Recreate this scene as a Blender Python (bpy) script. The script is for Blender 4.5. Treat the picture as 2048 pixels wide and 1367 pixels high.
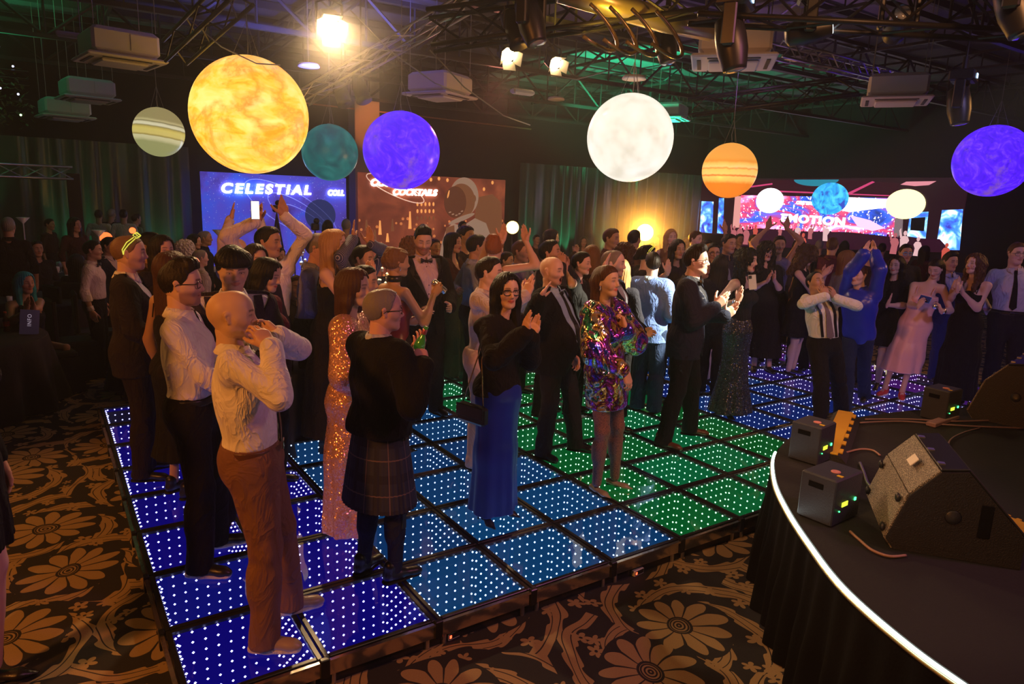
import bpy, math, random
import numpy as np
from mathutils import Vector, Matrix
random.seed(7); RNG=np.random.default_rng(7)
for o in list(bpy.data.objects): bpy.data.objects.remove(o)
SC=bpy.context.scene; COL=SC.collection
PI=math.pi
# ------------------------------------------------------------ camera (metres, z up, ground at 0)
RV=np.array([[0.83238551,-0.55304938,0.03564764],[-0.0815884,-0.18591146,-0.97917325],[0.54815846,0.81214119,-0.19987242]])
U=.605; TOP=.16
CAM=np.array([-0.57982998*U,-4.81757508*U,3.5804816*U+TOP]); FP=1399.71
cd=bpy.data.cameras.new('camera'); cam=bpy.data.objects.new('camera',cd); COL.objects.link(cam)
cd.sensor_width=36; cd.lens=36*FP/2048; cd.clip_start=.05; cd.clip_end=200
m=Matrix.Identity(4)
for i in range(3):
    m[i][0]=RV[0][i]; m[i][1]=-RV[1][i]; m[i][2]=-RV[2][i]; m[i][3]=CAM[i]
cam.matrix_world=m; SC.camera=cam
SC.view_settings.view_transform='Standard'; SC.view_settings.look='None'; SC.view_settings.gamma=1
SC.view_settings.use_curve_mapping=False; SC.view_settings.exposure=0.0
SC.cycles.max_bounces=4; SC.cycles.diffuse_bounces=2; SC.cycles.glossy_bounces=3; SC.cycles.transparent_max_bounces=12
SC.cycles.transmission_bounces=3; SC.cycles.volume_bounces=0; SC.cycles.sample_clamp_indirect=3.0
SC.cycles.caustics_reflective=False; SC.cycles.caustics_refractive=False
SC.cycles.use_denoising=True; SC.cycles.use_adaptive_sampling=True; SC.cycles.adaptive_threshold=.03; SC.cycles.volume_step_rate=3
w=bpy.data.worlds.new('room_air'); SC.world=w; w.use_nodes=True
w.node_tree.nodes['Background'].inputs[0].default_value=(.55,.38,.36,1)
w.node_tree.nodes['Background'].inputs[1].default_value=.004
def ray(x,y): return RV.T@np.array([(x-1024)/FP,(y-683.5)/FP,1])
def onz(x,y,z): d=ray(x,y); return CAM+d*(z-CAM[2])/d[2]
def onx(x,y,X): d=ray(x,y); return CAM+d*(X-CAM[0])/d[0]
def ony(x,y,Y): d=ray(x,y); return CAM+d*(Y-CAM[1])/d[1]
def atd(x,y,D): return CAM+ray(x,y)*D
def depth(P): return float(RV[2]@(np.array(P)-CAM))
def lamp(name,kind,loc,energy,col,size=.3,target=None,angle=60,blend=.4):
    l=bpy.data.lights.new(name,kind); l.energy=energy; l.color=col
    if kind=='SPOT': l.spot_size=math.radians(angle); l.spot_blend=blend; l.shadow_soft_size=size
    elif kind=='AREA': l.size=size
    else: l.shadow_soft_size=size
    o=bpy.data.objects.new(name,l); COL.objects.link(o); o.location=loc
    if target is not None: o.rotation_euler=(Vector(target)-Vector(loc)).to_track_quat('-Z','Y').to_euler()
    return o
# stage lighting of the room: warm wash from the left, magenta wash from the stage side, follow spot, crowd washes
lamp('warm_wash_left','SPOT',(-4.6,-1.6,4.3),950,(1,.31,.05),.25,(.9,.9,1.1),58)
lamp('magenta_wash_stage','SPOT',(5.0,-3.6,4.4),230,(1,.26,.60),.25,(1.2,1.4,1.2),70)
lamp('warm_wash_centre','SPOT',(3.6,-2.4,4.6),300,(1,.42,.16),.2,(4.6,2.6,1.4),75)
lamp('follow_spot','SPOT',(7.6,-2.4,4.9),11000,(1,.92,.70),.05,(4.6,1.9,1.34),10.5,.2)
lamp('amber_wash_right','SPOT',(12.5,-1.5,4.5),320,(1,.45,.12),.25,(8.4,2.5,1.1),60)
lamp('violet_wash_right','SPOT',(6.5,-3.0,4.6),240,(.55,.42,1),.25,(8.2,2.0,1.1),60)
lamp('red_wash_back','SPOT',(7.5,9.5,4.5),260,(1,.28,.2),.3,(5.0,5.5,1.4),90)
lamp('amber_wash_carpet','SPOT',(-3.2,5.0,4.6),300,(1,.40,.08),.2,(-.9,.6,0),70)
lamp('carpet_wash_front','SPOT',(2.2,-3.6,4.2),60,(1,.62,.32),.2,(1.8,-.6,0),75)
lamp('stage_wash','SPOT',(.2,-1.2,4.3),190,(1,.62,.36),.1,(3.2,-1.2,.9),34)
for i,(x,c,e) in enumerate([(13.2,(.05,1,.45),60),(14.8,(.05,1,.4),90),(16.6,(.05,1,.4),90),(18.6,(.05,1,.4),70),(20.4,(.05,1,.4),60),(2.2,(.05,1,.4),40),(.3,(.05,1,.4),50),(-1.8,(.05,1,.4),50),(-4.6,(.05,1,.4),50)]):
    lamp('green_uplight','SPOT',(x,16.15,.1),e,c,.03,(x+.1,16.75,3.0),50,.6)
lamp('green_ceiling_light','SPOT',(12,10.5,3.4),1100,(.03,1,.42),.15,(13.5,11.5,5.6),120)
lamp('green_ceiling_light','SPOT',(-1.6,12.5,3.4),750,(.03,1,.35),.15,(-1.8,12.6,5.6),120)
lamp('blue_ceiling_light','SPOT',(3.6,7.4,3.6),1300,(.14,.16,1),.15,(3.6,8.6,5.6),92)
lamp('yellow_ceiling_light','SPOT',(5.6,4.8,4.3),150,(1,.6,.05),.1,(5.7,5.0,5.6),110)
lamp('violet_ceiling_light','SPOT',(9.5,5.4,3.9),120,(.45,.2,1),.15,(10,6,5.6),120)
# ------------------------------------------------------------ materials
def S(n,k,v):
    if k in n.inputs: n.inputs[k].default_value=v
MATS={}
def lin(c): return tuple((x/12.92 if x<=.04045 else ((x+.055)/1.055)**2.4) for x in c)
def mat(name,col=(.5,.5,.5),rough=.6,metal=0.,emit=None,es=1.,bump=0.,bs=80.,spec=.5,var=.0,sheen=0.,sample=True,attr=None,coat=0.,alpha=None):
    if name in MATS: return MATS[name]
    M=bpy.data.materials.new(name); M.use_nodes=True; nt=M.node_tree; b=nt.nodes['Principled BSDF']
    S(b,'Base Color',(*col,1)); S(b,'Roughness',rough); S(b,'Metallic',metal); S(b,'Specular IOR Level',spec)
    if sheen: S(b,'Sheen Weight',sheen)
    if coat: S(b,'Coat Weight',coat); S(b,'Coat Roughness',.08)
    if emit is not None: S(b,'Emission Color',(*emit,1)); S(b,'Emission Strength',es)
    if attr:
        a=nt.nodes.new('ShaderNodeAttribute'); a.attribute_name=attr; nt.links.new(a.outputs['Color'],b.inputs['Base Color'])
    tc=nt.nodes.new('ShaderNodeTexCoord')
    if var:
        n=nt.nodes.new('ShaderNodeTexNoise'); S(n,'Scale',6.); S(n,'Detail',4.); nt.links.new(tc.outputs['Object'],n.inputs['Vector'])
        mx=nt.nodes.new('ShaderNodeMix'); mx.data_type='RGBA'; mx.inputs[6].default_value=(*[c*(1-var) for c in col],1); mx.inputs[7].default_value=(*[min(1,c*(1+var)) for c in col],1)
        nt.links.new(n.outputs[0],mx.inputs[0]); nt.links.new(mx.outputs[2],b.inputs['Base Color'])
    if bump:
        n=nt.nodes.new('ShaderNodeTexNoise'); S(n,'Scale',bs); S(n,'Detail',2.); nt.links.new(tc.outputs['Object'],n.inputs['Vector'])
        bp=nt.nodes.new('ShaderNodeBump'); S(bp,'Strength',bump); S(bp,'Distance',.01); nt.links.new(n.outputs[0],bp.inputs['Height']); nt.links.new(bp.outputs[0],b.inputs['Normal'])
    if not sample: M.cycles.emission_sampling='NONE'
    MATS[name]=M; return M
def emis(name,col,s,sample=True):
    if name in MATS: return MATS[name]
    M=bpy.data.materials.new(name); M.use_nodes=True; nt=M.node_tree; nt.nodes.clear()
    e=nt.nodes.new('ShaderNodeEmission'); o=nt.nodes.new('ShaderNodeOutputMaterial'); e.inputs[0].default_value=(*col,1); e.inputs[1].default_value=s
    nt.links.new(e.outputs[0],o.inputs[0])
    if not sample: M.cycles.emission_sampling='NONE'
    MATS[name]=M; return M
class G:
    """tiny node graph helper"""
    def __init__(s,name):
        s.M=bpy.data.materials.new(name); s.M.use_nodes=True; s.nt=s.M.node_tree; s.b=s.nt.nodes['Principled BSDF']; MATS[name]=s.M
        s.tc=s.nt.nodes.new('ShaderNodeTexCoord')
    def n(s,t,ins={},**kw):
        x=s.nt.nodes.new('ShaderNode'+t)
        for k,v in kw.items(): setattr(x,k,v)
        for k,v in ins.items():
            sock=x.inputs[k]
            if isinstance(v,bpy.types.NodeSocket): s.nt.links.new(v,sock)
            else: sock.default_value=v
        return x
    def l(s,a,b): s.nt.links.new(a,b)
    def ramp(s,fac,stops,interp='LINEAR'):
        r=s.nt.nodes.new('ShaderNodeValToRGB'); r.color_ramp.interpolation=interp
        e=r.color_ramp.elements
        while len(e)<len(stops): e.new(.5)
        for q,(p,c) in zip(e,stops): q.position=p; q.color=(*c,1)
        s.l(fac,r.inputs[0]); return r.outputs[0]
    def math(s,op,a,b=0.,c=0.):
        x=s.nt.nodes.new('ShaderNodeMath'); x.operation=op
        for i,v in enumerate((a,b,c)):
            if isinstance(v,bpy.types.NodeSocket): s.l(v,x.inputs[i])
            else: x.inputs[i].default_value=v
        return x.outputs[0]
    def mix(s,f,a,b,mode='MIX'):
        x=s.nt.nodes.new('ShaderNodeMix'); x.data_type='RGBA'; x.blend_type=mode
        for i,v in ((0,f),(6,a),(7,b)):
            if isinstance(v,bpy.types.NodeSocket): s.l(v,x.inputs[i])
            else: x.inputs[i].default_value=v if i==0 else (*v,1)
        return x.outputs[2]
# ------------------------------------------------------------ mesh helpers
def new_obj(name,data,parent=None):
    o=bpy.data.objects.new(name,data); COL.objects.link(o)
    if parent is not None: o.parent=parent
    return o
def mesh(name,V,Fc,smooth=False):
    me=bpy.data.meshes.new(name); me.from_pydata([tuple(v) for v in V] if not isinstance(V,np.ndarray) else V.tolist(),[],Fc if isinstance(Fc,list) else Fc.tolist())
    if smooth: me.polygons.foreach_set('use_smooth',[True]*len(me.polygons))
    return me
def tag(o,label=None,cat=None,group=None,kind=None):
    if label: o['label']=label
    if cat: o['category']=cat
    if group: o['group']=group
    if kind: o['kind']=kind
    return o
def empty(name,loc,label=None,cat=None,group=None,rz=0):
    o=new_obj(name,None); o.location=loc; o.rotation_euler=(0,0,rz); o.empty_display_size=.1; tag(o,label,cat,group); return o
class MB:
    def __init__(s): s.V=[]; s.F=[]; s.n=0
    def add(s,V,Fc):
        V=np.asarray(V,float); s.V.append(V); s.F+= [tuple(i+s.n for i in f) for f in Fc]; s.n+=len(V); return s
    def box(s,c,d,R=None,bev=0):
        c=np.array(c,float); h=np.array(d,float)/2
        if bev:
            b=min(bev,*(h*.9)); V=[]
            for zz in (-1,1):
                for lv in (0,1):
                    k=b*(1-lv) if zz<0 else b*lv
                    z=zz*h[2] if (zz<0 and lv==0) or (zz>0 and lv==1) else zz*(h[2]-b)
                    hx,hy=h[0]-(k),h[1]-(k)
                    q=b*.7
                    V+=[(-hx+q,-hy,z),(hx-q,-hy,z),(hx,-hy+q,z),(hx,hy-q,z),(hx-q,hy,z),(-hx+q,hy,z),(-hx,hy-q,z),(-hx,-hy+q,z)]
            V=np.array(V); Fc=[tuple(reversed(range(8))),tuple(range(24,32))]
            for l in range(3):
                for i in range(8): j=(i+1)%8; Fc.append((l*8+i,l*8+j,l*8+8+j,l*8+8+i))
        else:
            V=np.array([(x,y,z) for z in (-h[2],h[2]) for y in (-h[1],h[1]) for x in (-h[0],h[0])]); Fc=[(0,2,3,1),(4,5,7,6),(0,1,5,4),(2,6,7,3),(0,4,6,2),(1,3,7,5)]
        if R is not None: V=V@np.array(R).T
        return s.add(V+c,Fc)
    def tube(s,P,r,n=8,cap=True,sq=False):
        P=[np.array(p,float) for p in P]; r=[r]*len(P) if np.isscalar(r) else r
        rings=[]; up=None
        for i,p in enumerate(P):
            t=P[min(i+1,len(P)-1)]-P[max(i-1,0)]; t=t/(np.linalg.norm(t)+1e-9)
            if up is None: up=np.array([0,0,1.]) if abs(t[2])<.9 else np.array([1.,0,0])
            x=np.cross(up,t); x/=np.linalg.norm(x)+1e-9; y=np.cross(t,x); up=y
            a=np.arange(n)*2*PI/n+(PI/n if sq else 0)
            rings.append(p+r[i]*(np.cos(a)[:,None]*x+np.sin(a)[:,None]*y))
        V=np.concatenate(rings); Fc=[]
        for i in range(len(P)-1):
            for k in range(n): j=(k+1)%n; Fc.append((i*n+k,i*n+j,(i+1)*n+j,(i+1)*n+k))
        if cap: Fc+=[tuple(reversed(range(n))),tuple(range((len(P)-1)*n,len(P)*n))]
        return s.add(V,Fc)
    def lathe(s,prof,c=(0,0,0),n=24,R=None):
        V=[];a=np.arange(n)*2*PI/n
        for r,z in prof: V.append(np.stack([r*np.cos(a),r*np.sin(a),np.full(n,z)],1))
        V=np.concatenate(V); Fc=[]
        for i in range(len(prof)-1):
            for k in range(n): j=(k+1)%n; Fc.append((i*n+k,i*n+j,(i+1)*n+j,(i+1)*n+k))
        Fc+=[tuple(reversed(range(n))),tuple(range((len(prof)-1)*n,len(prof)*n))]
        if R is not None: V=V@np.array(R).T
        return s.add(V+np.array(c,float),Fc)
    def sphere(s,c,r,n=24,m=12):
        r=np.array([r]*3 if np.isscalar(r) else r,float)
        V=[(0,0,-1)]+[(math.cos(t)*math.cos(a),math.cos(t)*math.sin(a),math.sin(t)) for t in [-PI/2+PI*i/m for i in range(1,m)] for a in [2*PI*k/n for k in range(n)]]+[(0,0,1)]
        Fc=[(0,1+(k+1)%n,1+k) for k in range(n)]
        for i in range(m-2):
            for k in range(n): j=(k+1)%n; Fc.append((1+i*n+k,1+i*n+j,1+(i+1)*n+j,1+(i+1)*n+k))
        L=len(V)-1; Fc+=[(L,1+(m-2)*n+k,1+(m-2)*n+(k+1)%n) for k in range(n)]
        return s.add(np.array(V)*r+np.array(c,float),Fc)
    def build(s,name,M,parent=None,smooth=False,loc=None):
        V=np.concatenate(s.V); me=mesh(name,V,s.F,smooth)
        if M is not None: me.materials.append(M)
        o=new_obj(name,me,parent)
        if loc is not None: o.location=loc
        return o
def rotz(a): c,s=math.cos(a),math.sin(a); return np.array([[c,-s,0],[s,c,0],[0,0,1]])
def basis(y,up=(0,0,1)):
    """matrix with columns x, y, z; y along the given direction"""
    y=np.array(y,float); y/=np.linalg.norm(y); up=np.array(up,float)
    if abs(y@up)>.98: up=np.array([1.,0,0])
    x=np.cross(y,up); x/=np.linalg.norm(x); z=np.cross(x,y); return np.stack([x,y,z],1)
def dup(o,parent=None,loc=None,rz=None):
    c=o.copy(); COL.objects.link(c); c.parent=parent
    for ch in [x for x in bpy.data.objects if x.parent==o]: dup(ch,c)
    if loc is not None: c.location=loc
    if rz is not None: c.rotation_euler=(0,0,rz)
    return c
BLACK=mat('black_cloth',(.005,.005,.005),.9,spec=.1,bump=.2,bs=60)
DARKM=mat('dark_metal',(.03,.03,.032),.45,.6)
STEEL=mat('brushed_aluminium',(.55,.55,.57),.32,.9)
BLKP=mat('black_plastic',(.018,.018,.02),.4)

_nt=w.node_tree; _v=_nt.nodes.new('ShaderNodeVolumeScatter'); _v.inputs['Density'].default_value=.0035; _v.inputs['Anisotropy'].default_value=.55; _nt.links.new(_v.outputs[0],_nt.nodes['World Output'].inputs['Volume'])
def haze_ball(c,r,dens,lab):
    M=bpy.data.materials.new('lamp_haze'); M.use_nodes=True; n=M.node_tree; n.nodes.clear(); o=n.nodes.new('ShaderNodeOutputMaterial'); v=n.nodes.new('ShaderNodeVolumeScatter'); tc=n.nodes.new('ShaderNodeTexCoord'); ln=n.nodes.new('ShaderNodeVectorMath'); ln.operation='LENGTH'
    n.links.new(tc.outputs['Object'],ln.inputs[0]); s1=n.nodes.new('ShaderNodeMath'); s1.operation='SUBTRACT'; s1.inputs[0].default_value=1.; n.links.new(ln.outputs['Value'],s1.inputs[1]); s1.use_clamp=True
    p=n.nodes.new('ShaderNodeMath'); p.operation='POWER'; p.inputs[1].default_value=1.6; n.links.new(s1.outputs[0],p.inputs[0]); mu=n.nodes.new('ShaderNodeMath'); mu.operation='MULTIPLY'; mu.inputs[1].default_value=dens; n.links.new(p.outputs[0],mu.inputs[0]); n.links.new(mu.outputs[0],v.inputs['Density'])
    v.inputs['Anisotropy'].default_value=.2; n.links.new(v.outputs[0],o.inputs['Volume'])
    b=MB().sphere((0,0,0),1.,20,12).build('lamp_haze',M); b.location=tuple(c); b.scale=(r,r,r); tag(b,lab,'haze',kind='stuff')
# ------------------------------------------------------------ room shell
X1,Y1,ZC=22.0,16.8,5.9
XL,YF=-9.0,-7.0
g=G('floral_carpet')
mp=g.n('Mapping',{'Vector':g.tc.outputs['Object'],'Scale':(1,1,1)})
def cell(scale,rnd=.7):
    wob=g.n('TexNoise',{'Vector':mp.outputs[0],'Scale':2.2,'Detail':1.}); off=g.n('VectorMath',{0:wob.outputs['Color'],1:(.5,.5,.5)},operation='SUBTRACT'); of2=g.n('VectorMath',{0:off.outputs[0]},operation='SCALE'); of2.inputs['Scale'].default_value=.16
    cv=g.n('VectorMath',{0:mp.outputs[0],1:of2.outputs[0]},operation='ADD')
    v=g.n('TexVoronoi',{'Vector':cv.outputs[0],'Scale':scale,'Randomness':rnd}); v.voronoi_dimensions='2D'
    rel=g.n('VectorMath',{0:cv.outputs[0],1:v.outputs['Position']},operation='SUBTRACT'); sp=g.n('SeparateXYZ',{0:rel.outputs[0]})
    return g.math('ARCTAN2',sp.outputs[1],sp.outputs[0]),g.n('VectorMath',{0:rel.outputs[0]},operation='LENGTH').outputs['Value'],v
def band(x,c,w): return g.math('LESS_THAN',g.math('ABSOLUTE',g.math('SUBTRACT',x,c)),w)
M_=lambda a,b: g.math('MULTIPLY',a,b)
ang,rad,v=cell(1.25,.6)
pet=g.math('ABSOLUTE',g.math('SINE',M_(ang,5.5)))
R0=g.math('ADD',.17,M_(pet,.10)); inside=g.math('LESS_THAN',rad,R0); gap=g.math('GREATER_THAN',pet,.22); core=g.math('GREATER_THAN',rad,.075)
flower=M_(M_(inside,gap),core)
chk=M_(g.math('LESS_THAN',rad,.06),g.math('GREATER_THAN',g.math('SINE',M_(rad,330.)),.0))
# curling leaf scrolls round each flower: logarithmic spiral bands with scalloped rims
spir=g.math('SINE',g.math('ADD',M_(ang,4.),M_(rad,26.))); outer=g.math('GREATER_THAN',rad,.29); scal=g.math('SINE',g.math('ADD',M_(ang,26.),M_(rad,60.)))
scroll=M_(outer,g.math('GREATER_THAN',g.math('ADD',spir,M_(scal,.28)),.25)); vein=g.math('LESS_THAN',g.math('ABSOLUTE',g.math('SUBTRACT',spir,.80)),.05); scroll=M_(scroll,g.math('SUBTRACT',1.,vein))
ang2,rad2,v2=cell(4.6,1.); small=M_(g.math('LESS_THAN',rad2,g.math('ADD',.022,M_(g.math('ABSOLUTE',g.math('SINE',M_(ang2,2.5))),.03))),g.math('GREATER_THAN',rad2,.010))
f=g.math('MAXIMUM',flower,g.math('MAXIMUM',chk,g.math('MAXIMUM',scroll,M_(small,outer))))
nz=g.n('TexNoise',{'Vector':g.tc.outputs['Object'],'Scale':160.,'Detail':2.})
c=g.mix(f,(.022,.024,.032),(.36,.25,.13)); c=g.mix(g.math('MULTIPLY',nz.outputs[0],.35),c,(.07,.055,.045))
g.l(c,g.b.inputs['Base Color']); S(g.b,'Roughness',.95); S(g.b,'Specular IOR Level',.1)
bp=g.n('Bump',{'Height':g.math('ADD',f,g.math('MULTIPLY',nz.outputs[0],.6)),'Strength':.3,'Distance':.006}); g.l(bp.outputs[0],g.b.inputs['Normal'])
CARPET=g.M
W_,D_=16*U,8*U
mb=MB()
for (xa,xb,ya,yb) in [(XL,.04,YF,Y1),(W_-.04,X1,YF,Y1),(.04,W_-.04,YF,.04),(.04,W_-.04,D_-.04,Y1)]:
    mb.add([(xa,ya,0),(xb,ya,0),(xb,yb,0),(xa,yb,0)],[(0,1,2,3)])
tag(mb.build('floor',CARPET),'dark ballroom carpet with large tan flowers and scrolls','floor',kind='structure')
WALLM=mat('dark_wall_paint',(.016,.014,.016),.9,bump=.15,bs=30)
DECK=mat('roof_deck',(.17,.17,.18),.8,bump=.2,bs=20,var=.15)
def wall(name,a,b,c,d,M):
    mb=MB().add([a,b,c,d],[(0,1,2,3)]); return tag(mb.build(name,M),kind='structure')
wall('wall_back',(XL,Y1,0),(X1,Y1,0),(X1,Y1,ZC),(XL,Y1,ZC),WALLM)
wall('wall_right',(X1,Y1,0),(X1,YF,0),(X1,YF,ZC),(X1,Y1,ZC),WALLM)
wall('wall_left',(XL,YF,0),(XL,Y1,0),(XL,Y1,ZC),(XL,YF,ZC),WALLM)
wall('wall_front',(X1,YF,0),(XL,YF,0),(XL,YF,ZC),(X1,YF,ZC),WALLM)
wall('ceiling',(XL,YF,ZC),(XL,Y1,ZC),(X1,Y1,ZC),(X1,YF,ZC),DECK)
# dark rim box under the dance floor opening, so the mirror shafts do not open on nothing
# ------------------------------------------------------------ mirror dance floor
dance=empty('dance_floor',(0,0,0),'raised dance floor of square infinity mirror panels lit blue, green and violet','dance floor')
def objcol(name,strength,whiten,sample):
    M=bpy.data.materials.new(name); M.use_nodes=True; nt=M.node_tree; nt.nodes.clear()
    oi=nt.nodes.new('ShaderNodeObjectInfo'); mx=nt.nodes.new('ShaderNodeMix'); mx.data_type='RGBA'; mx.inputs[0].default_value=whiten; mx.inputs[7].default_value=(1,1,1,1)
    e=nt.nodes.new('ShaderNodeEmission'); e.inputs[1].default_value=strength; o=nt.nodes.new('ShaderNodeOutputMaterial')
    nt.links.new(oi.outputs['Color'],mx.inputs[6]); nt.links.new(mx.outputs[2],e.inputs[0]); nt.links.new(e.outputs[0],o.inputs[0])
    if not sample: M.cycles.emission_sampling='NONE'
    MATS[name]=M; return M
LED=objcol('led_dot_light',6.,.42,False); GLOW=objcol('glow_floor_light',.72,0.,True); SHAFT=objcol('mirror_shaft_glow',.16,0.,False)  # shaft walls and an added floor emit in place of LED light
GL=bpy.data.materials.new('dance_floor_glass'); GL.use_nodes=True; nt=GL.node_tree; nt.nodes.clear()
tr=nt.nodes.new('ShaderNodeBsdfTransparent'); tr.inputs[0].default_value=(.93,.95,.97,1); gs=nt.nodes.new('ShaderNodeBsdfGlossy'); gs.inputs['Roughness'].default_value=.02
fr=nt.nodes.new('ShaderNodeFresnel'); fr.inputs[0].default_value=1.6; mx=nt.nodes.new('ShaderNodeMixShader'); oo=nt.nodes.new('ShaderNodeOutputMaterial')
nt.links.new(fr.outputs[0],mx.inputs[0]); nt.links.new(tr.outputs[0],mx.inputs[1]); nt.links.new(gs.outputs[0],mx.inputs[2]); nt.links.new(mx.outputs[0],oo.inputs[0])
FRAME=mat('panel_frame_black',(.02,.02,.022),.28,.4)
T=U-.008; a=T/2; b=a-.026; NR=7; DZ=.058; NL=9
fm=MB()
for sx,sy in ((1,0),(-1,0),(0,1),(0,-1)):
    if sx: fm.box((sx*(a+b)/2,0,-.012),(a-b,2*a,.024),bev=.003)
    else: fm.box((0,sy*(a+b)/2,-.012),(2*b,a-b,.024),bev=.003)
frame_me=mesh('panel',np.concatenate(fm.V),fm.F); frame_me.materials.append(FRAME)
gm=MB().add([(-b,-b,-.004),(b,-b,-.004),(b,b,-.004),(-b,b,-.004)],[(0,1,2,3)]); glass_me=mesh('glass',np.concatenate(gm.V),gm.F); glass_me.materials.append(GL)
lm=MB(); rr=.0075
oct_=np.array([(1,0,0),(0,1,0),(-1,0,0),(0,-1,0),(0,0,1),(0,0,-1)])*rr
of=[(0,1,4),(1,2,4),(2,3,4),(3,0,4),(1,0,5),(2,1,5),(3,2,5),(0,3,5)]
for k in range(NR):  # rings below the first stand for mirror reflections of the LEDs
    z=-.022-k*DZ
    for i in range(NL):
        t=-b+.03+(2*b-.06)*i/(NL-1); q=b-.012
        for p in ((t,-q,z),(t,q,z),(-q,t,z),(q,t,z)): lm.add(oct_+np.array(p),of)
led_me=mesh('leds_and_reflections',np.concatenate(lm.V),lm.F); led_me.materials.append(LED)
zb=-.03-NR*DZ
sm=MB().add([(-b,-b,-.02),(b,-b,-.02),(b,b,-.02),(-b,b,-.02),(-b,-b,zb),(b,-b,zb),(b,b,zb),(-b,b,zb)],[(0,4,5,1),(1,5,6,2),(2,6,7,3),(3,7,4,0)])
shaft_me=mesh('mirror_box',np.concatenate(sm.V),sm.F); shaft_me.materials.append(SHAFT)
bm_=MB().add([(-b,-b,zb),(b,-b,zb),(b,b,zb),(-b,b,zb)],[(0,1,2,3)])
glow_me=mesh('glow_floor',np.concatenate(bm_.V),bm_.F); glow_me.materials.append(GLOW)
def tile_colour(i,j):
    r=random.random()
    if i<=1: c=(.02,.01+.03*r*(i==0 and r>.6),1.0)
    elif i<=4: c=(.015,.20+.12*r,.78+.2*r)
    elif i<=8: c=(.0,.62+.2*r,.10+.16*r)
    elif i<=11: c=(.02,.10+.1*r,.95)
    elif i<=13: c=(.12+.1*r,.06+.08*r,1.)
    else: c=(.35+.1*r,.05,1.)
    return (*c,1)
for i in range(16):
    for j in range(8):
        if i==0 and j==0: pass
        p=new_obj('panel',frame_me,dance); p.location=((i+.5)*U,(j+.5)*U,TOP)
        c_=tile_colour(i,j)
        for nm,me in (('mirror_box',shaft_me),('leds_and_reflections',led_me),('glow_floor',glow_me),('glass',glass_me)):
            q=new_obj(nm,me,p); q.color=c_
            if nm=='glow_floor': k=.8+.5*random.random(); q.color=(c_[0]*k,c_[1]*k,c_[2]*k,1)
# rim rail, corner posts and legs round the floor
RAIL=mat('scuffed_mirror_rim',(.55,.50,.45),.16,.95,bump=.12,bs=14)
for (p0,p1) in (((0,0),(W_,0)),((0,0),(0,D_)),((0,D_),(W_,D_)),((W_,0),(W_,D_))):
    p0=np.array(p0);p1=np.array(p1);L=np.linalg.norm(p1-p0);d=(p1-p0)/L;nrm=np.array([d[1],-d[0]])
    if p0[0]==0 and p1[0]==0 : nrm=np.array([-1,0])
    if p0[1]>0: nrm=np.array([0,1])
    if p0[0]>0 and p1[0]>0: nrm=np.array([1,0])
    n=int(round(L/U)); R=rotz(math.atan2(d[1],d[0]))
    for k in range(n):
        c=p0+d*(k+.5)*U+nrm*.008
        MB().box((*c,TOP-.052),(U-.03,.014,.08),R,bev=.003).box((*(c+nrm*.006),TOP-.012),(U-.03,.02,.012),R).build('rim_panel',RAIL,dance)
    for k in range(n+1):
        c=p0+d*k*U+nrm*.012
        MB().box((*c,TOP-.045),(.045,.028,.1),R,bev=.004).build('rim_bracket',FRAME,dance)
        for s_ in (-1,1):
            if 0<=k*U+s_*.05<=L: MB().tube([(*(c-nrm*.03+d*s_*.05),.0),(*(c-nrm*.03+d*s_*.05),TOP-.08)],.014,8).build('leg',STEEL,dance)
for (c_,d_) in (((W_/2,.03),(W_,.02)),((W_/2,D_-.03),(W_,.02)),((.03,D_/2),(.02,D_-.08)),((W_-.03,D_/2),(.02,D_-.08))):
    MB().box((*c_,TOP/2-.03),(*d_,TOP-.03)).build('glow_blocker',BLKP,dance)  # added dark strips stop the panel glow leaking below the rim
# little controllers on the carpet by the rim
CTRL=mat('controller_white',(.6,.56,.5),.5); REDE=emis('red_digits',(1,.06,.02),6,False)
for (px,py,lab) in ((905,1262,'small white controller box with red digits on carpet by blue panels'),(1273,1138,'small controller with a red light on carpet below green panel corner')):
    P=onz(px,py,.03); t=empty('controller_box',(P[0],P[1],0),lab,'controller',rz=.1)
    MB().box((0,0,.02),(.09,.05,.04),bev=.004).build('housing',CTRL,t)
    MB().box((0,-.026,.024),(.075,.003,.026)).build('display',BLKP,t)
    m2=MB()
    for k in range(3): m2.box((-.03,-.0285,.018+k*.006),(.012,.002,.004))
    m2.build('digits',REDE,t)
# ------------------------------------------------------------ stage
arc=[(1.95,-3.4),(2.03,-2.7),(2.17,-2.1),(2.25,-1.81),(2.41,-1.46),(2.65,-1.13),(2.9,-.83),(3.18,-.55),(3.55,-.28),(3.95,-.11),(4.32,-.05),(4.73,-.06),(5.31,-.14),(5.86,-.3),(6.7,-.65),(7.8,-1.3),(8.8,-2.2),(9.6,-3.4)]
def spline(P,n):
    P=np.array(P,float); out=[]
    for i in range(len(P)-1):
        p0=P[max(i-1,0)];p1=P[i];p2=P[i+1];p3=P[min(i+2,len(P)-1)]
        for k in range(n):
            t=k/n; out.append(.5*((2*p1)+(-p0+p2)*t+(2*p0-5*p1+4*p2-p3)*t*t+(-p0+3*p1-3*p2+p3)*t**3))
    out.append(P[-1]); return np.array(out)
A=spline(arc,8); HS=.75; n=len(A)
stage=empty('stage',(4.5,-2.0,0),'curved black stage with a glowing white edge strip and draped skirt','stage')
off=np.array([4.5,-2.0,0])
V=[(*p,HS) for p in A]+[(*p,HS-.06) for p in A]; Fc=[tuple(reversed(range(n)))]+[(i,i+1,n+i+1,n+i) for i in range(n-1)]
MB().add(np.array(V)-off,[tuple(reversed(f)) for f in Fc]).build('deck',mat('stage_deck_black',(.006,.006,.006),.8,bump=.3,bs=40),stage)
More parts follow.
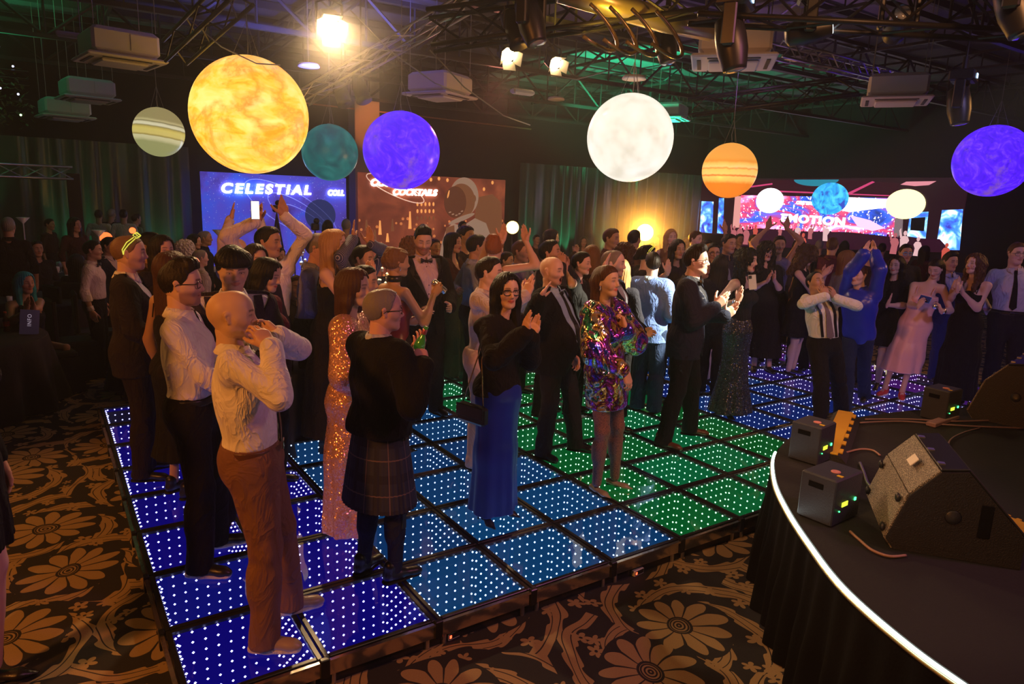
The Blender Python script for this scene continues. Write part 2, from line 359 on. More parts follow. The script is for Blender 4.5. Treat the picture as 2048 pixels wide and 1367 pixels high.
V=[];Fc=[]
A2=spline(arc,24)[::1]
nn=len(A2)
tan=np.gradient(A2,axis=0); tan/=np.linalg.norm(tan,axis=1)[:,None]; nor=np.stack([-tan[:,1],tan[:,0]],1)
s_=np.concatenate([[0],np.cumsum(np.linalg.norm(np.diff(A2,axis=0),axis=1))])
for lv,(z,am) in enumerate([(HS-.02,.004),(HS-.3,.012),(.3,.022),(.005,.03)]):
    w_=np.sin(s_*38)*am+np.sin(s_*17+1)*am*.7
    P=A2+nor*(w_+.012+lv*.012)[:,None]
    V+=[(*p,z) for p in P]
for l in range(3):
    for i in range(nn-1): Fc.append((l*nn+i,(l+1)*nn+i,(l+1)*nn+i+1,l*nn+i+1))
MB().add(np.array(V)-off,Fc).build('skirt',BLACK,stage,True)
tn=np.gradient(A,axis=0); tn/=np.linalg.norm(tn,axis=1)[:,None]; nr=np.stack([-tn[:,1],tn[:,0]],1)
i0=[k for k in range(n) if A[k][0]>3.6][0]
MB().tube([(*(A[k]+nr[k]*.012-off[:2]),HS-.008) for k in range(i0)],.0085,6).build('edge_light_strip',emis('white_edge_strip',(.86,1,.90),7.5),stage,True)
MB().tube([(*(A[k]+nr[k]*.018-off[:2]),HS-.026) for k in range(i0)],.008,6).build('edge_trim',mat('brass_trim',(.45,.4,.2),.4,.8),stage,True)
# ------------------------------------------------------------ curtains on the back wall
DRAPE=mat('dark_satin_drape',(.09,.09,.08),.28,spec=.4,sheen=.3)
def curtain(x0,x1,z1,lab,y=Y1-.22,seed=0,step=.035):
    rs=np.random.default_rng(seed); xs=np.arange(x0,x1,step); t=xs-x0
    ph=t*15+np.sin(t*2.3+seed)*2.2; V=[];n=len(xs)
    for z in (0.02,.8,z1*.5,z1*.8,z1):
        k=1-.35*z/z1
        yy=y+np.sin(ph+np.sin(z*1.3)*.4)*.06*k+np.sin(ph*1.7+1)*.02*k
        V+=list(zip(xs,yy,np.full(n,z)))
    Fc=[(l*n+i,l*n+i+1,(l+1)*n+i+1,(l+1)*n+i) for l in range(4) for i in range(n-1)]
    return tag(MB().add(V,Fc).build('drape',DRAPE,None,True),lab,'curtain')
curtain(12.9,21.6,3.5,'long dark pleated drape with green uplights right of the astronaut backdrop',seed=1)
curtain(-8.6,-1.5,3.4,'far left dark drape behind the bar tables with a green glow',seed=2)
curtain(-1.1,2.9,3.3,'dark drape with green streaks just left of the blue backdrop',seed=3)
# ------------------------------------------------------------ printed backdrops with lit lettering; prints emit in place of wash light
def text_mesh(name,s,size,M,parent,loc,rot,offset=.0,extrude=.01,shear=.15,space=1.15,sx=1.):
    cu=bpy.data.curves.new(name,'FONT'); cu.body=s; cu.size=size; cu.extrude=extrude; cu.offset=offset; cu.shear=shear; cu.space_character=space; cu.align_x='CENTER'; cu.align_y='CENTER'; cu.bevel_depth=.0
    t=bpy.data.objects.new('tmp',cu); COL.objects.link(t)
    me=bpy.data.meshes.new_from_object(t.evaluated_get(bpy.context.evaluated_depsgraph_get())); bpy.data.objects.remove(t)
    me.materials.clear(); me.materials.append(M); me.name=name
    o=new_obj(name,me,parent); o.location=loc; o.rotation_euler=rot; o.scale=(sx,1,1); return o
def disc(name,M,parent,c,rx,ry,n=32,ang=0,a0=0,a1=2*PI,z=0,thick=.01,axes=None):
    """flat cut-out on a vertical board: c=(u,v) in board metres"""
    ex,ez,ny=axes; V=[];k=n
    aa=[a0+(a1-a0)*i/(n if a1-a0>=2*PI-1e-6 else n-1) for i in range(n)]
    for d in (0,thick):
        for q in aa:
            x,y=rx*math.cos(q),ry*math.sin(q); x,y=x*math.cos(ang)-y*math.sin(ang),x*math.sin(ang)+y*math.cos(ang)
            V.append(ex*(c[0]+x)+ez*(c[1]+y)+ny*(z+d))
    Fc=[tuple(range(n)),tuple(reversed(range(n,2*n)))]+[(i,n+i,n+(i+1)%n,(i+1)%n) for i in range(n)]
    return MB().add(V,Fc).build(name,M,parent)
def poly(name,M,parent,P,z=0,thick=.01,axes=None):
    ex,ez,ny=axes;n=len(P);V=[ex*p[0]+ez*p[1]+ny*(z+d) for d in (0,thick) for p in P]
    Fc=[tuple(range(n)),tuple(reversed(range(n,2*n)))]+[(i,n+i,n+(i+1)%n,(i+1)%n) for i in range(n)]
    return MB().add(V,Fc).build(name,M,parent)
AXB=(np.array([1,0,0]),np.array([0,0,1]),np.array([0,-1,0]))
def ringtube(M,parent,name,c,rx,ry,ang,y,r=.012,a0=0,a1=2*PI,n=48):
    P=[]
    for i in range(n+1):
        q=a0+(a1-a0)*i/n; x,z=rx*math.cos(q),ry*math.sin(q); P.append((c[0]+x*math.cos(ang)-z*math.sin(ang),y,c[1]+x*math.sin(ang)+z*math.cos(ang)))
    return MB().tube(P,r,5).build(name,M,parent,True)
g=G('blue_nebula_lit_print')
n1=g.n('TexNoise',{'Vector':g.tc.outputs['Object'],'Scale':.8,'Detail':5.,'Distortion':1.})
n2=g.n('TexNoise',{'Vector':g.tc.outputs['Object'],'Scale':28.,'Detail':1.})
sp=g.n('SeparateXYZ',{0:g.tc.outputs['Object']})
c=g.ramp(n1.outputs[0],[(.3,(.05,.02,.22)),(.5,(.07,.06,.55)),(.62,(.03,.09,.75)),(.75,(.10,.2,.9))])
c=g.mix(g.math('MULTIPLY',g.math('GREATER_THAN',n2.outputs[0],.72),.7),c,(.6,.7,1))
g.l(c,g.b.inputs['Base Color']); g.l(c,g.b.inputs['Emission Color']); S(g.b,'Emission Strength',.85); S(g.b,'Roughness',.5)  # emission stands in for the blue wash falling on the print
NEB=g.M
bY=Y1-.75
b1=empty('blue_backdrop',(5.1,bY,0),'blue space backdrop with glowing CELESTIAL lettering','backdrop')
L0=ony(400,345,bY); L1=ony(691,354,bY); ox=5.1
bw=L1[0]-L0[0]; bc=(L0[0]+L1[0])/2-ox; bz=(L0[2]+L1[2])/2
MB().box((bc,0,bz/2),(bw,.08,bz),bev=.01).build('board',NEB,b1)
LET=emis('lit_letters_white',(.72,.82,1),9)
def bp_(px,py): p=ony(px,py,bY-.05); return p[0]-ox,p[2]
c0=bp_(535,379); text_mesh('lettering','CELESTIAL',.33,LET,b1,(c0[0]-.02,-.07,c0[1]),(PI/2,-.012,0),.012,.02,.2,1.34,1.14)
c0=bp_(671,386); text_mesh('lettering','COLL',.20,LET,b1,(c0[0],-.07,c0[1]),(PI/2,-.012,0),.010,.02,.2,1.08,.86)
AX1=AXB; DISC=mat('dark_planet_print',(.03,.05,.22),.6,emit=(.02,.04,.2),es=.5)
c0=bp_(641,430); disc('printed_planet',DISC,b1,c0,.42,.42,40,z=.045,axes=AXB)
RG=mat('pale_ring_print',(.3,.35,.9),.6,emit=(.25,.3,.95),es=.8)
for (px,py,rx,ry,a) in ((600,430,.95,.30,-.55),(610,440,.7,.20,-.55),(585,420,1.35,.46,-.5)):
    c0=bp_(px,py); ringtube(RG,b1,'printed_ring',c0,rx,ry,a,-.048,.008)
g=G('ember_bar_lit_print')
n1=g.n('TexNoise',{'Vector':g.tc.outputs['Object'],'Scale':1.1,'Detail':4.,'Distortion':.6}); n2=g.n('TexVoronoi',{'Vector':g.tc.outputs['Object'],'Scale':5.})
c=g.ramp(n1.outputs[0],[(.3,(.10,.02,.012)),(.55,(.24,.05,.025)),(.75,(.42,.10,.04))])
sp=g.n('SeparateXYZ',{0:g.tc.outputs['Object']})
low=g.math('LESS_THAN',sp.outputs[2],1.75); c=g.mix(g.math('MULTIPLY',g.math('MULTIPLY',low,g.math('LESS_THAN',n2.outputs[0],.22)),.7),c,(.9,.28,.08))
g.l(c,g.b.inputs['Base Color']); g.l(c,g.b.inputs['Emission Color']); S(g.b,'Emission Strength',.75); S(g.b,'Roughness',.5)  # emission stands in for the spot light on this print
b2=empty('red_backdrop',(9.9,bY,0),'red backdrop of an astronaut at a bar under COCKTAILS lettering','backdrop'); ox=9.9
L0=ony(716,346,bY); L1=ony(1010,358,bY); bw=L1[0]-L0[0]; bc=(L0[0]+L1[0])/2-ox; bz=(L0[2]+L1[2])/2
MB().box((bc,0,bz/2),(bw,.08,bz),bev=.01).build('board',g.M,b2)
LETW=emis('lit_letters_warm',(1,.86,.72),8)
c0=bp_(772,366); text_mesh('lettering','COSMIC',.26,LETW,b2,(c0[0]+.05,-.07,c0[1]),(PI/2,-.012,0),.014,.02,.25,1.0,1.1)
c0=bp_(829,385); text_mesh('lettering','COCKTAILS',.25,LETW,b2,(c0[0],-.07,c0[1]),(PI/2,-.012,0),.008,.02,.25,1.0,1.05)
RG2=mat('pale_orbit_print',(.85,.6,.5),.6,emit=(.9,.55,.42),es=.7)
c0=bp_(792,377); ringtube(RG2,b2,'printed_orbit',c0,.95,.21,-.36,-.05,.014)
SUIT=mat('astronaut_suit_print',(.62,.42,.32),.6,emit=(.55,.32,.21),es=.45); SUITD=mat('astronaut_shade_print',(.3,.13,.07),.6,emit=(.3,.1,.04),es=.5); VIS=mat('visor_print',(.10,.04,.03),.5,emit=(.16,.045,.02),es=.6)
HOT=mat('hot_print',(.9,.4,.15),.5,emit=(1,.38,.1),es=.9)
P=lambda L:[bp_(*q) for q in L]
poly('printed_backpack',SUITD,b2,P([(952,395),(985,388),(1003,405),(1005,470),(975,470),(950,440)]),.042,.01,AXB)
poly('printed_body',SUIT,b2,P([(893,458),(905,446),(925,452),(950,436),(972,446),(984,478),(988,530),(876,530),(884,484)]),.044,.01,AXB)
poly('printed_chest_pack',SUITD,b2,P([(892,455),(908,450),(910,480),(890,482)]),.058,.01,AXB)
disc('printed_helmet',SUIT,b2,bp_(928,393),.50,.57,40,z=.062,axes=AXB)
disc('printed_helmet_shade',SUITD,b2,bp_(922,402),.47,.52,40,z=.076,axes=AXB)
disc('printed_visor',VIS,b2,bp_(909,404),.38,.47,40,z=.09,axes=AXB)
disc('printed_helmet_ear',SUITD,b2,bp_(945,397),.09,.12,24,z=.104,axes=AXB)
disc('printed_visor_glint',HOT,b2,bp_(895,388),.022,.12,16,ang=-.25,z=.104,axes=AXB)
for px_,py_ in ((898,424),(904,428),(911,430),(917,427),(922,422)): disc('printed_visor_glint',SUIT,b2,bp_(px_,py_),.045,.02,10,ang=.3,z=.104,axes=AXB)
disc('printed_neck_ring',SUIT,b2,bp_(921,437),.48,.07,24,ang=.35,z=.115,axes=AXB)
for k,(px,py) in enumerate([(850,356),(862,359),(878,357),(895,360),(985,365),(968,378)]): disc('printed_bulb',HOT,b2,bp_(px,py),.04,.055,14,z=.044,axes=AXB)
for r_ in range(3):
    for k in range(5): disc('printed_bottle',HOT if r_<2 else SUITD,b2,bp_(835+k*8,408+r_*14),.03,.06,10,z=.044,axes=AXB)
for k,(px,py,h) in enumerate([(733,450,.3),(760,455,.4),(785,450,.35),(820,440,.5),(750,470,.3),(775,475,.25)]): poly('printed_glass',HOT if k%2 else SUITD,b2,[(bp_(px,py)[0]-.05,bp_(px,py)[1]-h/2),(bp_(px,py)[0]+.05,bp_(px,py)[1]-h/2),(bp_(px,py)[0]+.02,bp_(px,py)[1]+h/2),(bp_(px,py)[0]-.02,bp_(px,py)[1]+h/2)],.044,.01,AXB)
# ------------------------------------------------------------ live-feed screen on the right wall
XS=X1-.25; sc=empty('projection_screen',(XS,12.0,0),'wide live video screen on the far right wall showing a stage with planets','screen'); 
def sp_(px,py): p=onx(px,py,XS-.03); return p[1]-12.0,p[2]
AXS=(np.array([0,1,0]),np.array([0,0,1]),np.array([-1,0,0]))
a0=sp_(1398,357); a1=sp_(1938,357); zb_=sp_(1938,508)[1]
MB().box((0,(a0[0]+a1[0])/2,(a0[1]+zb_)/2),(.05,abs(a0[0]-a1[0]),a0[1]-zb_),bev=.01).build('screen_panel',mat('screen_black',(.02,.01,.015),.4,emit=(.035,.006,.014),es=.5),sc)
g=G('pictured_nebula')
mp_=g.n('Mapping',{'Vector':g.tc.outputs['Object'],'Rotation':(.5,0,0),'Scale':(1,.55,1.3)})
n1=g.n('TexNoise',{'Vector':mp_.outputs[0],'Scale':.9,'Detail':4.,'Distortion':1.4}); n2=g.n('TexNoise',{'Vector':g.tc.outputs['Object'],'Scale':13.,'Detail':1.})
c=g.ramp(n1.outputs[0],[(.30,(.01,.02,.10)),(.40,(.03,.10,.75)),(.46,(.30,.03,.12)),(.53,(.95,.06,.12)),(.60,(1,.22,.5)),(.68,(1.,.8,.95))])
c=g.mix(g.math('GREATER_THAN',n2.outputs[0],.66),c,(1,.85,.95))
g.l(c,g.b.inputs['Emission Color']); S(g.b,'Base Color',(0,0,0,1)); S(g.b,'Emission Strength',2.4)
P2=lambda L:[sp_(*q) for q in L]
poly('pictured_stage_wall',g.M,sc,P2([(1482,390),(1792,396),(1794,480),(1478,476)]),.02,.01,AXS)
g2=G('pictured_banner'); n1=g2.n('TexNoise',{'Vector':g2.tc.outputs['Object'],'Scale':2.2,'Detail':3.,'Distortion':1.})
c=g2.ramp(n1.outputs[0],[(.35,(.04,.03,.4)),(.47,(.05,.25,1)),(.55,(.25,.6,1)),(.63,(.9,.85,1)),(.72,(.7,.2,.7))]); g2.l(c,g2.b.inputs['Emission Color']); S(g2.b,'Base Color',(0,0,0,1)); S(g2.b,'Emission Strength',1.7)
for q in ([(1403,402),(1427,403),(1424,466),(1399,464)],[(1438,396),(1448,396),(1446,467),(1434,466)],[(1820,425),(1857,423),(1851,478),(1814,472)],[(1884,420),(1926,418),(1919,500),(1871,499)]): poly('pictured_side_screen',g2.M,sc,P2(q),.02,.01,AXS)
poly('pictured_pillar',emis('pictured_pink',(1,.42,.38),.9,False),sc,P2([(1470,392),(1482,392),(1479,455),(1465,455)]),.021,.01,AXS)
poly('pictured_pillar',emis('pictured_grey',(.35,.25,.27),.7,False),sc,P2([(1790,436),(1806,436),(1804,478),(1786,478)]),.021,.01,AXS)
poly('pictured_speaker_stack',BLKP,sc,P2([(1823,436),(1851,434),(1848,462),(1821,460)]),.034,.01,AXS)
W1=emis('pictured_white',(1,.93,.97),2.6,False)
poly('pictured_flare',W1,sc,P2([(1690,394),(1775,398),(1772,415),(1730,420),(1700,424),(1672,418)]),.032,.008,AXS)
poly('pictured_flare',emis('pictured_pink_flare',(1,.5,.85),1.6,False),sc,P2([(1700,430),(1740,440),(1770,456),(1745,462),(1715,452)]),.032,.008,AXS)
poly('pictured_ceiling',emis('pictured_dark_red',(.10,.012,.03),.6,False),sc,P2([(1470,360),(1700,360),(1800,366),(1796,394),(1640,388),(1484,388)]),.019,.006,AXS)
for q in ([(1560,381),(1800,391),(1800,393),(1560,384)],[(1500,372),(1545,366),(1545,369),(1500,375)],[(1690,388),(1745,362),(1750,364),(1700,389)]): poly('pictured_truss',emis('pictured_magenta',(.7,.06,.2),1.,False),sc,P2(q),.034,.006,AXS)
def sdisc(nm,M,px,py,rx,ry,z):
    c_=sp_(px,py); e=sp_(px+rx,py); f_=sp_(px,py+ry); return disc(nm,M,sc,c_,abs(e[0]-c_[0]),abs(f_[1]-c_[1]),36,z=z,axes=AXS)
sdisc('pictured_planet',emis('pictured_planet_white',(1,1,1),3.,False),1540,401,28,25,.045)
gg=G('pictured_planet_blue'); n1=gg.n('TexNoise',{'Vector':gg.tc.outputs['Object'],'Scale':3.,'Detail':4.,'Distortion':1.}); c=gg.ramp(n1.outputs[0],[(.36,(.04,.08,.6)),(.46,(.03,.45,1)),(.6,(.1,.75,1))]); gg.l(c,gg.b.inputs['Emission Color']); S(gg.b,'Base Color',(0,0,0,1)); S(gg.b,'Emission Strength',1.1)
sdisc('pictured_planet',gg.M,1660,397,38,32,.045)
sdisc('pictured_planet',emis('pictured_planet_yellow',(1,.86,.42),1.9,False),1811,408,41,30,.045)
c_=sp_(1632,359); e=sp_(1678,359); f_=sp_(1632,372); disc('pictured_planet',emis('pictured_teal',(.02,.28,.40),.9,False),sc,c_,abs(e[0]-c_[0]),abs(f_[1]-c_[1]),24,a0=PI,a1=2*PI,z=.035,axes=AXS)
poly('pictured_air_unit',emis('pictured_pale_pink',(.85,.3,.36),1.,False),sc,P2([(1801,369),(1813,363),(1873,362),(1858,370),(1830,372)]),.035,.006,AXS)
c0=sp_(1625,440); text_mesh('pictured_lettering','EMOTION',.36,W1,sc,(-.062,c0[0],c0[1]),(PI/2,.02,-PI/2),.02,.008,0,1.15,1.35)
c0=sp_(1610,406); text_mesh('pictured_lettering','CELESTIAL',.14,W1,sc,(-.05,c0[0],c0[1]),(PI/2,.02,-PI/2),.015,.004,0,1.,1.)
# pictured crowd: small flat figures on the screen
figs=[(1352,0)]
PK=[emis('pictured_fig_pink',(.85,.22,.25),.6,False),emis('pictured_fig_dark',(.06,.008,.03),.5,False),emis('pictured_fig_red',(.8,.12,.08),.8,False),emis('pictured_fig_white',(1,.6,.62),.85,False)]
rs=random.Random(3)
def fig(px,py,s,M,z=.05):
    c_=sp_(px,py); k=abs(sp_(px,py+s)[1]-c_[1])
    V=[];n=10
    for q in range(n): V.append((c_[0]+k*.10*math.cos(2*PI*q/n),c_[1]+k*.13*math.sin(2*PI*q/n)))
    poly('pictured_head',M,sc,V,z,.006,AXS); u=rs.uniform(-.05,.05)
    poly('pictured_figure',M,sc,[(c_[0]+k*a_,c_[1]-k*b_) for a_,b_ in ((-.18,1.),(.18,1.),(.17+u,.55),(.24,.34),(.15,.18),(.04,.14),(-.04,.14),(-.16,.19),(-.25,.38),(-.16+u,.6))],z,.006,AXS)
    if rs.random()<.5:
        sg=rs.choice((-1,1)); poly('pictured_arm',M,sc,[(c_[0]+sg*k*a_,c_[1]+k*b_) for a_,b_ in ((.14,-.22),(.24,-.28),(.34,.12),(.26,.26),(.24,.10))],z,.006,AXS)
poly('pictured_crowd_mass',PK[1],sc,P2([(1470,462),(1520,456),(1600,462),(1700,464),(1790,474),(1880,478),(1905,505),(1480,492)]),.05,.006,AXS)
for k in range(26): fig(1488+k*12.5+rs.uniform(-3,3),457+k*.7+rs.uniform(-3,4),22,PK[1],.058)
for (x,y,s,m_) in ((1470,455,30,0),(1482,452,32,0),(1495,455,34,0),(1513,452,26,2),(1598,450,30,3),(1624,452,26,0),(1655,452,30,3),(1608,470,34,2),(1792,470,38,0),(1812,466,38,3),(1838,478,34,3),(1895,490,34,2),(1562,455,20,0)): fig(x,y,s,PK[m_],.064)
# ------------------------------------------------------------ pillar and wall pipe
PY=Y1-.3; p0=ony(702,160,PY); p1=ony(752,160,PY)
pil=MB().box(((p0[0]+p1[0])/2,PY+.0,ZC/2),(p1[0]-p0[0],.5,ZC),bev=.02); tag(pil.build('pillar',mat('pillar_paint',(.45,.42,.42),.7,bump=.1)),'pale square pillar between the two backdrops','pillar')
lamp('orange_wall_light','SPOT',(7.6,14.6,4.6),90,(1,.25,.05),.1,(7.7,16.4,4.2),50)
q0=ony(600,205,Y1-.5); q1=ony(1062,258,Y1-.5)
tag(MB().tube([q0,q1],.022,8).build('wall_pipe',mat('red_lit_pipe',(.5,.22,.14),.5)),'thin red-lit pipe running high across the back wall','pipe')  # red light on the pipe is put into its colour
# ------------------------------------------------------------ inflatable planets
WIRE=mat('hanging_wire',(.35,.33,.3),.4,.6)
def planet_mat(name,kind):
    g=G(name); co=g.tc.outputs['Object']
    if kind=='sun':
        mp=g.n('Mapping',{'Vector':co,'Scale':(1,1,2.2)}); n1=g.n('TexNoise',{'Vector':mp.outputs[0],'Scale':1.9,'Detail':9.,'Roughness':.66,'Distortion':.6})
        n2=g.n('TexNoise',{'Vector':co,'Scale':.95,'Detail':7.,'Roughness':.6,'Distortion':.5})
        c=g.ramp(n1.outputs[0],[(.30,(1,.34,.01)),(.42,(1,.58,.05)),(.55,(1,.74,.16)),(.7,(1,.82,.25))])
        ridge=g.math('SUBTRACT',1.,g.math('MULTIPLY',g.math('ABSOLUTE',g.math('SUBTRACT',n2.outputs[0],.47)),13.)); ridge=g.math('MAXIMUM',ridge,0.)
        c=g.mix(g.math('MULTIPLY',ridge,g.math('MULTIPLY',n1.outputs[0],1.3)),c,(1,.22,.005)); es=1.28
    elif kind=='jupiter':
        sp=g.n('SeparateXYZ',{0:co}); n1=g.n('TexNoise',{'Vector':co,'Scale':3.,'Detail':5.,'Distortion':1.})
        z=g.math('ADD',sp.outputs[2],g.math('MULTIPLY',g.math('SUBTRACT',n1.outputs[0],.5),.10)); z=g.math('ADD',g.math('MULTIPLY',z,1.0),.5)
        c=g.ramp(z,[(0,(.85,.22,.02)),(.12,(1,.5,.10)),(.24,(1,.56,.14)),(.29,(.75,.16,.02)),(.34,(1,.6,.16)),(.50,(1,.55,.12)),(.54,(.85,.30,.05)),(.6,(1,.62,.2)),(.72,(1,.5,.1)),(.80,(.85,.3,.04)),(.92,(.9,.36,.06))]); es=1.05
    elif kind=='saturn':
        sp=g.n('SeparateXYZ',{0:co}); n1=g.n('TexNoise',{'Vector':co,'Scale':2.5,'Detail':4.})
        z=g.math('ADD',g.math('ADD',sp.outputs[2],g.math('MULTIPLY',sp.outputs[0],-.12)),g.math('MULTIPLY',g.math('SUBTRACT',n1.outputs[0],.5),.06)); z=g.math('ADD',z,.5)
        c=g.ramp(z,[(0,(.30,.30,.12)),(.12,(.55,.5,.26)),(.22,(.6,.55,.3)),(.26,(.3,.22,.05)),(.32,(.6,.48,.14)),(.5,(.62,.5,.13)),(.58,(.5,.38,.09)),(.62,(.28,.22,.07)),(.68,(.7,.64,.42)),(.76,(.62,.56,.34)),(.80,(.22,.18,.08)),(.86,(.5,.42,.2)),(.95,(.3,.24,.1))]); es=.95
    elif kind=='blue':
        n1=g.n('TexNoise',{'Vector':co,'Scale':2.2,'Detail':8.,'Roughness':.65,'Distortion':2.4})
        c=g.ramp(n1.outputs[0],[(.26,(.03,.02,.12)),(.36,(.06,.01,.7)),(.5,(.085,.012,1)),(.64,(.16,.04,1)),(.78,(.3,.14,.75))]); n2=g.n('TexNoise',{'Vector':co,'Scale':1.25,'Detail':8.,'Roughness':.7}); c=g.mix(g.math('MINIMUM',g.math('MULTIPLY',g.math('MAXIMUM',g.math('SUBTRACT',n2.outputs[0],.56),0.),6.3),.75),c,(.22,.09,.26)); es=1.15
    elif kind=='teal':
        n1=g.n('TexNoise',{'Vector':co,'Scale':1.6,'Detail':4.,'Distortion':.8}); c=g.ramp(n1.outputs[0],[(.3,(.01,.08,.10)),(.55,(.01,.16,.16)),(.7,(.03,.22,.22))]); es=.75
    else:
        n1=g.n('TexNoise',{'Vector':co,'Scale':2.6,'Detail':5.}); c=g.ramp(n1.outputs[0],[(.3,(.80,.74,.60)),(.5,(.95,.90,.76)),(.7,(1,.97,.86))]); es=1.02
    base=g.mix(.5,c,(.05,.05,.05),'MIX'); g.l(base,g.b.inputs['Base Color']); g.l(c,g.b.inputs['Emission Color']); S(g.b,'Emission Strength',es); S(g.b,'Roughness',.28); S(g.b,'Specular IOR Level',.4)
    return g.M
PL=[('sun',500,231,226,1.5,'largest inflatable planet, glowing yellow-orange with red streaks, left of centre'),
('saturn',318,264,95,1.0,'small pale yellow striped inflatable planet at far left'),
('teal',660,305,110,1.0,'dim teal inflatable planet between the sun and the violet one'),
('blue',803,301,152,1.1,'deep violet-blue inflatable planet above the red backdrop'),
('moon',1260,276,171,1.2,'bright white inflatable moon hanging right of centre'),
('jupiter',1459,341,107,1.0,'orange banded inflatable planet in front of the video screen'),
('blue',1984,322,150,1.25,'deep blue inflatable planet cut off by the right edge')]
PMAT={}
for kind,px,py,dpx,dia,lab in PL:
    D=FP*dia/dpx; C0=atd(px,py,D)
    if px>1900: C0=atd(px,py,D*1.08)
    if kind not in PMAT: PMAT[kind]=planet_mat('planet_'+kind,kind)
    r=dia/2; t=empty('inflatable_planet',tuple(C0),lab,'planet balloon',rz=(4.4 if kind=='sun' else px*.01))
    q=MB().sphere((0,0,0),(1,1,1),64,32).build('balloon',PMAT[kind],t,True); q.scale=(r,r,r)
    m2=MB().lathe([(.001,r+.012),(.03,r+.01),(.05,r-.006),(.03,r-.02)],n=14); m2.build('top_cap',WIRE,t,True)
    for k in range(3):
        a=k*2*PI/3+.3; m3=MB().tube([(math.cos(a)*r*.28,math.sin(a)*r*.28,r*.955),(0,0,r+.42)],.0035,5); m3.build('wire',WIRE,t)
    zt=ZC-.01-C0[2]
    m3=MB().tube([(0,0,r+.005),(.02,.01,r+.15),(-.01,0,r+.3),(0,0,r+.42),(0.01,0,zt*.6+r*.4),(0,0,zt)],.006,5); m3.build('power_cord',WIRE,t)
# ------------------------------------------------------------ roof structure
ROOF=mat('dark_roof_steel',(.035,.032,.032),.55,.3)
def girder(name,p0,p1,h,parent_lab,cat='roof truss',M=ROOF,w=.09,step=.9,grp=None):
    p0=np.array(p0,float);p1=np.array(p1,float);L=np.linalg.norm(p1-p0); c=(p0+p1)/2; d=(p1-p0)/L
    t=empty(name,tuple(c),parent_lab,cat,grp)
    R=basis(d)
    for s in (0,-h): MB().box(np.array([0,0,s]),(w,L,w*.8),R).build('chord',M,t)
    mb=MB(); n=int(L/step)
    for k in range(n):
        a=-L/2+k*step; b=a+step
        za,zb=(0,-h) if k%2 else (-h,0)
        mb.tube([d*a+np.array([0,0,za]),d*b+np.array([0,0,zb])],w*.32,4,cap=False)
        mb.tube([d*a+np.array([0,0,0]),d*a+np.array([0,0,-h])],w*.25,4,cap=False)
    tag(mb.build('lacing',M,t),kind='stuff'); return t
for k,y in enumerate([2.2,5.6,9.0,12.4,15.6]): girder('roof_truss',(XL,y,5.55),(X1,y,5.55),.75,'dark steel roof truss spanning the hall, %s from the camera'%['nearest','second','third','fourth','farthest'][k],grp='roof trusses across the hall')
for k in range(9): 
    x=-5.2+k*3.1; girder('roof_joist',(x,YF+4,5.72),(x,Y1,5.72),.32,'dark steel joist running toward the back wall under the roof deck','roof joist',w=.06,step=.7,grp='roof joists')
mbp=[]
for k in range(12):
    y=1.0+k*1.35; o=MB().box((6.5,y,5.8),(30,.07,.12)).build('purlin',ROOF); tag(o,'thin dark purlin under the roof deck','purlin','purlins under the roof deck')
def box_truss(p0,p1,s,lab,M=STEEL,r=.022,step=.35,cat='lighting truss'):
    p0=np.array(p0,float);p1=np.array(p1,float);L=np.linalg.norm(p1-p0);d=(p1-p0)/L;c=(p0+p1)/2;t=empty('lighting_truss',tuple(c),lab,cat)
    B=basis(d);x,z=B[:,0]*s/2,B[:,2]*s/2; cs=[x+z,x-z,-x-z,-x+z]
    for q in cs: MB().tube([q-d*L/2,q+d*L/2],r,8).build('chord',M,t,True)
    n=int(L/step); mb=MB()
    for f in range(4):
        a,b=cs[f],cs[(f+1)%4]
        for k in range(n):
            u=-L/2+k*L/n; v=u+L/n; mb.tube([a+d*u,b+d*v] if k%2 else [b+d*u,a+d*v],r*.5,4,cap=False)
    tag(mb.build('lacing',M,t),kind='stuff'); return t
box_truss(atd(606,197,10.),atd(935,6,8.2),.17,'aluminium lighting truss slanting up from beside the sun planet',r=.014)
box_truss(atd(350,105,8.5),atd(480,-20,7.0),.24,'short aluminium truss above and left of the sun planet',M=DARKM)
box_truss(atd(1552,98,9.5),atd(1800,160,13.5),.2,'violet-lit truss behind the moving lights on the right')
box_truss(atd(1380,215,14),atd(1720,170,12.5),.3,'dark distant truss above the orange planet',M=DARKM)
box_truss(atd(860,62,6.5),atd(1400,-10,6.5),.3,'dark overhead truss carrying the black fixtures near the top',M=DARKM)
box_truss(atd(1390,-6,5.2),atd(2080,30,5.2),.3,'dark truss along the top right edge holding moving lights',M=DARKM)
# goal-post truss frame at far left
gp=ony(0,340,13.0); ge=ony(145,340,13.0)
box_truss((gp[0]-2,13,gp[2]),(ge[0],13,gp[2]),.22,'green-lit truss crossbar of the bar frame at far left')
tag(MB().box((ge[0],13,gp[2]/2),(.22,.22,gp[2]),bev=.01).build('truss_upright',DARKM),'dark upright post at the right end of the bar frame truss','post')
lamp('green_bar_light','SPOT',(-3.2,12.4,.6),30,(.2,1,.6),.05,(-2.6,13,gp[2]),60)
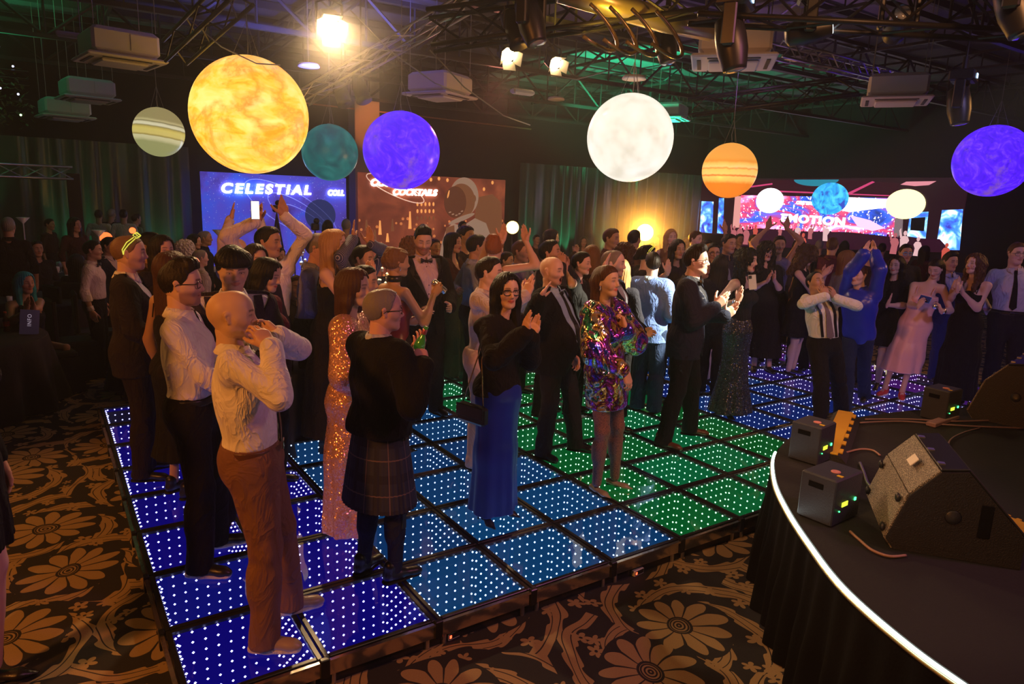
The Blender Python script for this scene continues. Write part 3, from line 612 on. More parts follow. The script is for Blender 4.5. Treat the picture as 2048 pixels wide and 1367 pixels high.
# ------------------------------------------------------------ ceiling cassette air units
ACW=mat('cassette_white',(.72,.66,.66),.5); ACD=mat('cassette_slot',(.05,.05,.05),.7); AFO=mat('foil_metal',(.55,.5,.42),.35,.8)
def cassette(px,py,wpx,rz,lab,W=.95):
    P=atd(px,py,FP*W*1.12/wpx); t=empty('air_conditioner',tuple(P),lab,'air conditioner',rz=rz)
    MB().box((0,0,.22),(.80,.80,.32),bev=.05).build('housing',ACW,t)
    MB().box((0,0,.03),(W,W,.045),bev=.02).build('fascia',ACW,t)
    MB().lathe([(.30,.0),(.345,.012),(.345,.02),(.0,.02)],n=4,R=rotz(PI/4)*1.).build('intake_rim',ACD,t)
    MB().box((0,0,-.012),(.56,.56,.035),bev=.03).build('intake_panel',ACW,t)
    for k in range(4):
        R=rotz(k*PI/2); MB().box(R@np.array([0,.385,.004]),(.58,.045,.012),R,bev=.003).build('air_slot',ACD,t)
    MB().box((.2,-.405,.22),(.32,.012,.2),bev=.004).build('access_cover',ACW,t)
    MB().box((.42,.1,.24),(.06,.3,.2),bev=.01).build('pipe_box',AFO,t)
    for sx in (-1,1):
        for sy in (-1,1): MB().tube([(sx*.36,sy*.36,.38),(sx*.36,sy*.36,ZC-P[2])],.006,5).build('hanger_rod',WIRE,t)
for a in ((240,127,160,.15,'largest white ceiling air unit at upper left with pinkish side'),(176,202,112,.15,'second white air unit below the largest at upper left'),(131,238,104,.15,'small distant air unit at far left behind leaves'),
 (880,196,125,.45,'white air unit hanging beyond the warm lamp, left of centre'),(1465,130,180,.72,'white air unit right of the moon with a moving light in front'),(1790,206,140,.55,'pink-lit air unit at upper right above the screen'),(1335,240,85,.5,'air unit mostly hidden behind the white moon')): cassette(*a)
for (px,py,lab) in ((141,70,'small pale ceiling sensor strip at top left'),(1045,184,'small pink ceiling strip light left of the moon')):
    P=atd(px,py,9.5); tag(MB().box((0,0,0),(.34,.12,.07),bev=.02).build('ceiling_strip',ACW,None,False,tuple(P)),lab,'ceiling fixture')
for (px,py,D,lab) in ((617,134,11,'round ceiling speaker disc beside the sun planet'),(1112,200,14,'round ceiling speaker disc left of the moon'),(1590,122,11,'round ceiling speaker disc below the moving lights'),(1268,159,10,'green lit reflector disc above the moon')):
    P=atd(px,py,D); t=empty('ceiling_speaker',tuple(P),lab,'ceiling speaker'); MB().lathe([(.02,.06),(.15,.05),(.17,.02),(.17,0),(.12,-.01),(.0,-.012)],n=24).build('can',ACW,t,True); MB().tube([(0,0,.05),(0,0,ZC-P[2]-.2)],.005,4).build('hanger',WIRE,t)
# ------------------------------------------------------------ stage lamps
HOTW=emis('tungsten_glow',(1,.72,.36),60); GLS=mat('lens_glass',(.3,.3,.3),.05,.2)
def fresnel(px,py,D,s,dirpx,lab,e):
    P=atd(px,py,D); T_=atd(dirpx[0],dirpx[1],D-2.2); d=T_-P; d/=np.linalg.norm(d)
    t=empty('fresnel_lamp',tuple(P),lab,'stage lamp'); R=basis(d)
    MB().box(-d*s*.9,(s*1.1,s*1.5,s*1.1),R,bev=s*.15).build('housing',BLKP,t)
    m2=MB(); m2.lathe([(s*.46,0),(s*.4,.03*s),(0,.10*s)],R=R@np.array([[1,0,0],[0,0,1],[0,-1,0]]),c=-d*s*.12,n=24); m2.build('lens',HOTW,t,True)
    for k in range(4):
        a=k*PI/2; u=R[:,0]*math.cos(a)+R[:,2]*math.sin(a); v=np.cross(d,u)
        Rk=np.stack([v,(d*.86+u*.5)/1.0,np.cross(v,d*.86+u*.5)],1); MB().box(u*s*.62+d*s*.38,(s*1.0,s*.85,.006),Rk).build('barn_door',mat('barn_door_metal',(.45,.40,.33),.4,.5),t)
    MB().tube([R[:,0]*s*.7-d*s*.8,R[:,0]*s*.7-d*s*.8+np.array([0,0,s]),-d*s*.8+np.array([0,0,s*1.3]),-R[:,0]*s*.7-d*s*.8+np.array([0,0,s]),-R[:,0]*s*.7-d*s*.8],.012,6).build('yoke',BLKP,t)
    MB().tube([-d*s*.8+np.array([0,0,s*1.3]),-d*s*.8+np.array([0,0,max(.5,5.3-P[2])])],.015,6).build('hanging_clamp',BLKP,t)
    L=lamp('fresnel_beam','SPOT',P+d*s*.35,e,(1,.62,.28),.06,P+d*3,75,.6)
    return P
F1=fresnel(662,55,7.2,.19,(760,300),'brightest warm stage lamp with barn doors near the top, left of centre',480)
F2=fresnel(1018,112,8.6,.16,(1180,330),'warm stage lamp with open barn doors, middle one of three',150)
F3=fresnel(1112,128,9.6,.16,(1290,340),'smaller warm stage lamp with barn doors, rightmost of three',150)
SCR=emis('fixture_display',(.35,.6,1),3.2,False); LENSW=emis('moving_light_lens',(.85,.95,1),14,False)
def moving_head(px,py,D,yaw,tilt,lab,s=1.,on=False):
    P=atd(px,py,D); t=empty('moving_light',tuple(P),lab,'moving light'); R0=rotz(yaw)
    MB().box((0,0,.30*s),(.30*s,.24*s,.12*s),R0,bev=.02).build('base',BLKP,t)
    MB().box(R0@np.array([0,-.125*s,.30*s]),(.06*s,.008,.045*s),R0).build('display',SCR,t)
    for k in (-1,1): MB().box(R0@np.array([k*.15*s,0,.11*s]),(.045*s,.10*s,.30*s),R0,bev=.015).build('yoke_arm',BLKP,t)
    MB().tube([(0,0,.36*s),(0,0,.5*s)],.03*s,10).build('clamp',DARKM,t)
    d=R0@np.array([0,-math.cos(tilt),math.sin(tilt)]); R=basis(d)
    Q=R@np.array([[1,0,0],[0,0,1],[0,-1,0]])
    MB().lathe([(.06*s,-.2*s),(.10*s,-.17*s),(.115*s,-.05*s),(.115*s,.05*s),(.09*s,.17*s),(.085*s,.19*s)],R=Q,n=20).build('head',BLKP,t,True)
    MB().lathe([(.068*s,.188*s),(.068*s,.196*s),(0,.2*s)],R=Q,n=18).build('lens',LENSW if on else GLS,t,True)
    MB().tube([(0,0,.5*s),(0,0,max(.6,4.9-P[2]))],.012,6).build('safety_pole',DARKM,t)
for a in ((1463,88,5.2,.5,-1.35,'moving light pointing down in front of the white air unit'),(1617,62,5.4,.7,.2,'moving light with a lit white lens at upper right',.85,True),(1795,50,5.6,-.9,.35,'long tilted moving light aiming left at upper right',.85),(1918,212,7.5,.3,-1.4,'distant moving light hanging below the violet-lit truss'),(1331,90,7.5,.2,-1.3,'black moving light above the white moon'),(2032,14,4.6,.2,-1.2,'moving light cut off by the top right corner'),(1062,45,6.0,.4,-1.2,'black moving light left of the big warm coil of lit hoses')): moving_head(*a)
def par(px,py,D,lab):
    P=atd(px,py,D); t=empty('par_can',tuple(P),lab,'stage lamp'); R=basis(np.array([.1,-.5,-.85])); Q=R@np.array([[1,0,0],[0,0,1],[0,-1,0]])
    MB().lathe([(.05,-.2),(.09,-.16),(.10,0),(.10,.14),(.11,.15)],R=Q,n=18).build('can',BLKP,t,True)
    MB().tube([(-.12,0,0),(-.12,0,.18),(.12,0,.18),(.12,0,0)],.01,6).build('yoke',BLKP,t); MB().tube([(0,0,.18),(0,0,5.0-P[2])],.012,5).build('pole',DARKM,t)
par(722,182,9.5,'black lamp can hanging in front of the pale pillar'); par(684,190,9.8,'black lamp can hanging just left of the pale pillar'); par(1030,60,6.4,'black lamp can under the dark overhead truss')
# coiled reflective hose / cable loops near the top, lit yellow
CB=mat('glossy_hose',(.30,.24,.10),.25,.4)
for k,(px,py) in enumerate([(1165,32),(1205,38),(1250,42),(1300,46)]):
    P=atd(px,py,5.6); tag(MB().tube([P+np.array([.42*math.sin(a)*.9,.1*math.cos(a),-.22*math.sin(a)*.6+.20*math.cos(a)]) for a in np.linspace(.4,3.3,14)],.016,6).build('cable_loop',CB,None,True),'hanging cable loop catching yellow light, %s from the left'%['first','second','third','fourth'][k],'cable')
DUCT=mat('duct_foil',(.5,.42,.2),.3,.7)
tag(MB().tube([atd(1120,-20,6.2),atd(1250,18,6.4),atd(1330,42,6.8),atd(1420,60,7.4)],.11,12).build('air_duct',DUCT,None,True),'yellow-lit foil air duct near the top, right of centre','duct')
lamp('yellow_duct_light','SPOT',atd(1270,150,6.0),90,(1,.55,.05),.1,atd(1270,20,6.3),70)
for k,(pa,pb) in enumerate([((860,100),(1060,250)),((700,20),(930,190)),((1100,150),(1260,110)),((380,40),(560,130)),((1340,60),(1500,20))]):
    a,b=atd(*pa,7.5),atd(*pb,9.0); tag(MB().tube([a,(a*.7+b*.3)-np.array([0,0,.12]),(a*.3+b*.7)-np.array([0,0,.12]),b],.008,5).build('slack_cable',WIRE,None,True),'thin slack cable strung between the roof trusses','cable','slack cables')
# hanging greenery with fairy lights, far left
LEAF=mat('dark_leaf',(.05,.12,.03),.6); rs=random.Random(5)
gt=empty('hanging_greenery',(-3.5,12,3.6),'ceiling garland of dark leaves with tiny fairy lights at upper left','garland')
mb=MB()
for k in range(1500):
    P=np.array([rs.uniform(-3.4,3.2),rs.uniform(-1.6,1.2),rs.uniform(-.32,.42)]); R=rotz(rs.uniform(0,6.3))@basis((rs.uniform(-1,1),rs.uniform(-1,1),rs.uniform(-1,.3)))
    s=rs.uniform(.04,.09); mb.add(np.array([(0,0,0),(s*.4,s*.7,0),(0,s*1.6,s*.2),(-s*.4,s*.7,0)])@R.T+P,[(0,1,2,3)])
tag(mb.build('foliage',LEAF,gt),kind='stuff')
for nm,c,nb in (('fairy_light',(.45,1,.35),60),('fairy_light',(.55,.6,1),26),('fairy_light',(1,.25,.06),10)):
    M=emis('fairy_%d'%nb,c,5,False)
    for k in range(nb): MB().sphere((rs.uniform(-3.3,3.1),rs.uniform(-1.7,-.9),rs.uniform(-.32,.02) if nb==60 else rs.uniform(.0,.7)),.016,6,4).build(nm,M,gt)
for k in range(3): MB().tube([(-3.4,-1+k,.4),(3.2,-1+k,.4)],.02,5).build('support_wire',DARKM,gt)
# ------------------------------------------------------------ stage equipment
g=G('speckled_speaker_paint'); v=g.n('TexVoronoi',{'Vector':g.tc.outputs['Object'],'Scale':150.}); nn1=g.n('TexNoise',{'Vector':g.tc.outputs['Object'],'Scale':260.,'Detail':1.})
g.l(g.ramp(nn1.outputs[0],[(.38,(.05,.045,.04)),(.52,(.16,.14,.115)),(.66,(.55,.48,.38))]),g.b.inputs['Base Color']); S(g.b,'Roughness',.5); bp=g.n('Bump',{'Height':v.outputs['Distance'],'Strength':.8,'Distance':.004}); g.l(bp.outputs[0],g.b.inputs['Normal']); SPK=g.M
SPD=mat('speaker_side',(.018,.016,.018),.55,bump=.4,bs=150); GRILLE=mat('speaker_grille',(.03,.03,.03),.6,.4)
def prism(P,w,M,name,parent,R,c=(0,0,0)):
    """P: profile in (y,z); extruded along x by w"""
    n=len(P); V=[(s*w/2,p[0],p[1]) for s in (-1,1) for p in P]; Fc=[tuple(range(n)),tuple(reversed(range(n,2*n)))]+[(i,n+i,n+(i+1)%n,(i+1)%n) for i in range(n)]
    return MB().add(np.array(V)@np.array(R).T+np.array(c),Fc).build(name,M,parent)
def monitor(loc,rz,lab,s=1.,face=True):
    t=empty('stage_monitor',loc,lab,'speaker',rz=rz)
    P=[(-.30,0),(.26,0),(.30,.05),(.22,.30),(.10,.44),(-.02,.46),(-.30,.16)]
    P=[(a*s,b*s) for a,b in P]; I=np.eye(3)
    prism(P,.62*s,SPD,'side_panels',t,I)
    prism([(a*.985,b*.985+.003) for a,b in P],.60*s,SPK,'cabinet',t,I) if False else None
    def plate(a,b,name,M,w=.60,th=.012):
        a=np.array(a)*s;b=np.array(b)*s;d=b-a;L=np.linalg.norm(d);c=(a+b)/2; nx=np.array([d[1],-d[0]])/L; ang=math.atan2(d[1],d[0])
        R=np.array([[1,0,0],[0,math.cos(ang),-math.sin(ang)],[0,math.sin(ang),math.cos(ang)]]); 
        return MB().box((0,*(c+nx*.004*0)),(w*s,L,th),R,bev=.003).build(name,M,t)
    plate((.262,.0),(.30,.05),'lower_panel',SPK); plate((.305,.05),(.225,.303),'rear_panel',SPK); plate((.222,.305),(.10,.445),'top_panel',SPK)
    plate((-.02,.468),(-.305,.165),'grille',GRILLE,.58)
    plate((.10,.45),(-.02,.468),'handle_bar',DARKM,.6)
    for x in (-.22,0,.22): MB().box((x*s,.085*s,.462*s),(.03,.03,.008)).build('latch',STEEL,t)
    for x in (-.25,.25):
        for (y,z) in ((.295,.09),(.245,.26)): MB().lathe([(.018,0),(.024,.01),(.012,.018)],c=(x*s,(y)*s+.008,z*s),n=12,R=np.array([[1,0,0],[0,0,1],[0,-1,0]])).build('corner_foot',BLKP,t,True)
    for sx in (-1,1):
        MB().lathe([(.035,0),(.03,.006),(.0,.004)],c=(sx*.312*s,.02*s,.22*s),n=16,R=np.array([[0,0,sx],[0,1,0],[-sx,0,0]])).build('socket_cup',BLKP,t,True)
        MB().box((sx*.312*s,-.12*s,.22*s),(.006,.05,.16),bev=.002).build('handle_recess',BLACK,t)
    return t
monitor((3.30,-1.40,HS+.002),.66,'large speckled wedge monitor speaker nearest the camera on the stage',.93)
monitor((6.06,-.74,HS+.002),.2,'black wedge monitor speaker at the far right of the stage',1.05)
YEL=emis('green_lcd',(.75,.95,.05),1.6,False); GRN=emis('green_led',(.05,1,.2),5,False); BLE=emis('blue_led',(.1,.3,1),4,False)
CASE=mat('power_box_paint',(.035,.04,.055),.5,bump=.25,bs=140)
def powerbox(loc,rz,lab,w=.24,d=.2,h=.26,lcd=True):
    t=empty('power_box',loc,lab,'power box',rz=rz)
    MB().box((0,0,h/2),(w,d,h),bev=.008).build('case',CASE,t)
    MB().box((-w*.05,-d/2-.001,h*.78),(w*.42,.006,.03),bev=.002).build('handle_slot',BLACK,t)
    MB().lathe([(.024,0),(.024,.004),(.017,.006),(0,.003)],c=(w*.12,-d*.05,h),n=20).build('round_badge',mat('badge_red_white',(.6,.25,.22),.5),t)
    MB().box((w*.36,-d*.2,h+.001),(.03,.02,.003)).build('warning_sticker',mat('sticker_yellow',(.7,.5,.03),.6),t)
    if lcd:
        MB().box((w/2+.001,-d*.1,h*.42),(.006,.055,.024)).build('display',YEL,t)
        MB().box((w/2+.002,d*.28,h*.44),(.006,.014,.016)).build('lamp_green',GRN,t)
        MB().box((w/2+.002,-d*.28,h*.3),(.006,.006,.006)).build('lamp_blue',GRN,t)
    return t
powerbox((2.99,-1.0,HS+.002),-PI/2+.06,'power box with lit yellow-green display beside the wedge speaker',.19,.27,.25)
powerbox((3.68,-.44,HS+.002),-PI/2+.15,'second dark power box behind the one with the display',.19,.22,.25)
powerbox((5.44,-.40,HS+.002),-PI/2,'far power box with a green display near the black wedge speaker',.19,.22,.25)
# yellow and black cable ramps
YR=mat('ramp_yellow',(.62,.36,.02),.55,bump=.3,bs=60); BR=mat('ramp_rubber',(.02,.02,.02),.7,bump=.5,bs=90)
def ramp(px0,py0,px1,py1,w,lab,teeth=True):
    a=onz(px0,py0,HS);b=onz(px1,py1,HS);c=(a+b)/2;L=np.linalg.norm(b-a);ang=math.atan2((b-a)[1],(b-a)[0]); t=empty('cable_ramp',(c[0],c[1],HS),lab,'cable ramp',rz=ang)
    prism([(-w/2,0),(w/2,0),(w*.28,.045),(-w*.28,.045)],L,BR,'base',t,np.eye(3))
    MB().box((0,0,.049),(L,w*.5,.012),bev=.003).build('lid',YR,t)
    for k in range(6): MB().box((-L/2+L*(k+.5)/6,w*.29,.047),(L/14,.03,.012),bev=.002).build('hinge_tooth',YR,t)
    for k in range(14):
        MB().box((-L/2+L*(k+.5)/14,-w*.4,.02),(.012,.05,.01)).build('tread_stud',BR,t)
ramp(1690,835,1655,920,.22,'yellow-topped cable ramp between power box and wedge speaker'); ramp(1960,1040,2090,1095,.3,'yellow-topped cable ramp at the right edge of the stage')
CAB=mat('cable_orange_grey',(.30,.17,.12),.5); CAB2=mat('cable_mauve',(.22,.15,.17),.5); CABB=mat('cable_black',(.02,.02,.02),.45)
def cable(L,lab,M,r=.007):
    P=spline([onz(x,y,HS+.012)[:3] for x,y in L],6); tag(MB().tube(P,r,6).build('cable',M,None,True),lab,'cable')
cable([(1700,1062),(1720,1080),(1745,1100),(1780,1112),(1812,1110)],'orange cable curling from the power box to the wedge speaker',CAB)
cable([(1690,905),(1720,898),(1745,900),(1760,910)],'short orange cable over the yellow ramp',CAB)
cable([(1720,845),(1800,842),(1880,848),(1950,852),(2048,856)],'mauve cable lying across the back of the stage',CAB2)
cable([(1730,838),(1820,838),(1900,842),(1990,840)],'second mauve cable just behind the first on the stage',CAB2)
cable([(1960,855),(1925,865),(1900,880),(1895,905),(1870,912)],'thin cable looping toward the camera at stage right',CAB2,.005)
cable([(1720,925),(1728,945),(1735,965),(1745,975)],'grey connector cable behind the wedge speaker',STEEL,.01)
P=onz(1885,845,HS); tag(MB().box((0,0,.02),(.42,.07,.035),rotz(.05),bev=.006).build('power_strip',mat('strip_mauve',(.28,.18,.2),.5),None,False,(P[0],P[1],HS)),'power strip lying among the cables at the back of the stage','power strip')
for nm,px,py in (('wedge_tag',1835,905),): pass
t=[o for o in bpy.data.objects if o.name=='stage_monitor'][0]
MB().box((-.06,.165,.383),(.09,.05,.004),np.array([[1,0,0],[0,.65,.76],[0,-.76,.65]])).build('paper_label',mat('label_white',(.75,.68,.6),.6),t)
# ============================================================ people: signed-distance modelling
f32=np.float32
def V3(*a): return np.array(a,float)
def nrm(v): v=np.array(v,float); return v/(np.linalg.norm(v)+1e-9)
def prim(a,b,ra,rb=None,k=.02,ax=None,s=1.,neg=False):
    """rounded cone a-b; ax,s = flatten by factor s along axis ax"""
    return [np.array(a,float),np.array(b,float),ra,ra if rb is None else rb,k,None if ax is None else nrm(ax),s,neg]
def pd(P,p,infl=0.):
    a,b,ra,rb,k,ax,s,neg=p; Q=P-a.astype(P.dtype); ba=(b-a)
    ra_=ra+infl; rb_=rb+infl
    if ax is not None:
        se=(max(ra,rb)*s+infl)/(max(ra,rb)+infl); t=Q@ax.astype(P.dtype); Q=Q+t[...,None]*((1/se-1)*ax).astype(P.dtype); ba=ba+(ba@ax)*(1/se-1)*ax
    L=float(ba@ba)
    if L<1e-9: return (np.sqrt((Q*Q).sum(-1))-ra_)*(1 if ax is None else min(1,se)**.5)
    t=np.clip(Q@(ba/L).astype(P.dtype),0,1); Q=Q-t[...,None]*ba.astype(P.dtype)
    return (np.sqrt((Q*Q).sum(-1))-(ra_+(rb_-ra_)*t))*(1 if ax is None else min(1,se)**.5)
def smin(a,b,k):
    h=np.maximum(k-np.abs(a-b),0)/k; return np.minimum(a,b)-h*h*k*.25
class Sdf:
    def __init__(s): s.p=[]; s.post=[]; s.infl=0.
    def add(s,*pp): s.p+=list(pp); return s
    def at(s,P):
        P=np.asarray(P,float); D=np.full(P.shape[:-1],9.)
        for p in s.p:
            d=pd(P,p,s.infl if not p[7] else 0)
            D=-smin(-D,d,p[4]) if p[7] else smin(D,d,p[4])
        for f in s.post: D=f(P,D)
        return D
    def mesh(s,h,pad=.03):
        lo=np.full(3,9.);hi=-lo
        for p in s.p:
            if p[7]: continue
            r=max(p[2],p[3])+s.infl+pad; lo=np.minimum(lo,np.minimum(p[0],p[1])-r); hi=np.maximum(hi,np.maximum(p[0],p[1])+r)
        n=np.ceil((hi-lo)/h).astype(int)+1
        ax=[(lo[i]+h*np.arange(n[i])).astype(f32) for i in range(3)]
        D=np.full(n,.5,f32)
        for p in s.p:
            r=max(p[2],p[3])+s.infl+p[4]+h*2
            i0=np.clip(((np.minimum(p[0],p[1])-r-lo)/h).astype(int),0,n-1); i1=np.clip(((np.maximum(p[0],p[1])+r-lo)/h).astype(int)+2,1,n)
            sl=tuple(slice(a,b) for a,b in zip(i0,i1)); P=np.stack(np.meshgrid(ax[0][sl[0]],ax[1][sl[1]],ax[2][sl[2]],indexing='ij'),-1)
            d=pd(P,p,s.infl if not p[7] else 0).astype(f32)
            D[sl]=-smin(-D[sl],d,p[4]) if p[7] else smin(D[sl],d,p[4])
        if s.post:
            P=np.stack(np.meshgrid(*ax,indexing='ij'),-1); m=np.abs(D)<.06
            Q=P[m]; d=D[m]
            for f in s.post: d=f(Q,d)
            # points far inside must also be cut
            D[m]=d
            m2=D<=-.06
            if m2.any() and any(getattr(f,'cut',False) for f in s.post):
                Q=P[m2]; d=D[m2]
                for f in s.post:
                    if getattr(f,'cut',False): d=f(Q,d)
                D[m2]=d
        D[0]=D[-1]=.5;D[:,0]=D[:,-1]=.5;D[:,:,0]=D[:,:,-1]=.5
        return nets(D,lo,h)
def nets(D,lo,h):
    n=D.shape; ins=D<0
    c=[ins[a:n[0]-1+a,b:n[1]-1+b,d:n[2]-1+d] for a in (0,1) for b in (0,1) for d in (0,1)]
    cnt=sum(x.astype(np.int8) for x in c); I=np.argwhere((cnt>0)&(cnt<8))
    if len(I)==0: return np.zeros((0,3)),np.zeros((0,4),int)
    idx=np.full((n[0]-1,n[1]-1,n[2]-1),-1,np.int64); idx[I[:,0],I[:,1],I[:,2]]=np.arange(len(I))
    acc=np.zeros((len(I),3));cn=np.zeros(len(I))
    offs=[(a,b,d) for a in (0,1) for b in (0,1) for d in (0,1)]
    vals={o:D[I[:,0]+o[0],I[:,1]+o[1],I[:,2]+o[2]] for o in offs}
    for o in offs:
        for ax in range(3):
            if o[ax]==0:
                q=list(o);q[ax]=1;q=tuple(q); va,vb=vals[o],vals[q]; m=(va<0)!=(vb<0)
                t=np.where(m,va/np.where(m,va-vb,1),0); p=np.tile(np.array(o,float),(len(I),1)); p[:,ax]+=t
                acc+=p*m[:,None]; cn+=m
    V=lo+h*(I+acc/cn[:,None]); Fs=[]
    for ax in range(3):
        a1,a2=(ax+1)%3,(ax+2)%3
        s0=[slice(None)]*3;s1=[slice(None)]*3; s0[ax]=slice(0,n[ax]-1); s1[ax]=slice(1,n[ax])
        A=ins[tuple(s0)];B=ins[tuple(s1)]; E_=np.argwhere(A!=B)
        E_=E_[(E_[:,a1]>0)&(E_[:,a2]>0)&(E_[:,a1]<n[a1]-1)&(E_[:,a2]<n[a2]-1)]
        if len(E_)==0: continue
        fl=A[E_[:,0],E_[:,1],E_[:,2]]
        def g_(d1,d2):
            q=E_.copy(); q[:,a1]-=d1; q[:,a2]-=d2; return idx[q[:,0],q[:,1],q[:,2]]
        Q=np.stack([g_(1,1),g_(0,1),g_(0,0),g_(1,0)],1); Q[~fl]=Q[~fl][:,::-1]; Fs.append(Q)
    return V,np.concatenate(Fs)
def me_from(name,V,Fc,mats,col=None,smooth=True,midx=None):
    me=bpy.data.meshes.new(name); nv=len(V);nf=len(Fc)
    me.vertices.add(nv); me.vertices.foreach_set('co',np.asarray(V,f32).ravel())
    Fc=np.asarray(Fc); k=Fc.shape[1]; me.loops.add(nf*k); me.loops.foreach_set('vertex_index',Fc.ravel().astype(np.int32))
    me.polygons.add(nf); me.polygons.foreach_set('loop_start',(np.arange(nf)*k).astype(np.int32)); me.polygons.foreach_set('loop_total',np.full(nf,k,np.int32))
    for M in mats: me.materials.append(M)
    if smooth: me.polygons.foreach_set('use_smooth',np.ones(nf,bool))
    if midx is not None: me.polygons.foreach_set('material_index',midx.astype(np.int32))
    if col is not None:
        at=me.color_attributes.new('Col','FLOAT_COLOR','POINT'); at.data.foreach_set('color',np.concatenate([col,np.ones((nv,1))],1).astype(f32).ravel())
    me.update(); return me
def wrinkle(A,seed,wl=.09,n=5,aniso=(1,1,.6)):
    rs=np.random.default_rng(seed); K=rs.normal(size=(n,3)); K/=np.linalg.norm(K,axis=1)[:,None]; K*=np.array(aniso); K*=2*PI/(wl*rs.uniform(.7,1.8,(n,1))); ph=rs.uniform(0,6.28,n)
    def f(P,D):
        w=np.zeros(D.shape,P.dtype)
        for k,p in zip(K,ph):
            w+=np.abs(np.sin(P@(k*.5).astype(P.dtype)+P.dtype.type(p)))**.7-.55
        return (D-A*1.5*w/n**.5).astype(D.dtype)
    return f
def cutf(fn):
    def f(P,D): return np.maximum(D,fn(P))
    f.cut=True; return f
# ---------------------------------------------------------------- canonical hands (left hand: fingers +Y, palm faces -Z, thumb toward +X)
def make_hand(curl,spread,thumb,h=.0042,curl2=None):
    s=Sdf(); base=[(.030,.085,.0),(.010,.092,.002),(-.011,.088,.001),(-.030,.078,-.002)]; L=[.072,.080,.074,.058]; R=[.0085,.0088,.0083,.0072]
    s.add(prim((0,-.02,0),(0,.015,0),.024,.026,.02,(0,0,1),.72))
    for i,(x,y,z) in enumerate(base): s.add(prim((x*.55,.01,0),(x,y-.006,z),.016,.0125,.016))
    s.add(prim((.02,.02,-.006),(.034,.05,-.010),.017,.013,.016))
    s.add(prim((-.022,.02,-.006),(-.03,.06,-.006),.012,.011,.012))
    for i,(x,y,z) in enumerate(base):
        c=curl[i] if hasattr(curl,'__len__') else curl; a=-spread*(i-1.4); p=np.array([x,y-.004,z]); ang=c*.5; r=R[i]
        for sg,(l,f) in enumerate(((.44,1.),(.31,1.15),(.25,.8))):
            d=np.array([-math.sin(a)*math.cos(ang),math.cos(a)*math.cos(ang),-math.sin(ang)]); q=p+d*L[i]*l; s.add(prim(p,q,r,r*.90,.004)); p=q;r*=.90; ang+=c*f
    t0=np.array([.026,.025,-.008]); a,b=thumb
    d=nrm((math.sin(a),math.cos(a),-math.sin(b)*.8)); q=t0+d*.045; s.add(prim(t0,q,.0145,.0115,.012)); d2=nrm(d+np.array([-.15,.15,-.15*b*2])); q2=q+d2*.032; s.add(prim(q,q2,.0112,.010,.005)); d3=nrm(d2+np.array([-.25,.15,-.1*b*2])); s.add(prim(q2,q2+d3*.024,.0098,.0078,.004))
    return s.mesh(h,.012)
HANDS={'flat':make_hand(.08,.07,(.75,.1)),'spread':make_hand(.06,.20,(1.05,.1)),'clap':make_hand([.12,.1,.12,.16],.10,(.8,.35)),'relax':make_hand([.35,.45,.5,.55],.05,(.5,.5)),
 'grip':make_hand([.85,.9,.95,1.0],.03,(.55,1.3)),'fist':make_hand([1.35,1.4,1.4,1.4],.0,(.35,1.5)),'cup':make_hand([.55,.55,.6,.65],.02,(.45,.6))}
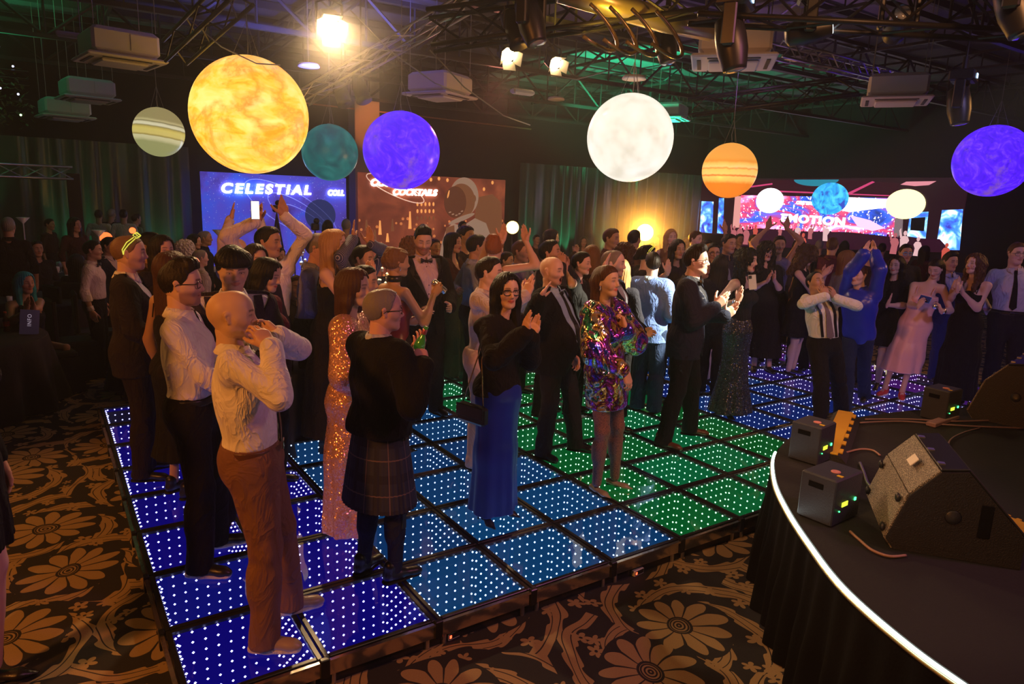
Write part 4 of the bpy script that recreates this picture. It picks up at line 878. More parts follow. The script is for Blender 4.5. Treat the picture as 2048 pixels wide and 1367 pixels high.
# ---------------------------------------------------------------- canonical heads (face toward -Y, origin between the ears, top at z=.125)
def make_head(male=True,mouth='closed',h=.0042,wide=1.,brow=1.):
    s=Sdf(); X=(1,0,0); w=wide
    s.add(prim((0,.006,.030),(0,.022,.028),.090,.092,.02,X,.80*w))
    s.add(prim((0,-.028,.045),(0,-.028,.02),.070,.070,.03,X,.88*w))
    s.add(prim((0,-.030,.0),(0,-.040,-.062),.062,.046 if male else .040,.03,X,.98*w))
    jw=(.047 if male else .040)*w
    for sg in (-1,1):
        s.add(prim((sg*jw,-.002,-.048),(sg*.022,-.060,-.088),.019 if male else .016,.017,.03))
        s.add(prim((sg*.036*w,-.060,-.020),(sg*.046*w,-.030,-.010),.024,.024,.025))
        s.add(prim((sg*.012,-.084,.030),(sg*.040,-.070,.030),.0115 if male else .0085,.010,.016))
    s.add(prim((0,-.072,-.093),(0,-.066,-.085),.0175,.02,.025))
    s.add(prim((0,-.066,-.050),(0,-.070,-.050),.026,.024,.02))
    for sg in (-1,1): s.add(prim((sg*.032,-.112,.010),(sg*.034,-.112,.008),.0235,.0235,.014,None,1,True))
    for sg in (-1,1): s.add(prim((sg*.032,-.074,.009),(sg*.032,-.074,.009),.0150,None,.008))
    s.add(prim((0,-.086,.022),(0,-.108,-.020),.0085,.0100,.012)); s.add(prim((0,-.106,-.024),(0,-.104,-.026),.0120,.0110,.008))
    for sg in (-1,1): s.add(prim((sg*.010,-.097,-.030),(sg*.012,-.094,-.028),.0072,.0065,.008))
    mz=-.055
    if mouth=='open':
        s.add(prim((-.016,-.088,mz+.010),(.016,-.088,mz+.010),.0065,None,.008)); s.add(prim((-.012,-.084,mz-.028),(.012,-.084,mz-.028),.007,None,.008))
        s.add(prim((0,-.094,mz-.004),(0,-.080,mz-.012),.013,.014,.006,X,1.25,True))
    elif mouth=='smile':
        for sg in (-1,1):
            s.add(prim((0,-.0925,mz-.006),(sg*.024,-.082,mz+.004),.0055,.004,.006)); s.add(prim((0,-.0915,mz+.006),(sg*.024,-.082,mz+.006),.005,.0035,.006))
            s.add(prim((sg*.040,-.066,mz+.014),(sg*.036,-.070,mz+.020),.014,.014,.015))
    else:
        for sg in (-1,1):
            s.add(prim((0,-.0925,mz+.004),(sg*.021,-.083,mz),.0052,.003,.005)); s.add(prim((0,-.0915,mz-.006),(sg*.018,-.083,mz-.003),.0062,.003,.005))
    for sg in (-1,1):
        s.add(prim((sg*.077*w,.010,.018),(sg*.074*w,.004,-.018),.017,.010,.006,(1,-.35*sg,0),.42)); s.add(prim((sg*.086*w,.006,.010),(sg*.084*w,.004,-.006),.0075,.005,.004,None,1,True))
    s.add(prim((0,.012,-.05),(0,.022,-.14),.056 if male else .047,.055 if male else .045,.03))
    V,Fc=s.mesh(h,.012)
    x,y,z=V.T; C=np.ones((len(V),3)); ax=np.abs(x); fr=y<-.05
    def sm(a,b,v): t=np.clip((v-a)/(b-a),0,1); return t*t*(3-2*t)
    cheek=np.exp(-(((ax-.04)/.02)**2+((z+.03)/.02)**2))*fr; C*=1-cheek[:,None]*np.array([0,.14,.12])
    lipw=.024 if mouth!='open' else .022
    lz=.011 if mouth!='open' else .034
    cz=mz-.001 if mouth!='open' else mz-.010
    lip=sm(1.25,.85,np.sqrt((ax/lipw)**2+((z-cz)/ (lz))**2))*(y<-.074)
    lc=np.array([.82,.52,.50]) if male else np.array([.85,.33,.35]); C=C*(1-lip[:,None])+C*lc*lip[:,None]
    if mouth=='open':
        cav=((ax/.018)**2+((z-(mz-.009))/.017)**2<1)&fr&(y>-.094); C[cav]=(.08,.01,.01)
    elif mouth=='closed':
        ln=np.exp(-((z-(mz-.001+ax*.04))/.0022)**2)*(ax<.023)*fr; C*=1-.65*ln[:,None]
    arch=.0345-((ax-.03)/.03)**2*.006+(0 if male else .0015)
    bw=.0055 if male else .0036
    br=np.exp(-((z-arch)/bw)**2)*sm(.010,.014,ax)*sm(.052,.044,ax)*fr; C*=1-.82*brow*br[:,None]
    eo=((ax-.032)/.0185)**2+((z-.009)/.0085)**2
    es=np.exp(-eo*.8)*fr; C*=1-.35*es[:,None]
    la=np.exp(-((z-.009-.0052*np.sqrt(np.clip(1-((ax-.032)/.017)**2,0,1)))/.0022)**2)*(np.abs(ax-.032)<.0175)*fr; C*=1-(.8 if not male else .6)*la[:,None]
    return V,Fc,C
HEADS={('m','closed'):make_head(True,'closed'),('f','closed'):make_head(False,'closed'),('f','smile'):make_head(False,'smile'),('m','smile'):make_head(True,'smile'),('f','open'):make_head(False,'open'),('m','open'):make_head(True,'open')}
def stubble(V,C,k):
    x,y,z=V.T; m=np.clip((-.022-z)/.02,0,1)*(y<.0)*(z>-.11)*k; lipm=np.exp(-((np.abs(x)/.02)**4+((z+.056)/.012)**4)); m=m*(1-lipm); C=C*(1-m[:,None]*np.array([.5,.6,.62])); return C
# eyes: almond lens whites with iris
def make_eyes():
    m=MB(); W_=[];
    for sg in (-1,1):
        m.sphere((sg*.032,-.0792,.0085),(.0142,.0118,.0068),14,8)
    nW=len(m.F)
    for sg in (-1,1): m.sphere((sg*.032-.0005,-.0865,.0085),(.0056,.0048,.0060),10,6)
    return m,nW
EYEW=mat('eye_white',(.70,.66,.62),.25); IRIS=mat('iris_dark',(.03,.018,.012),.15)
em,nW_=make_eyes(); EYE_ME=bpy.data.meshes.new('eyes'); EYE_ME.from_pydata(np.concatenate(em.V).tolist(),[],em.F); EYE_ME.materials.append(EYEW); EYE_ME.materials.append(IRIS)
for i,p in enumerate(EYE_ME.polygons): p.material_index=0 if i<nW_ else 1; p.use_smooth=True
# ---------------------------------------------------------------- canonical hair
def capcut(knots):
    ys=[k[0] for k in knots]; zs=[k[1] for k in knots]
    return cutf(lambda P: (np.interp(P[...,1],ys,zs)-P[...,2])*.8)
def strands(A,N,vert=60.,seed=0):
    def f(P,D):
        a=np.arctan2(P[...,0],P[...,1]-.01); z=P[...,2]
        return D+(A*(np.sin(a*N+np.sin(z*vert+seed)*1.2)*.6+np.sin(a*N*2.3+z*30+seed)*.4)).astype(D.dtype)
    return f
def make_hair(kind,seed=0,h=.0062):
    s=Sdf(); X=(1,0,0)
    top=lambda e:[prim((0,.006,.032),(0,.024,.030),.090+e,.093+e,.02,X,.82),prim((0,-.026,.047),(0,-.02,.03),.071+e,.070+e,.03,X,.9)]
    short=[(-.12,.098),(-.085,.090),(-.055,.070),(-.042,.035),(-.012,-.012),(.004,.022),(.02,.022),(.035,-.05),(.12,-.055)]
    if kind=='buzz': s.add(*top(.002)); s.post=[capcut(short)]
    elif kind=='short': s.add(*top(.0035)); s.add(prim((0,.0,.075),(0,-.03,.082),.062,.052,.03,X,.95),prim((-.02,-.055,.094),(.03,-.05,.096),.022,.020,.03)); s.post=[strands(.0022,26,50,seed),capcut(short)]
    elif kind=='quiff': s.add(*top(.003)); s.add(prim((0,.01,.078),(0,-.03,.085),.062,.054,.03,X,.95)); s.add(prim((-.03,-.055,.118),(.04,-.055,.116),.026,.024,.03),prim((0,.0,.12),(0,-.06,.122),.03,.03,.04)); s.post=[strands(.003,24,40,seed),capcut(short)]
    elif kind=='fringe': s.add(*top(.016)); s.add(prim((-.05,-.07,.062),(.05,-.07,.062),.030,.030,.03),prim((-.06,-.02,.07),(.06,-.02,.07),.036,.036,.04)); s.post=[strands(.003,30,30,seed),capcut([(-.12,.047),(-.06,.044),(-.045,.015),(-.012,-.005),(.004,.02),(.02,.02),(.035,-.05),(.12,-.055)])]
    elif kind=='thin': s.add(*top(.005)); s.post=[strands(.0015,22,50,seed),capcut([(-.12,.112),(-.07,.104),(-.045,.06),(-.03,.02),(-.012,-.01),(.004,.022),(.02,.022),(.035,-.05),(.12,-.055)])]
    elif kind in('long','wavy','curly','straight','bob'):
        e=.016 if kind!='curly' else .03; s.add(*top(e)); zl={'long':-.30,'wavy':-.30,'curly':-.26,'straight':-.36,'bob':-.15}[kind]; r=.034 if kind!='curly' else .055
        for sg in (-1,1):
            s.add(prim((sg*.066,.0,.03),(sg*.078,.005,-.08),.036,r,.03,(0,1,0),1.1)); s.add(prim((sg*.078,.005,-.08),(sg*.088,.010 if kind=='bob' else -.02,zl),r,r*.75,.03))
            s.add(prim((sg*.05,.05,.0),(sg*.055,.075,zl-.02),.05,r*1.0,.04))
        s.add(prim((0,.06,.0),(0,.085,zl-.03),.07,.045,.04,(0,1,0),.6))
        face=prim((.006,-.082,.036),(0,-.082,-.070),.062,.052,.012,None,1,True); s.add(face); s.add(prim((0,-.1,-.12),(0,-.12,-.5),.07,.085,.02,None,1,True)); s.add(prim((0,.01,-.14),(0,.0,-.5),.040,.05,.02,None,1,True))
        if kind in('wavy','curly'): s.post=[strands(.006 if kind=='wavy' else .009,13,55 if kind=='wavy' else 90,seed),wrinkle(.006 if kind=='wavy' else .014,seed,.035,6,(1,1,1))]
        else: s.post=[strands(.0035,26,10,seed)]
    elif kind in('updo','bun','pony'):
        s.add(*top(.008)); 
        if kind=='updo': s.add(prim((0,.075,.06),(.01,.095,.02),.045,.04,.03),prim((.02,.06,.11),(-.02,.05,.11),.034,.034,.03))
        elif kind=='bun': s.add(prim((0,.11,.06),(0,.12,.05),.036,.034,.02))
        else: s.add(prim((0,.10,.06),(0,.14,-.02),.03,.03,.02),prim((0,.14,-.02),(0,.12,-.26),.03,.018,.02))
        s.post=[strands(.003,22,60,seed),wrinkle(.004,seed,.03,5,(1,1,1)),capcut([(-.12,.090),(-.08,.082),(-.05,.055),(-.03,.01),(0,.012),(.03,-.035),(.12,-.05)])]
    elif kind=='half':
        s.add(*top(.008)); 
        for sg in (-1,1): s.add(prim((sg*.045,.06,.0),(sg*.05,.085,-.26),.045,.03,.04))
        s.add(prim((.07,.04,-.05),(.085,-.01,-.24),.028,.022,.03))
        s.add(prim((0,.07,.0),(0,.09,-.30),.06,.04,.04,(0,1,0),.6)); s.post=[strands(.003,26,12,seed),cutf(lambda P:np.where(P[...,2]>-.06,(np.interp(P[...,1],[-.12,-.08,-.05,-.03,0,.02],[.085,.076,.05,.02,.012,-.08])-P[...,2])*.8,-1))]
    return s.mesh(h,.03)
HAIRS={}
def hair(kind,seed=0):
    if (kind,seed) not in HAIRS: HAIRS[(kind,seed)]=make_hair(kind,seed)
    return HAIRS[(kind,seed)]
# ---------------------------------------------------------------- canonical shoes (toe toward -Y, ankle above origin)
def make_shoe(kind):
    s=Sdf(); 
    if kind in('dress','slip','sneaker','boot'):
        w=.036 if kind=='dress' else .042; L=-.175
        s.add(prim((0,.045,.04),(0,-.02,.048),.034,.034,.03)); s.add(prim((0,-.02,.04),(.004,L+.04,.030),w,w*.82,.03,(0,0,1),.85)); s.add(prim((.002,L+.05,.026),(.004,L+.015,.022),w*.8,.024,.02,(0,0,1),.8))
        s.add(prim((0,.035,.06),(0,.03,.10 if kind!='boot' else .2),.036,.040 if kind!='boot' else .05,.02))
        s.post=[cutf(lambda P:.008-P[...,2])]
        V,Fc=s.mesh(.007,.02)
        t=Sdf(); th=.012 if kind=='dress' else .022
        t.add(prim((0,.045,.006),(0,-.02,.006),.039,.037,.02),prim((0,-.02,.006),(.004,L+.03,.006),w+.002,w*.80,.02)); t.post=[cutf(lambda P:P[...,2]-th),cutf(lambda P:.0-P[...,2])]
        V2,F2=t.mesh(.006,.02)
    elif kind in('heel','flat'):
        hz=.075 if kind=='heel' else .012
        s.add(prim((0,.05,.03+hz),(0,.0,.026+hz*.8),.026,.026,.02)); s.add(prim((0,.0,.022+hz*.75),(0,-.09,.024),.026,.030,.02,(0,0,1),.7)); s.add(prim((0,-.09,.020),(0,-.155,.012),.030,.010,.02,(0,0,1),.6))
        s.add(prim((0,.04,.07+hz),(0,-.04,.062+hz*.6),.024,.022,.01,None,1,True))
        s.post=[]
        V,Fc=s.mesh(.006,.02); t=Sdf(); t.add(prim((0,.058,.03+hz),(0,.062,.004),.014,.006,.008),prim((0,.04,hz+.004),(0,-.02,hz*.55+.006),.02,.02,.02,(0,0,1),.3),prim((0,-.03,.012+hz*.4),(0,-.15,.004),.024,.008,.02,(0,0,1),.25)); V2,F2=t.mesh(.006,.02)
    return (V,Fc),(V2,F2)
SHOES={k:make_shoe(k) for k in('dress','slip','sneaker','boot','heel','flat')}
SKIN=mat('skin',(.6,.4,.3),.48,attr='Col',spec=.35,bump=.06,bs=220)
# ---------------------------------------------------------------- the person builder
TONE={'light':(.66,.42,.32),'asian':(.62,.41,.28),'tan':(.46,.27,.17),'pale':(.72,.50,.42),'pinkish':(.68,.38,.32),'brown':(.30,.16,.10)}
HC={'black':(.006,.005,.005),'dark':(.014,.009,.006),'brown':(.07,.032,.016),'lightbrown':(.16,.08,.035),'blonde':(.42,.24,.10),'grey':(.22,.20,.19),'red':(.26,.09,.03),'teal':(.02,.30,.33),'white':(.45,.42,.40),'buzzblond':(.20,.12,.07)}
def hairmat(c): return mat('hair_'+c,HC[c],.45,spec=.2,bump=.35,bs=150)
CL={}
def cloth(col,kind='plain'):
    key=(col,kind)
    if key in CL: return CL[key]
    nm='fabric_%s_%d'%(kind,len(CL))
    if kind in('plain','cotton'):
        g=G(nm); mp=g.n('Mapping',{'Vector':g.tc.outputs['Object'],'Scale':(1,1,.55)}); n1=g.n('TexNoise',{'Vector':mp.outputs[0],'Scale':7.5,'Detail':3.,'Distortion':1.8}); n2=g.n('TexNoise',{'Vector':g.tc.outputs['Object'],'Scale':240.,'Detail':1.})
        rd=g.math('ABSOLUTE',g.math('SUBTRACT',n1.outputs[0],.5)); rd=g.math('POWER',g.math('MULTIPLY',rd,3.),.6)
        hgt=g.math('ADD',g.math('MULTIPLY',rd,-1.),g.math('MULTIPLY',n2.outputs[0],.06)); bp=g.n('Bump',{'Height':hgt,'Strength':.5 if kind=='cotton' else .4,'Distance':.03}); g.l(bp.outputs[0],g.b.inputs['Normal'])
        S(g.b,'Base Color',(*col,1)); S(g.b,'Roughness',.85); S(g.b,'Specular IOR Level',.12); M=g.M
    elif kind=='satin': M=mat(nm,col,.33,bump=.12,bs=18,spec=.5)
    elif kind=='leather': M=mat(nm,col,.35,bump=.1,bs=90)
    elif kind=='sequin':
        g=G(nm); v=g.n('TexVoronoi',{'Vector':g.tc.outputs['Object'],'Scale':170.}); 
        nm_=g.n('VectorMath',{0:v.outputs['Color'],1:(.5,.5,.5)},operation='SUBTRACT'); sc_=g.n('VectorMath',{0:nm_.outputs[0]},operation='SCALE'); sc_.inputs['Scale'].default_value=.9
        ge=g.n('NewGeometry'); ad=g.n('VectorMath',{0:ge.outputs['Normal'],1:sc_.outputs[0]},operation='ADD'); no=g.n('VectorMath',{0:ad.outputs[0]},operation='NORMALIZE'); g.l(no.outputs[0],g.b.inputs['Normal'])
        c=g.mix(v.outputs['Distance'],col,tuple(min(1,x*1.4) for x in col)); g.l(c,g.b.inputs['Base Color']); S(g.b,'Metallic',.55); S(g.b,'Roughness',.25); M=g.M
    elif kind=='holo':
        g=G(nm); n1=g.n('TexNoise',{'Vector':g.tc.outputs['Object'],'Scale':3.2,'Detail':3.,'Distortion':3.0}); n2=g.n('TexNoise',{'Vector':g.tc.outputs['Object'],'Scale':6.,'Detail':2.,'Distortion':1.8})
        c=g.ramp(n1.outputs[0],[(.30,(.01,.01,.02)),(.38,(.05,.08,.75)),(.44,(.55,.08,.65)),(.49,(.02,.02,.03)),(.53,(.9,.55,.12)),(.57,(.70,.72,.66)),(.60,(.02,.02,.03)),(.66,(.05,.55,.3)),(.72,(.7,.12,.5))])  # iridescent reflections put into the base colour as noise patches
        g.l(c,g.b.inputs['Base Color']); S(g.b,'Metallic',.75); S(g.b,'Roughness',.16)
        bp=g.n('Bump',{'Height':n2.outputs[0],'Strength':.9,'Distance':.05}); g.l(bp.outputs[0],g.b.inputs['Normal']); M=g.M
    elif kind=='tartan':
        g=G(nm); sp=g.n('SeparateXYZ',{0:g.tc.outputs['UV']}); 
        def bars(sock,scale,pos,wd): return g.math('LESS_THAN',g.math('ABSOLUTE',g.math('SUBTRACT',g.math('FRACT',g.math('MULTIPLY',sock,scale)),pos)),wd)
        c=(.030,.034,.065)
        a=g.math('MAXIMUM',bars(sp.outputs[0],9.,.5,.12),bars(sp.outputs[1],5.,.5,.12)); c=g.mix(g.math('MULTIPLY',a,.6),c,(.012,.012,.03))
        b_=g.math('MAXIMUM',bars(sp.outputs[0],9.,.0+.03,.02),bars(sp.outputs[1],5.,.03,.018)); c=g.mix(g.math('MULTIPLY',b_,.8),c,(.20,.13,.13))
        g.l(c,g.b.inputs['Base Color']); S(g.b,'Roughness',.85); M=g.M
    elif kind=='stripe':
        g=G(nm); sp=g.n('SeparateXYZ',{0:g.tc.outputs['Object']}); s_=g.math('GREATER_THAN',g.math('FRACT',g.math('MULTIPLY',g.math('ADD',sp.outputs[0],sp.outputs[1]),55.)),.8); g.l(g.mix(s_,col,(.35,.35,.42)),g.b.inputs['Base Color']); S(g.b,'Roughness',.8); M=g.M
    elif kind=='fishnet':
        g=G(nm); wv=g.n('TexVoronoi',{'Vector':g.tc.outputs['Object'],'Scale':160.}); wv.feature='DISTANCE_TO_EDGE'; g.l(g.mix(g.math('LESS_THAN',wv.outputs['Distance'],.10),col,(.06,.03,.03)),g.b.inputs['Base Color']); S(g.b,'Roughness',.5); M=g.M
    CL[key]=M; return M
WHITE=(.78,.75,.74); NAVY=(.015,.018,.035); BLK=(.012,.011,.012); CHAR=(.03,.03,.034)
MET=mat('silver_metal',(.7,.7,.72),.2,1.); GOLD=mat('gold_metal',(.8,.55,.2),.25,1.); FRM=mat('spectacle_frame_black',(.012,.012,.014),.3); LENS=mat('spectacle_lens',(.25,.25,.28),.05,.0,coat=.5); TOOTH=mat('teeth_white',(.75,.72,.66),.3)
ZU=np.array([0,0,1.])
PEOPLE=[]
def person(lab,head,face=0,H=1.72,feet=None,footL=None,footR=None,base=TOP,sex='m',tone='light',hface=None,hp=0,hr=0,mouth='closed',hair_='short',hc='dark',hs=0,beard=0,
           top=None,jacket=None,bottom=None,shoes='dress',shoec=(.012,.01,.01),L=None,R=None,lod=1,girth=1.,lean=(0,0),sit=False,acc=(),step=(0,0),group=None,D=None,wide=1.,brow=1.,belly=0.,heelz=0.):
    rr=np.random.default_rng(abs(hash(lab))%1000 if False else sum(map(ord,lab))%9999); seed=int(rr.integers(1000))
    # ---- placement
    if footL is not None: a,b=onz(*footL,base),onz(*footR,base); root=(a+b)/2
    elif feet is not None: root=onz(*feet,base); a=b=None
    else:
        a=b=None
        if D is None:
            P=onz(head[0],head[1],base+(H if not sit else H-.42)); 
        else:
            P=atd(head[0],head[1],D); H=P[2]-base+(.42 if sit else 0)
        root=np.array([P[0],P[1],base])
        if base==TOP and not(-.1<root[0]<9.8 and -.1<root[1]<4.95): base=0.; root[2]=0.; H=(P[2] if D is not None else H)+(.42 if sit and D is not None else 0)
        if H>2.0 or H<1.45: print('HCHK',lab,round(H,2),D)
    dep=depth((root[0],root[1],base+1.4))
    hd=atd(head[0],head[1],dep)
    if feet is not None or footL is not None:
        H=hd[2]-base; leanv=np.array([hd[0]-root[0],hd[1]-root[1],0])
        # the head lies over the feet in depth; keep only the sideways part
        rt=nrm((RV[0][0],RV[0][1],0)); leanv=rt*(leanv@rt)
    else: leanv=np.zeros(3)
    toC=nrm((CAM[0]-root[0],CAM[1]-root[1],0)); rg=np.array([-toC[1],toC[0],0])  # image right
    def dirf(a): a=math.radians(a); return toC*math.cos(a)+rg*math.sin(a)
    F=dirf(face); X=np.cross(ZU,F); hF=dirf(face if hface is None else hface)
    leanv=leanv+X*lean[0]+F*lean[1]
    k=H/1.75; fem=sex=='f'; gd=girth*k; dz=-.44*k if sit else 0.
    def off(z): t=np.clip((z)/(H if not sit else H-.44),0,1.1); return leanv*(t**1.15)
    def T(x,f,z): z=z*k+dz; return X*x*k+F*f*k+ZU*z+off(z)
    sw=.158 if fem else .182; hw=.088 if fem else .085
    J={}
    J['hc']=T(0,0,.94); J['wa']=T(0,.01,1.08); J['ch']=T(0,.005,1.24); J['ub']=T(0,-.005,1.312); J['nb']=T(0,-.012,1.445)
    for n_,s_ in(('L',1),('R',-1)):
        J['hip'+n_]=T(s_*hw,0,.92); J['sh'+n_]=T(s_*sw,-.01,1.405)
        ft={'L':a,'R':b}[n_]; st=step[0] if n_=='L' else step[1]
        if ft is not None: an=ft-root; an=np.array([an[0],an[1],.085*k+heelz])
        else: an=X*s_*.10*k+F*st+ZU*(.085*k+heelz)
        if sit:
            kn=J['hip'+n_]+F*.42*k+X*s_*.05+ZU*.02; an=kn-F*.03; an=np.array([an[0],an[1],.085*k])
        else:
            kn=(J['hip'+n_]*.5+an*.5)+F*.035*k+ZU*.01
        J['kn'+n_]=kn; J['an'+n_]=an
    # ---- arms
    UA,FA=.285*k,.255*k; hands={}
    def loc(v): return X*v[0]+F*v[1]+ZU*v[2]
    for n_,s_,sp in(('L',1,L),('R',-1,R)):
        Sh=J['sh'+n_].copy(); pose='relax'; hint=loc((s_*.45,-.35,-.8)); palm=loc((-s_,.0,0)); fd=None; tip=None
        if sp is None: W=Sh+loc((s_*.075,.03,-.52*k))
        else:
            kd=sp[0]
            if kd=='px': _,wx,wy,dd=sp[:4]; W=atd(wx,wy,dep+dd)-root; rest=sp[4:]
            else: _,x_,f_,z_=sp[:4]; W=T(x_,f_,z_); rest=sp[4:]
            if len(rest)>0 and rest[0] is not None:
                if kd=='px': fx,fy,fdd=rest[0]; tip=atd(fx,fy,dep+fdd)-root
                else: fd=loc(rest[0])
            if len(rest)>1 and rest[1]: pose=rest[1]
            if len(rest)>2 and rest[2] is not None: palm=loc(rest[2])
            if len(rest)>3 and rest[3] is not None: hint=loc(rest[3])
        if W[2]>Sh[2]+.05:
            Sh=Sh+ZU*.045*k-X*s_*.015
            if not(len(rest)>3 and rest[3] is not None): hint=loc((s_*.45,.5,-.5))
        v=W-Sh; d=np.linalg.norm(v); mx=(UA+FA)*.992
        if d>mx: W=Sh+v/d*mx; d=mx
        d=max(d,.10); ax_=nrm(W-Sh); aa=(UA*UA-FA*FA+d*d)/(2*d); hh=math.sqrt(max(UA*UA-aa*aa,1e-6)); pe=nrm(hint-ax_*(hint@ax_)); El=Sh+ax_*aa+pe*hh
        f_=nrm(tip-W) if tip is not None else (nrm(fd) if fd is not None else nrm(W-El))
        n0=palm-f_*(palm@f_); n0=nrm(n0) if np.linalg.norm(n0)>.05 else nrm(np.cross(f_,ZU))
        J['sh'+n_]=Sh;J['el'+n_]=El;J['wr'+n_]=W; hands[n_]=(W,f_,n0,pose)
    # ---- head
    hsz=k*(.98 if not fem else .95)*(1.0); hsz=min(hsz,1.06)
    cp,sp_=math.cos(math.radians(hp)),math.sin(math.radians(hp)); hX=np.cross(ZU,hF); Fh=hF*cp+ZU*sp_; Uh=np.cross(Fh,hX)*1.; Uh=np.cross(hX,-Fh)
    if Uh[2]<0: Uh=-Uh
    if hr: q=math.radians(hr); hX,Uh=hX*math.cos(q)+Uh*math.sin(q),Uh*math.cos(q)-hX*math.sin(q)
    HM=np.stack([hX,-Fh,Uh],1)
    hcn=np.array([*(ZU*0)[:2],0])+ZU*(H+dz-.125*hsz)+off(H+dz)+F*.02
    def headT(V): return (np.asarray(V)*hsz)@HM.T+hcn
    neck_top=headT(np.array([[0,.02,-.07]]))[0]
    # ---- primitives
    bw=.90 if fem else 1.
    def torso():
        P=[prim(J['hc'],J['wa'],.150*gd*(1.02 if fem else .98),(.112 if fem else .138)*gd,.05,F,.70),prim(J['wa'],J['ch'],(.112 if fem else .138)*gd,(.132 if fem else .158)*gd,.05,F,.70),
           prim(J['ch'],J['ub'],(.132 if fem else .158)*gd,(.118 if fem else .140)*gd,.05,F,.66),prim(T(sw-.02,-.01,1.40),T(-sw+.02,-.01,1.40),.050*k*bw,None,.05),
           prim(T(.11,-.02,1.40),T(.04,-.035,1.428),.040*k,.033*k,.04),prim(T(-.11,-.02,1.40),T(-.04,-.035,1.428),.040*k,.033*k,.04)]
        if fem: P+=[prim(T(s_*.068,.072,1.27),T(s_*.070,.085,1.255),.055*k,.05*k,.04) for s_ in(1,-1)]
        else: P+=[prim(T(s_*.06,.055,1.31),T(s_*.09,.05,1.30),.06*k,.055*k,.05) for s_ in(1,-1)]
        P+=[prim(T(s_*.065,-.042,.92),T(s_*.065,-.04,.95),(.085 if fem else .076)*gd,.08*gd,.05) for s_ in(1,-1)]
        if belly: P+=[prim(T(0,.04,1.10),T(0,.05,1.02),(.11+belly)*gd,(.115+belly)*gd,.07)]
        return P
    def neck(): return [prim(J['nb']-ZU*.03,neck_top,(.050 if fem else .060)*k,(.047 if fem else .057)*k,.03)]
    def leg(n_,e=0,e2=0,ez=0):
        an=J['an'+n_]; return [prim(J['hip'+n_],J['kn'+n_],(.088 if fem else .084)*gd+e,.054*k+e*.8,.03),prim(J['kn'+n_],an,.052*k+e*.8,.036*k+e2,.03),prim(J['kn'+n_]*.68+an*.32-F*.018*k,J['kn'+n_]*.5+an*.5-F*.015*k,.048*k+e*.6,.044*k+e*.7,.04)]
    def arm(n_,e=0,e2=0,cut=0.,part=1.):
        Sh,El,W=J['sh'+n_],J['el'+n_],J['wr'+n_]; b_=bw*(girth**.5)
        P=[prim(Sh,El if part>=.5 else Sh+(El-Sh)*part*2,.046*k*b_+e,(.040*k*b_+e) if part>=.5 else .046*k*b_+e,.03)]
        if part>.5: q=El+(W-El)*(1-cut); P+=[prim(El,q,.040*k*b_+e,.027*k*b_+e2,.025),prim(El+(W-El)*.15,El+(W-El)*.35,.040*k*b_+e,.037*k*b_+e,.03)]
        return P
    h0={0:.0085,1:.0115,2:.017,3:.022}[lod]; A=[.0055,.005,.0045,.0][lod]
    t=new_obj('person',None); t.location=root; t.empty_display_size=.1; tag(t,lab,'person',group)
    # body
    bare=top is None or top.get('bare',False)
    le=-.028 if (bottom or {}).get('kind')=='skirt' or (top or {}).get('len',9)<.5 else (-.010 if bottom else 0.)
    s=Sdf(); s.infl=0.; s.add(*torso(),*neck(),*arm('L'),*arm('R'),*leg('L',le,le*.1),*leg('R',le,le*.1))
    for i_,p in enumerate(s.p[:len(torso())]):
        if i_ in(0,1,2) or i_>=6 or not bare: q_=.016 if i_ in(0,1,2) or i_>=len(torso())-2 or not bare else .007; p[2]-=q_; p[3]-=q_
    Vb,Fb=s.mesh(h0*1.25 if not bare else h0); tn=np.array(TONE[tone])
    Vs=[Vb];Fs=[Fb];Cs=[np.tile(tn,(len(Vb),1))]
    HV,HF,HCc=HEADS[(sex,mouth)]; 
    HV2=HV*np.array([wide,1,1]); C2=HCc.copy()
    if beard: C2=stubble(HV,C2,beard)
    if hair_=='bald': pass
    Vs.append(headT(HV2)); Fs.append(HF+len(Vs[0])); Cs.append(C2*tn); n_tot=len(Vs[0])+len(HV)
    HI={}
    for n_ in('L','R'):
        W,f_,n0,pose=hands[n_]; hv,hf=HANDS[pose]; th=np.cross(n0,f_)  # thumb for left
        if n_=='R': hv=hv*np.array([-1,1,1]); hf=hf[:,::-1]
        xa=th   # canonical +X axis (left: thumb); for the mirrored hand thumb is -X
        Mx=np.stack([xa,f_,-n0],1); V=(hv*k*(.93 if fem else 1.))@Mx.T+W
        Vs.append(V);Fs.append(hf+n_tot);n_tot+=len(V);Cs.append(np.tile(tn*np.array([1.0,.9,.88]),(len(V),1)))
        HI[n_]=(W+root,f_,n0,th if n_=='L' else -th)
    me=me_from('body',np.concatenate(Vs),np.concatenate(Fs),[SKIN],np.concatenate(Cs)); new_obj('body',me,t)
    def put(name,V,Fc,M,par=None): return new_obj(name,me_from(name,V,Fc,[M]),par or t)
    # eyes
    if lod<3:
        e=new_obj('eyes',EYE_ME,t); M4=Matrix.Identity(4)
        for i in range(3):
            for j_ in range(3): M4[i][j_]=HM[i][j_]*hsz*(wide if j_==0 else 1)
            M4[i][3]=hcn[i]
        e.matrix_basis=M4
    if mouth in('smile','open') and lod<2:
        tm=MB().tube([(x*.021,-.0905+abs(x)**2*.009,-.0555+abs(x)**1.5*.005+(.009 if mouth=='open' else 0)) for x in np.linspace(-1,1,9)],.0036 if mouth=='smile' else .003,6); V=headT(np.concatenate(tm.V)); me=mesh('teeth',V,tm.F,True); me.materials.append(TOOTH); new_obj('teeth',me,t)
    if hair_ not in(None,'bald'):
        hv,hf=hair(hair_,hs if lod<2 else 0); put('hair',headT(hv*np.array([wide,1,1])),hf,hairmat(hc))
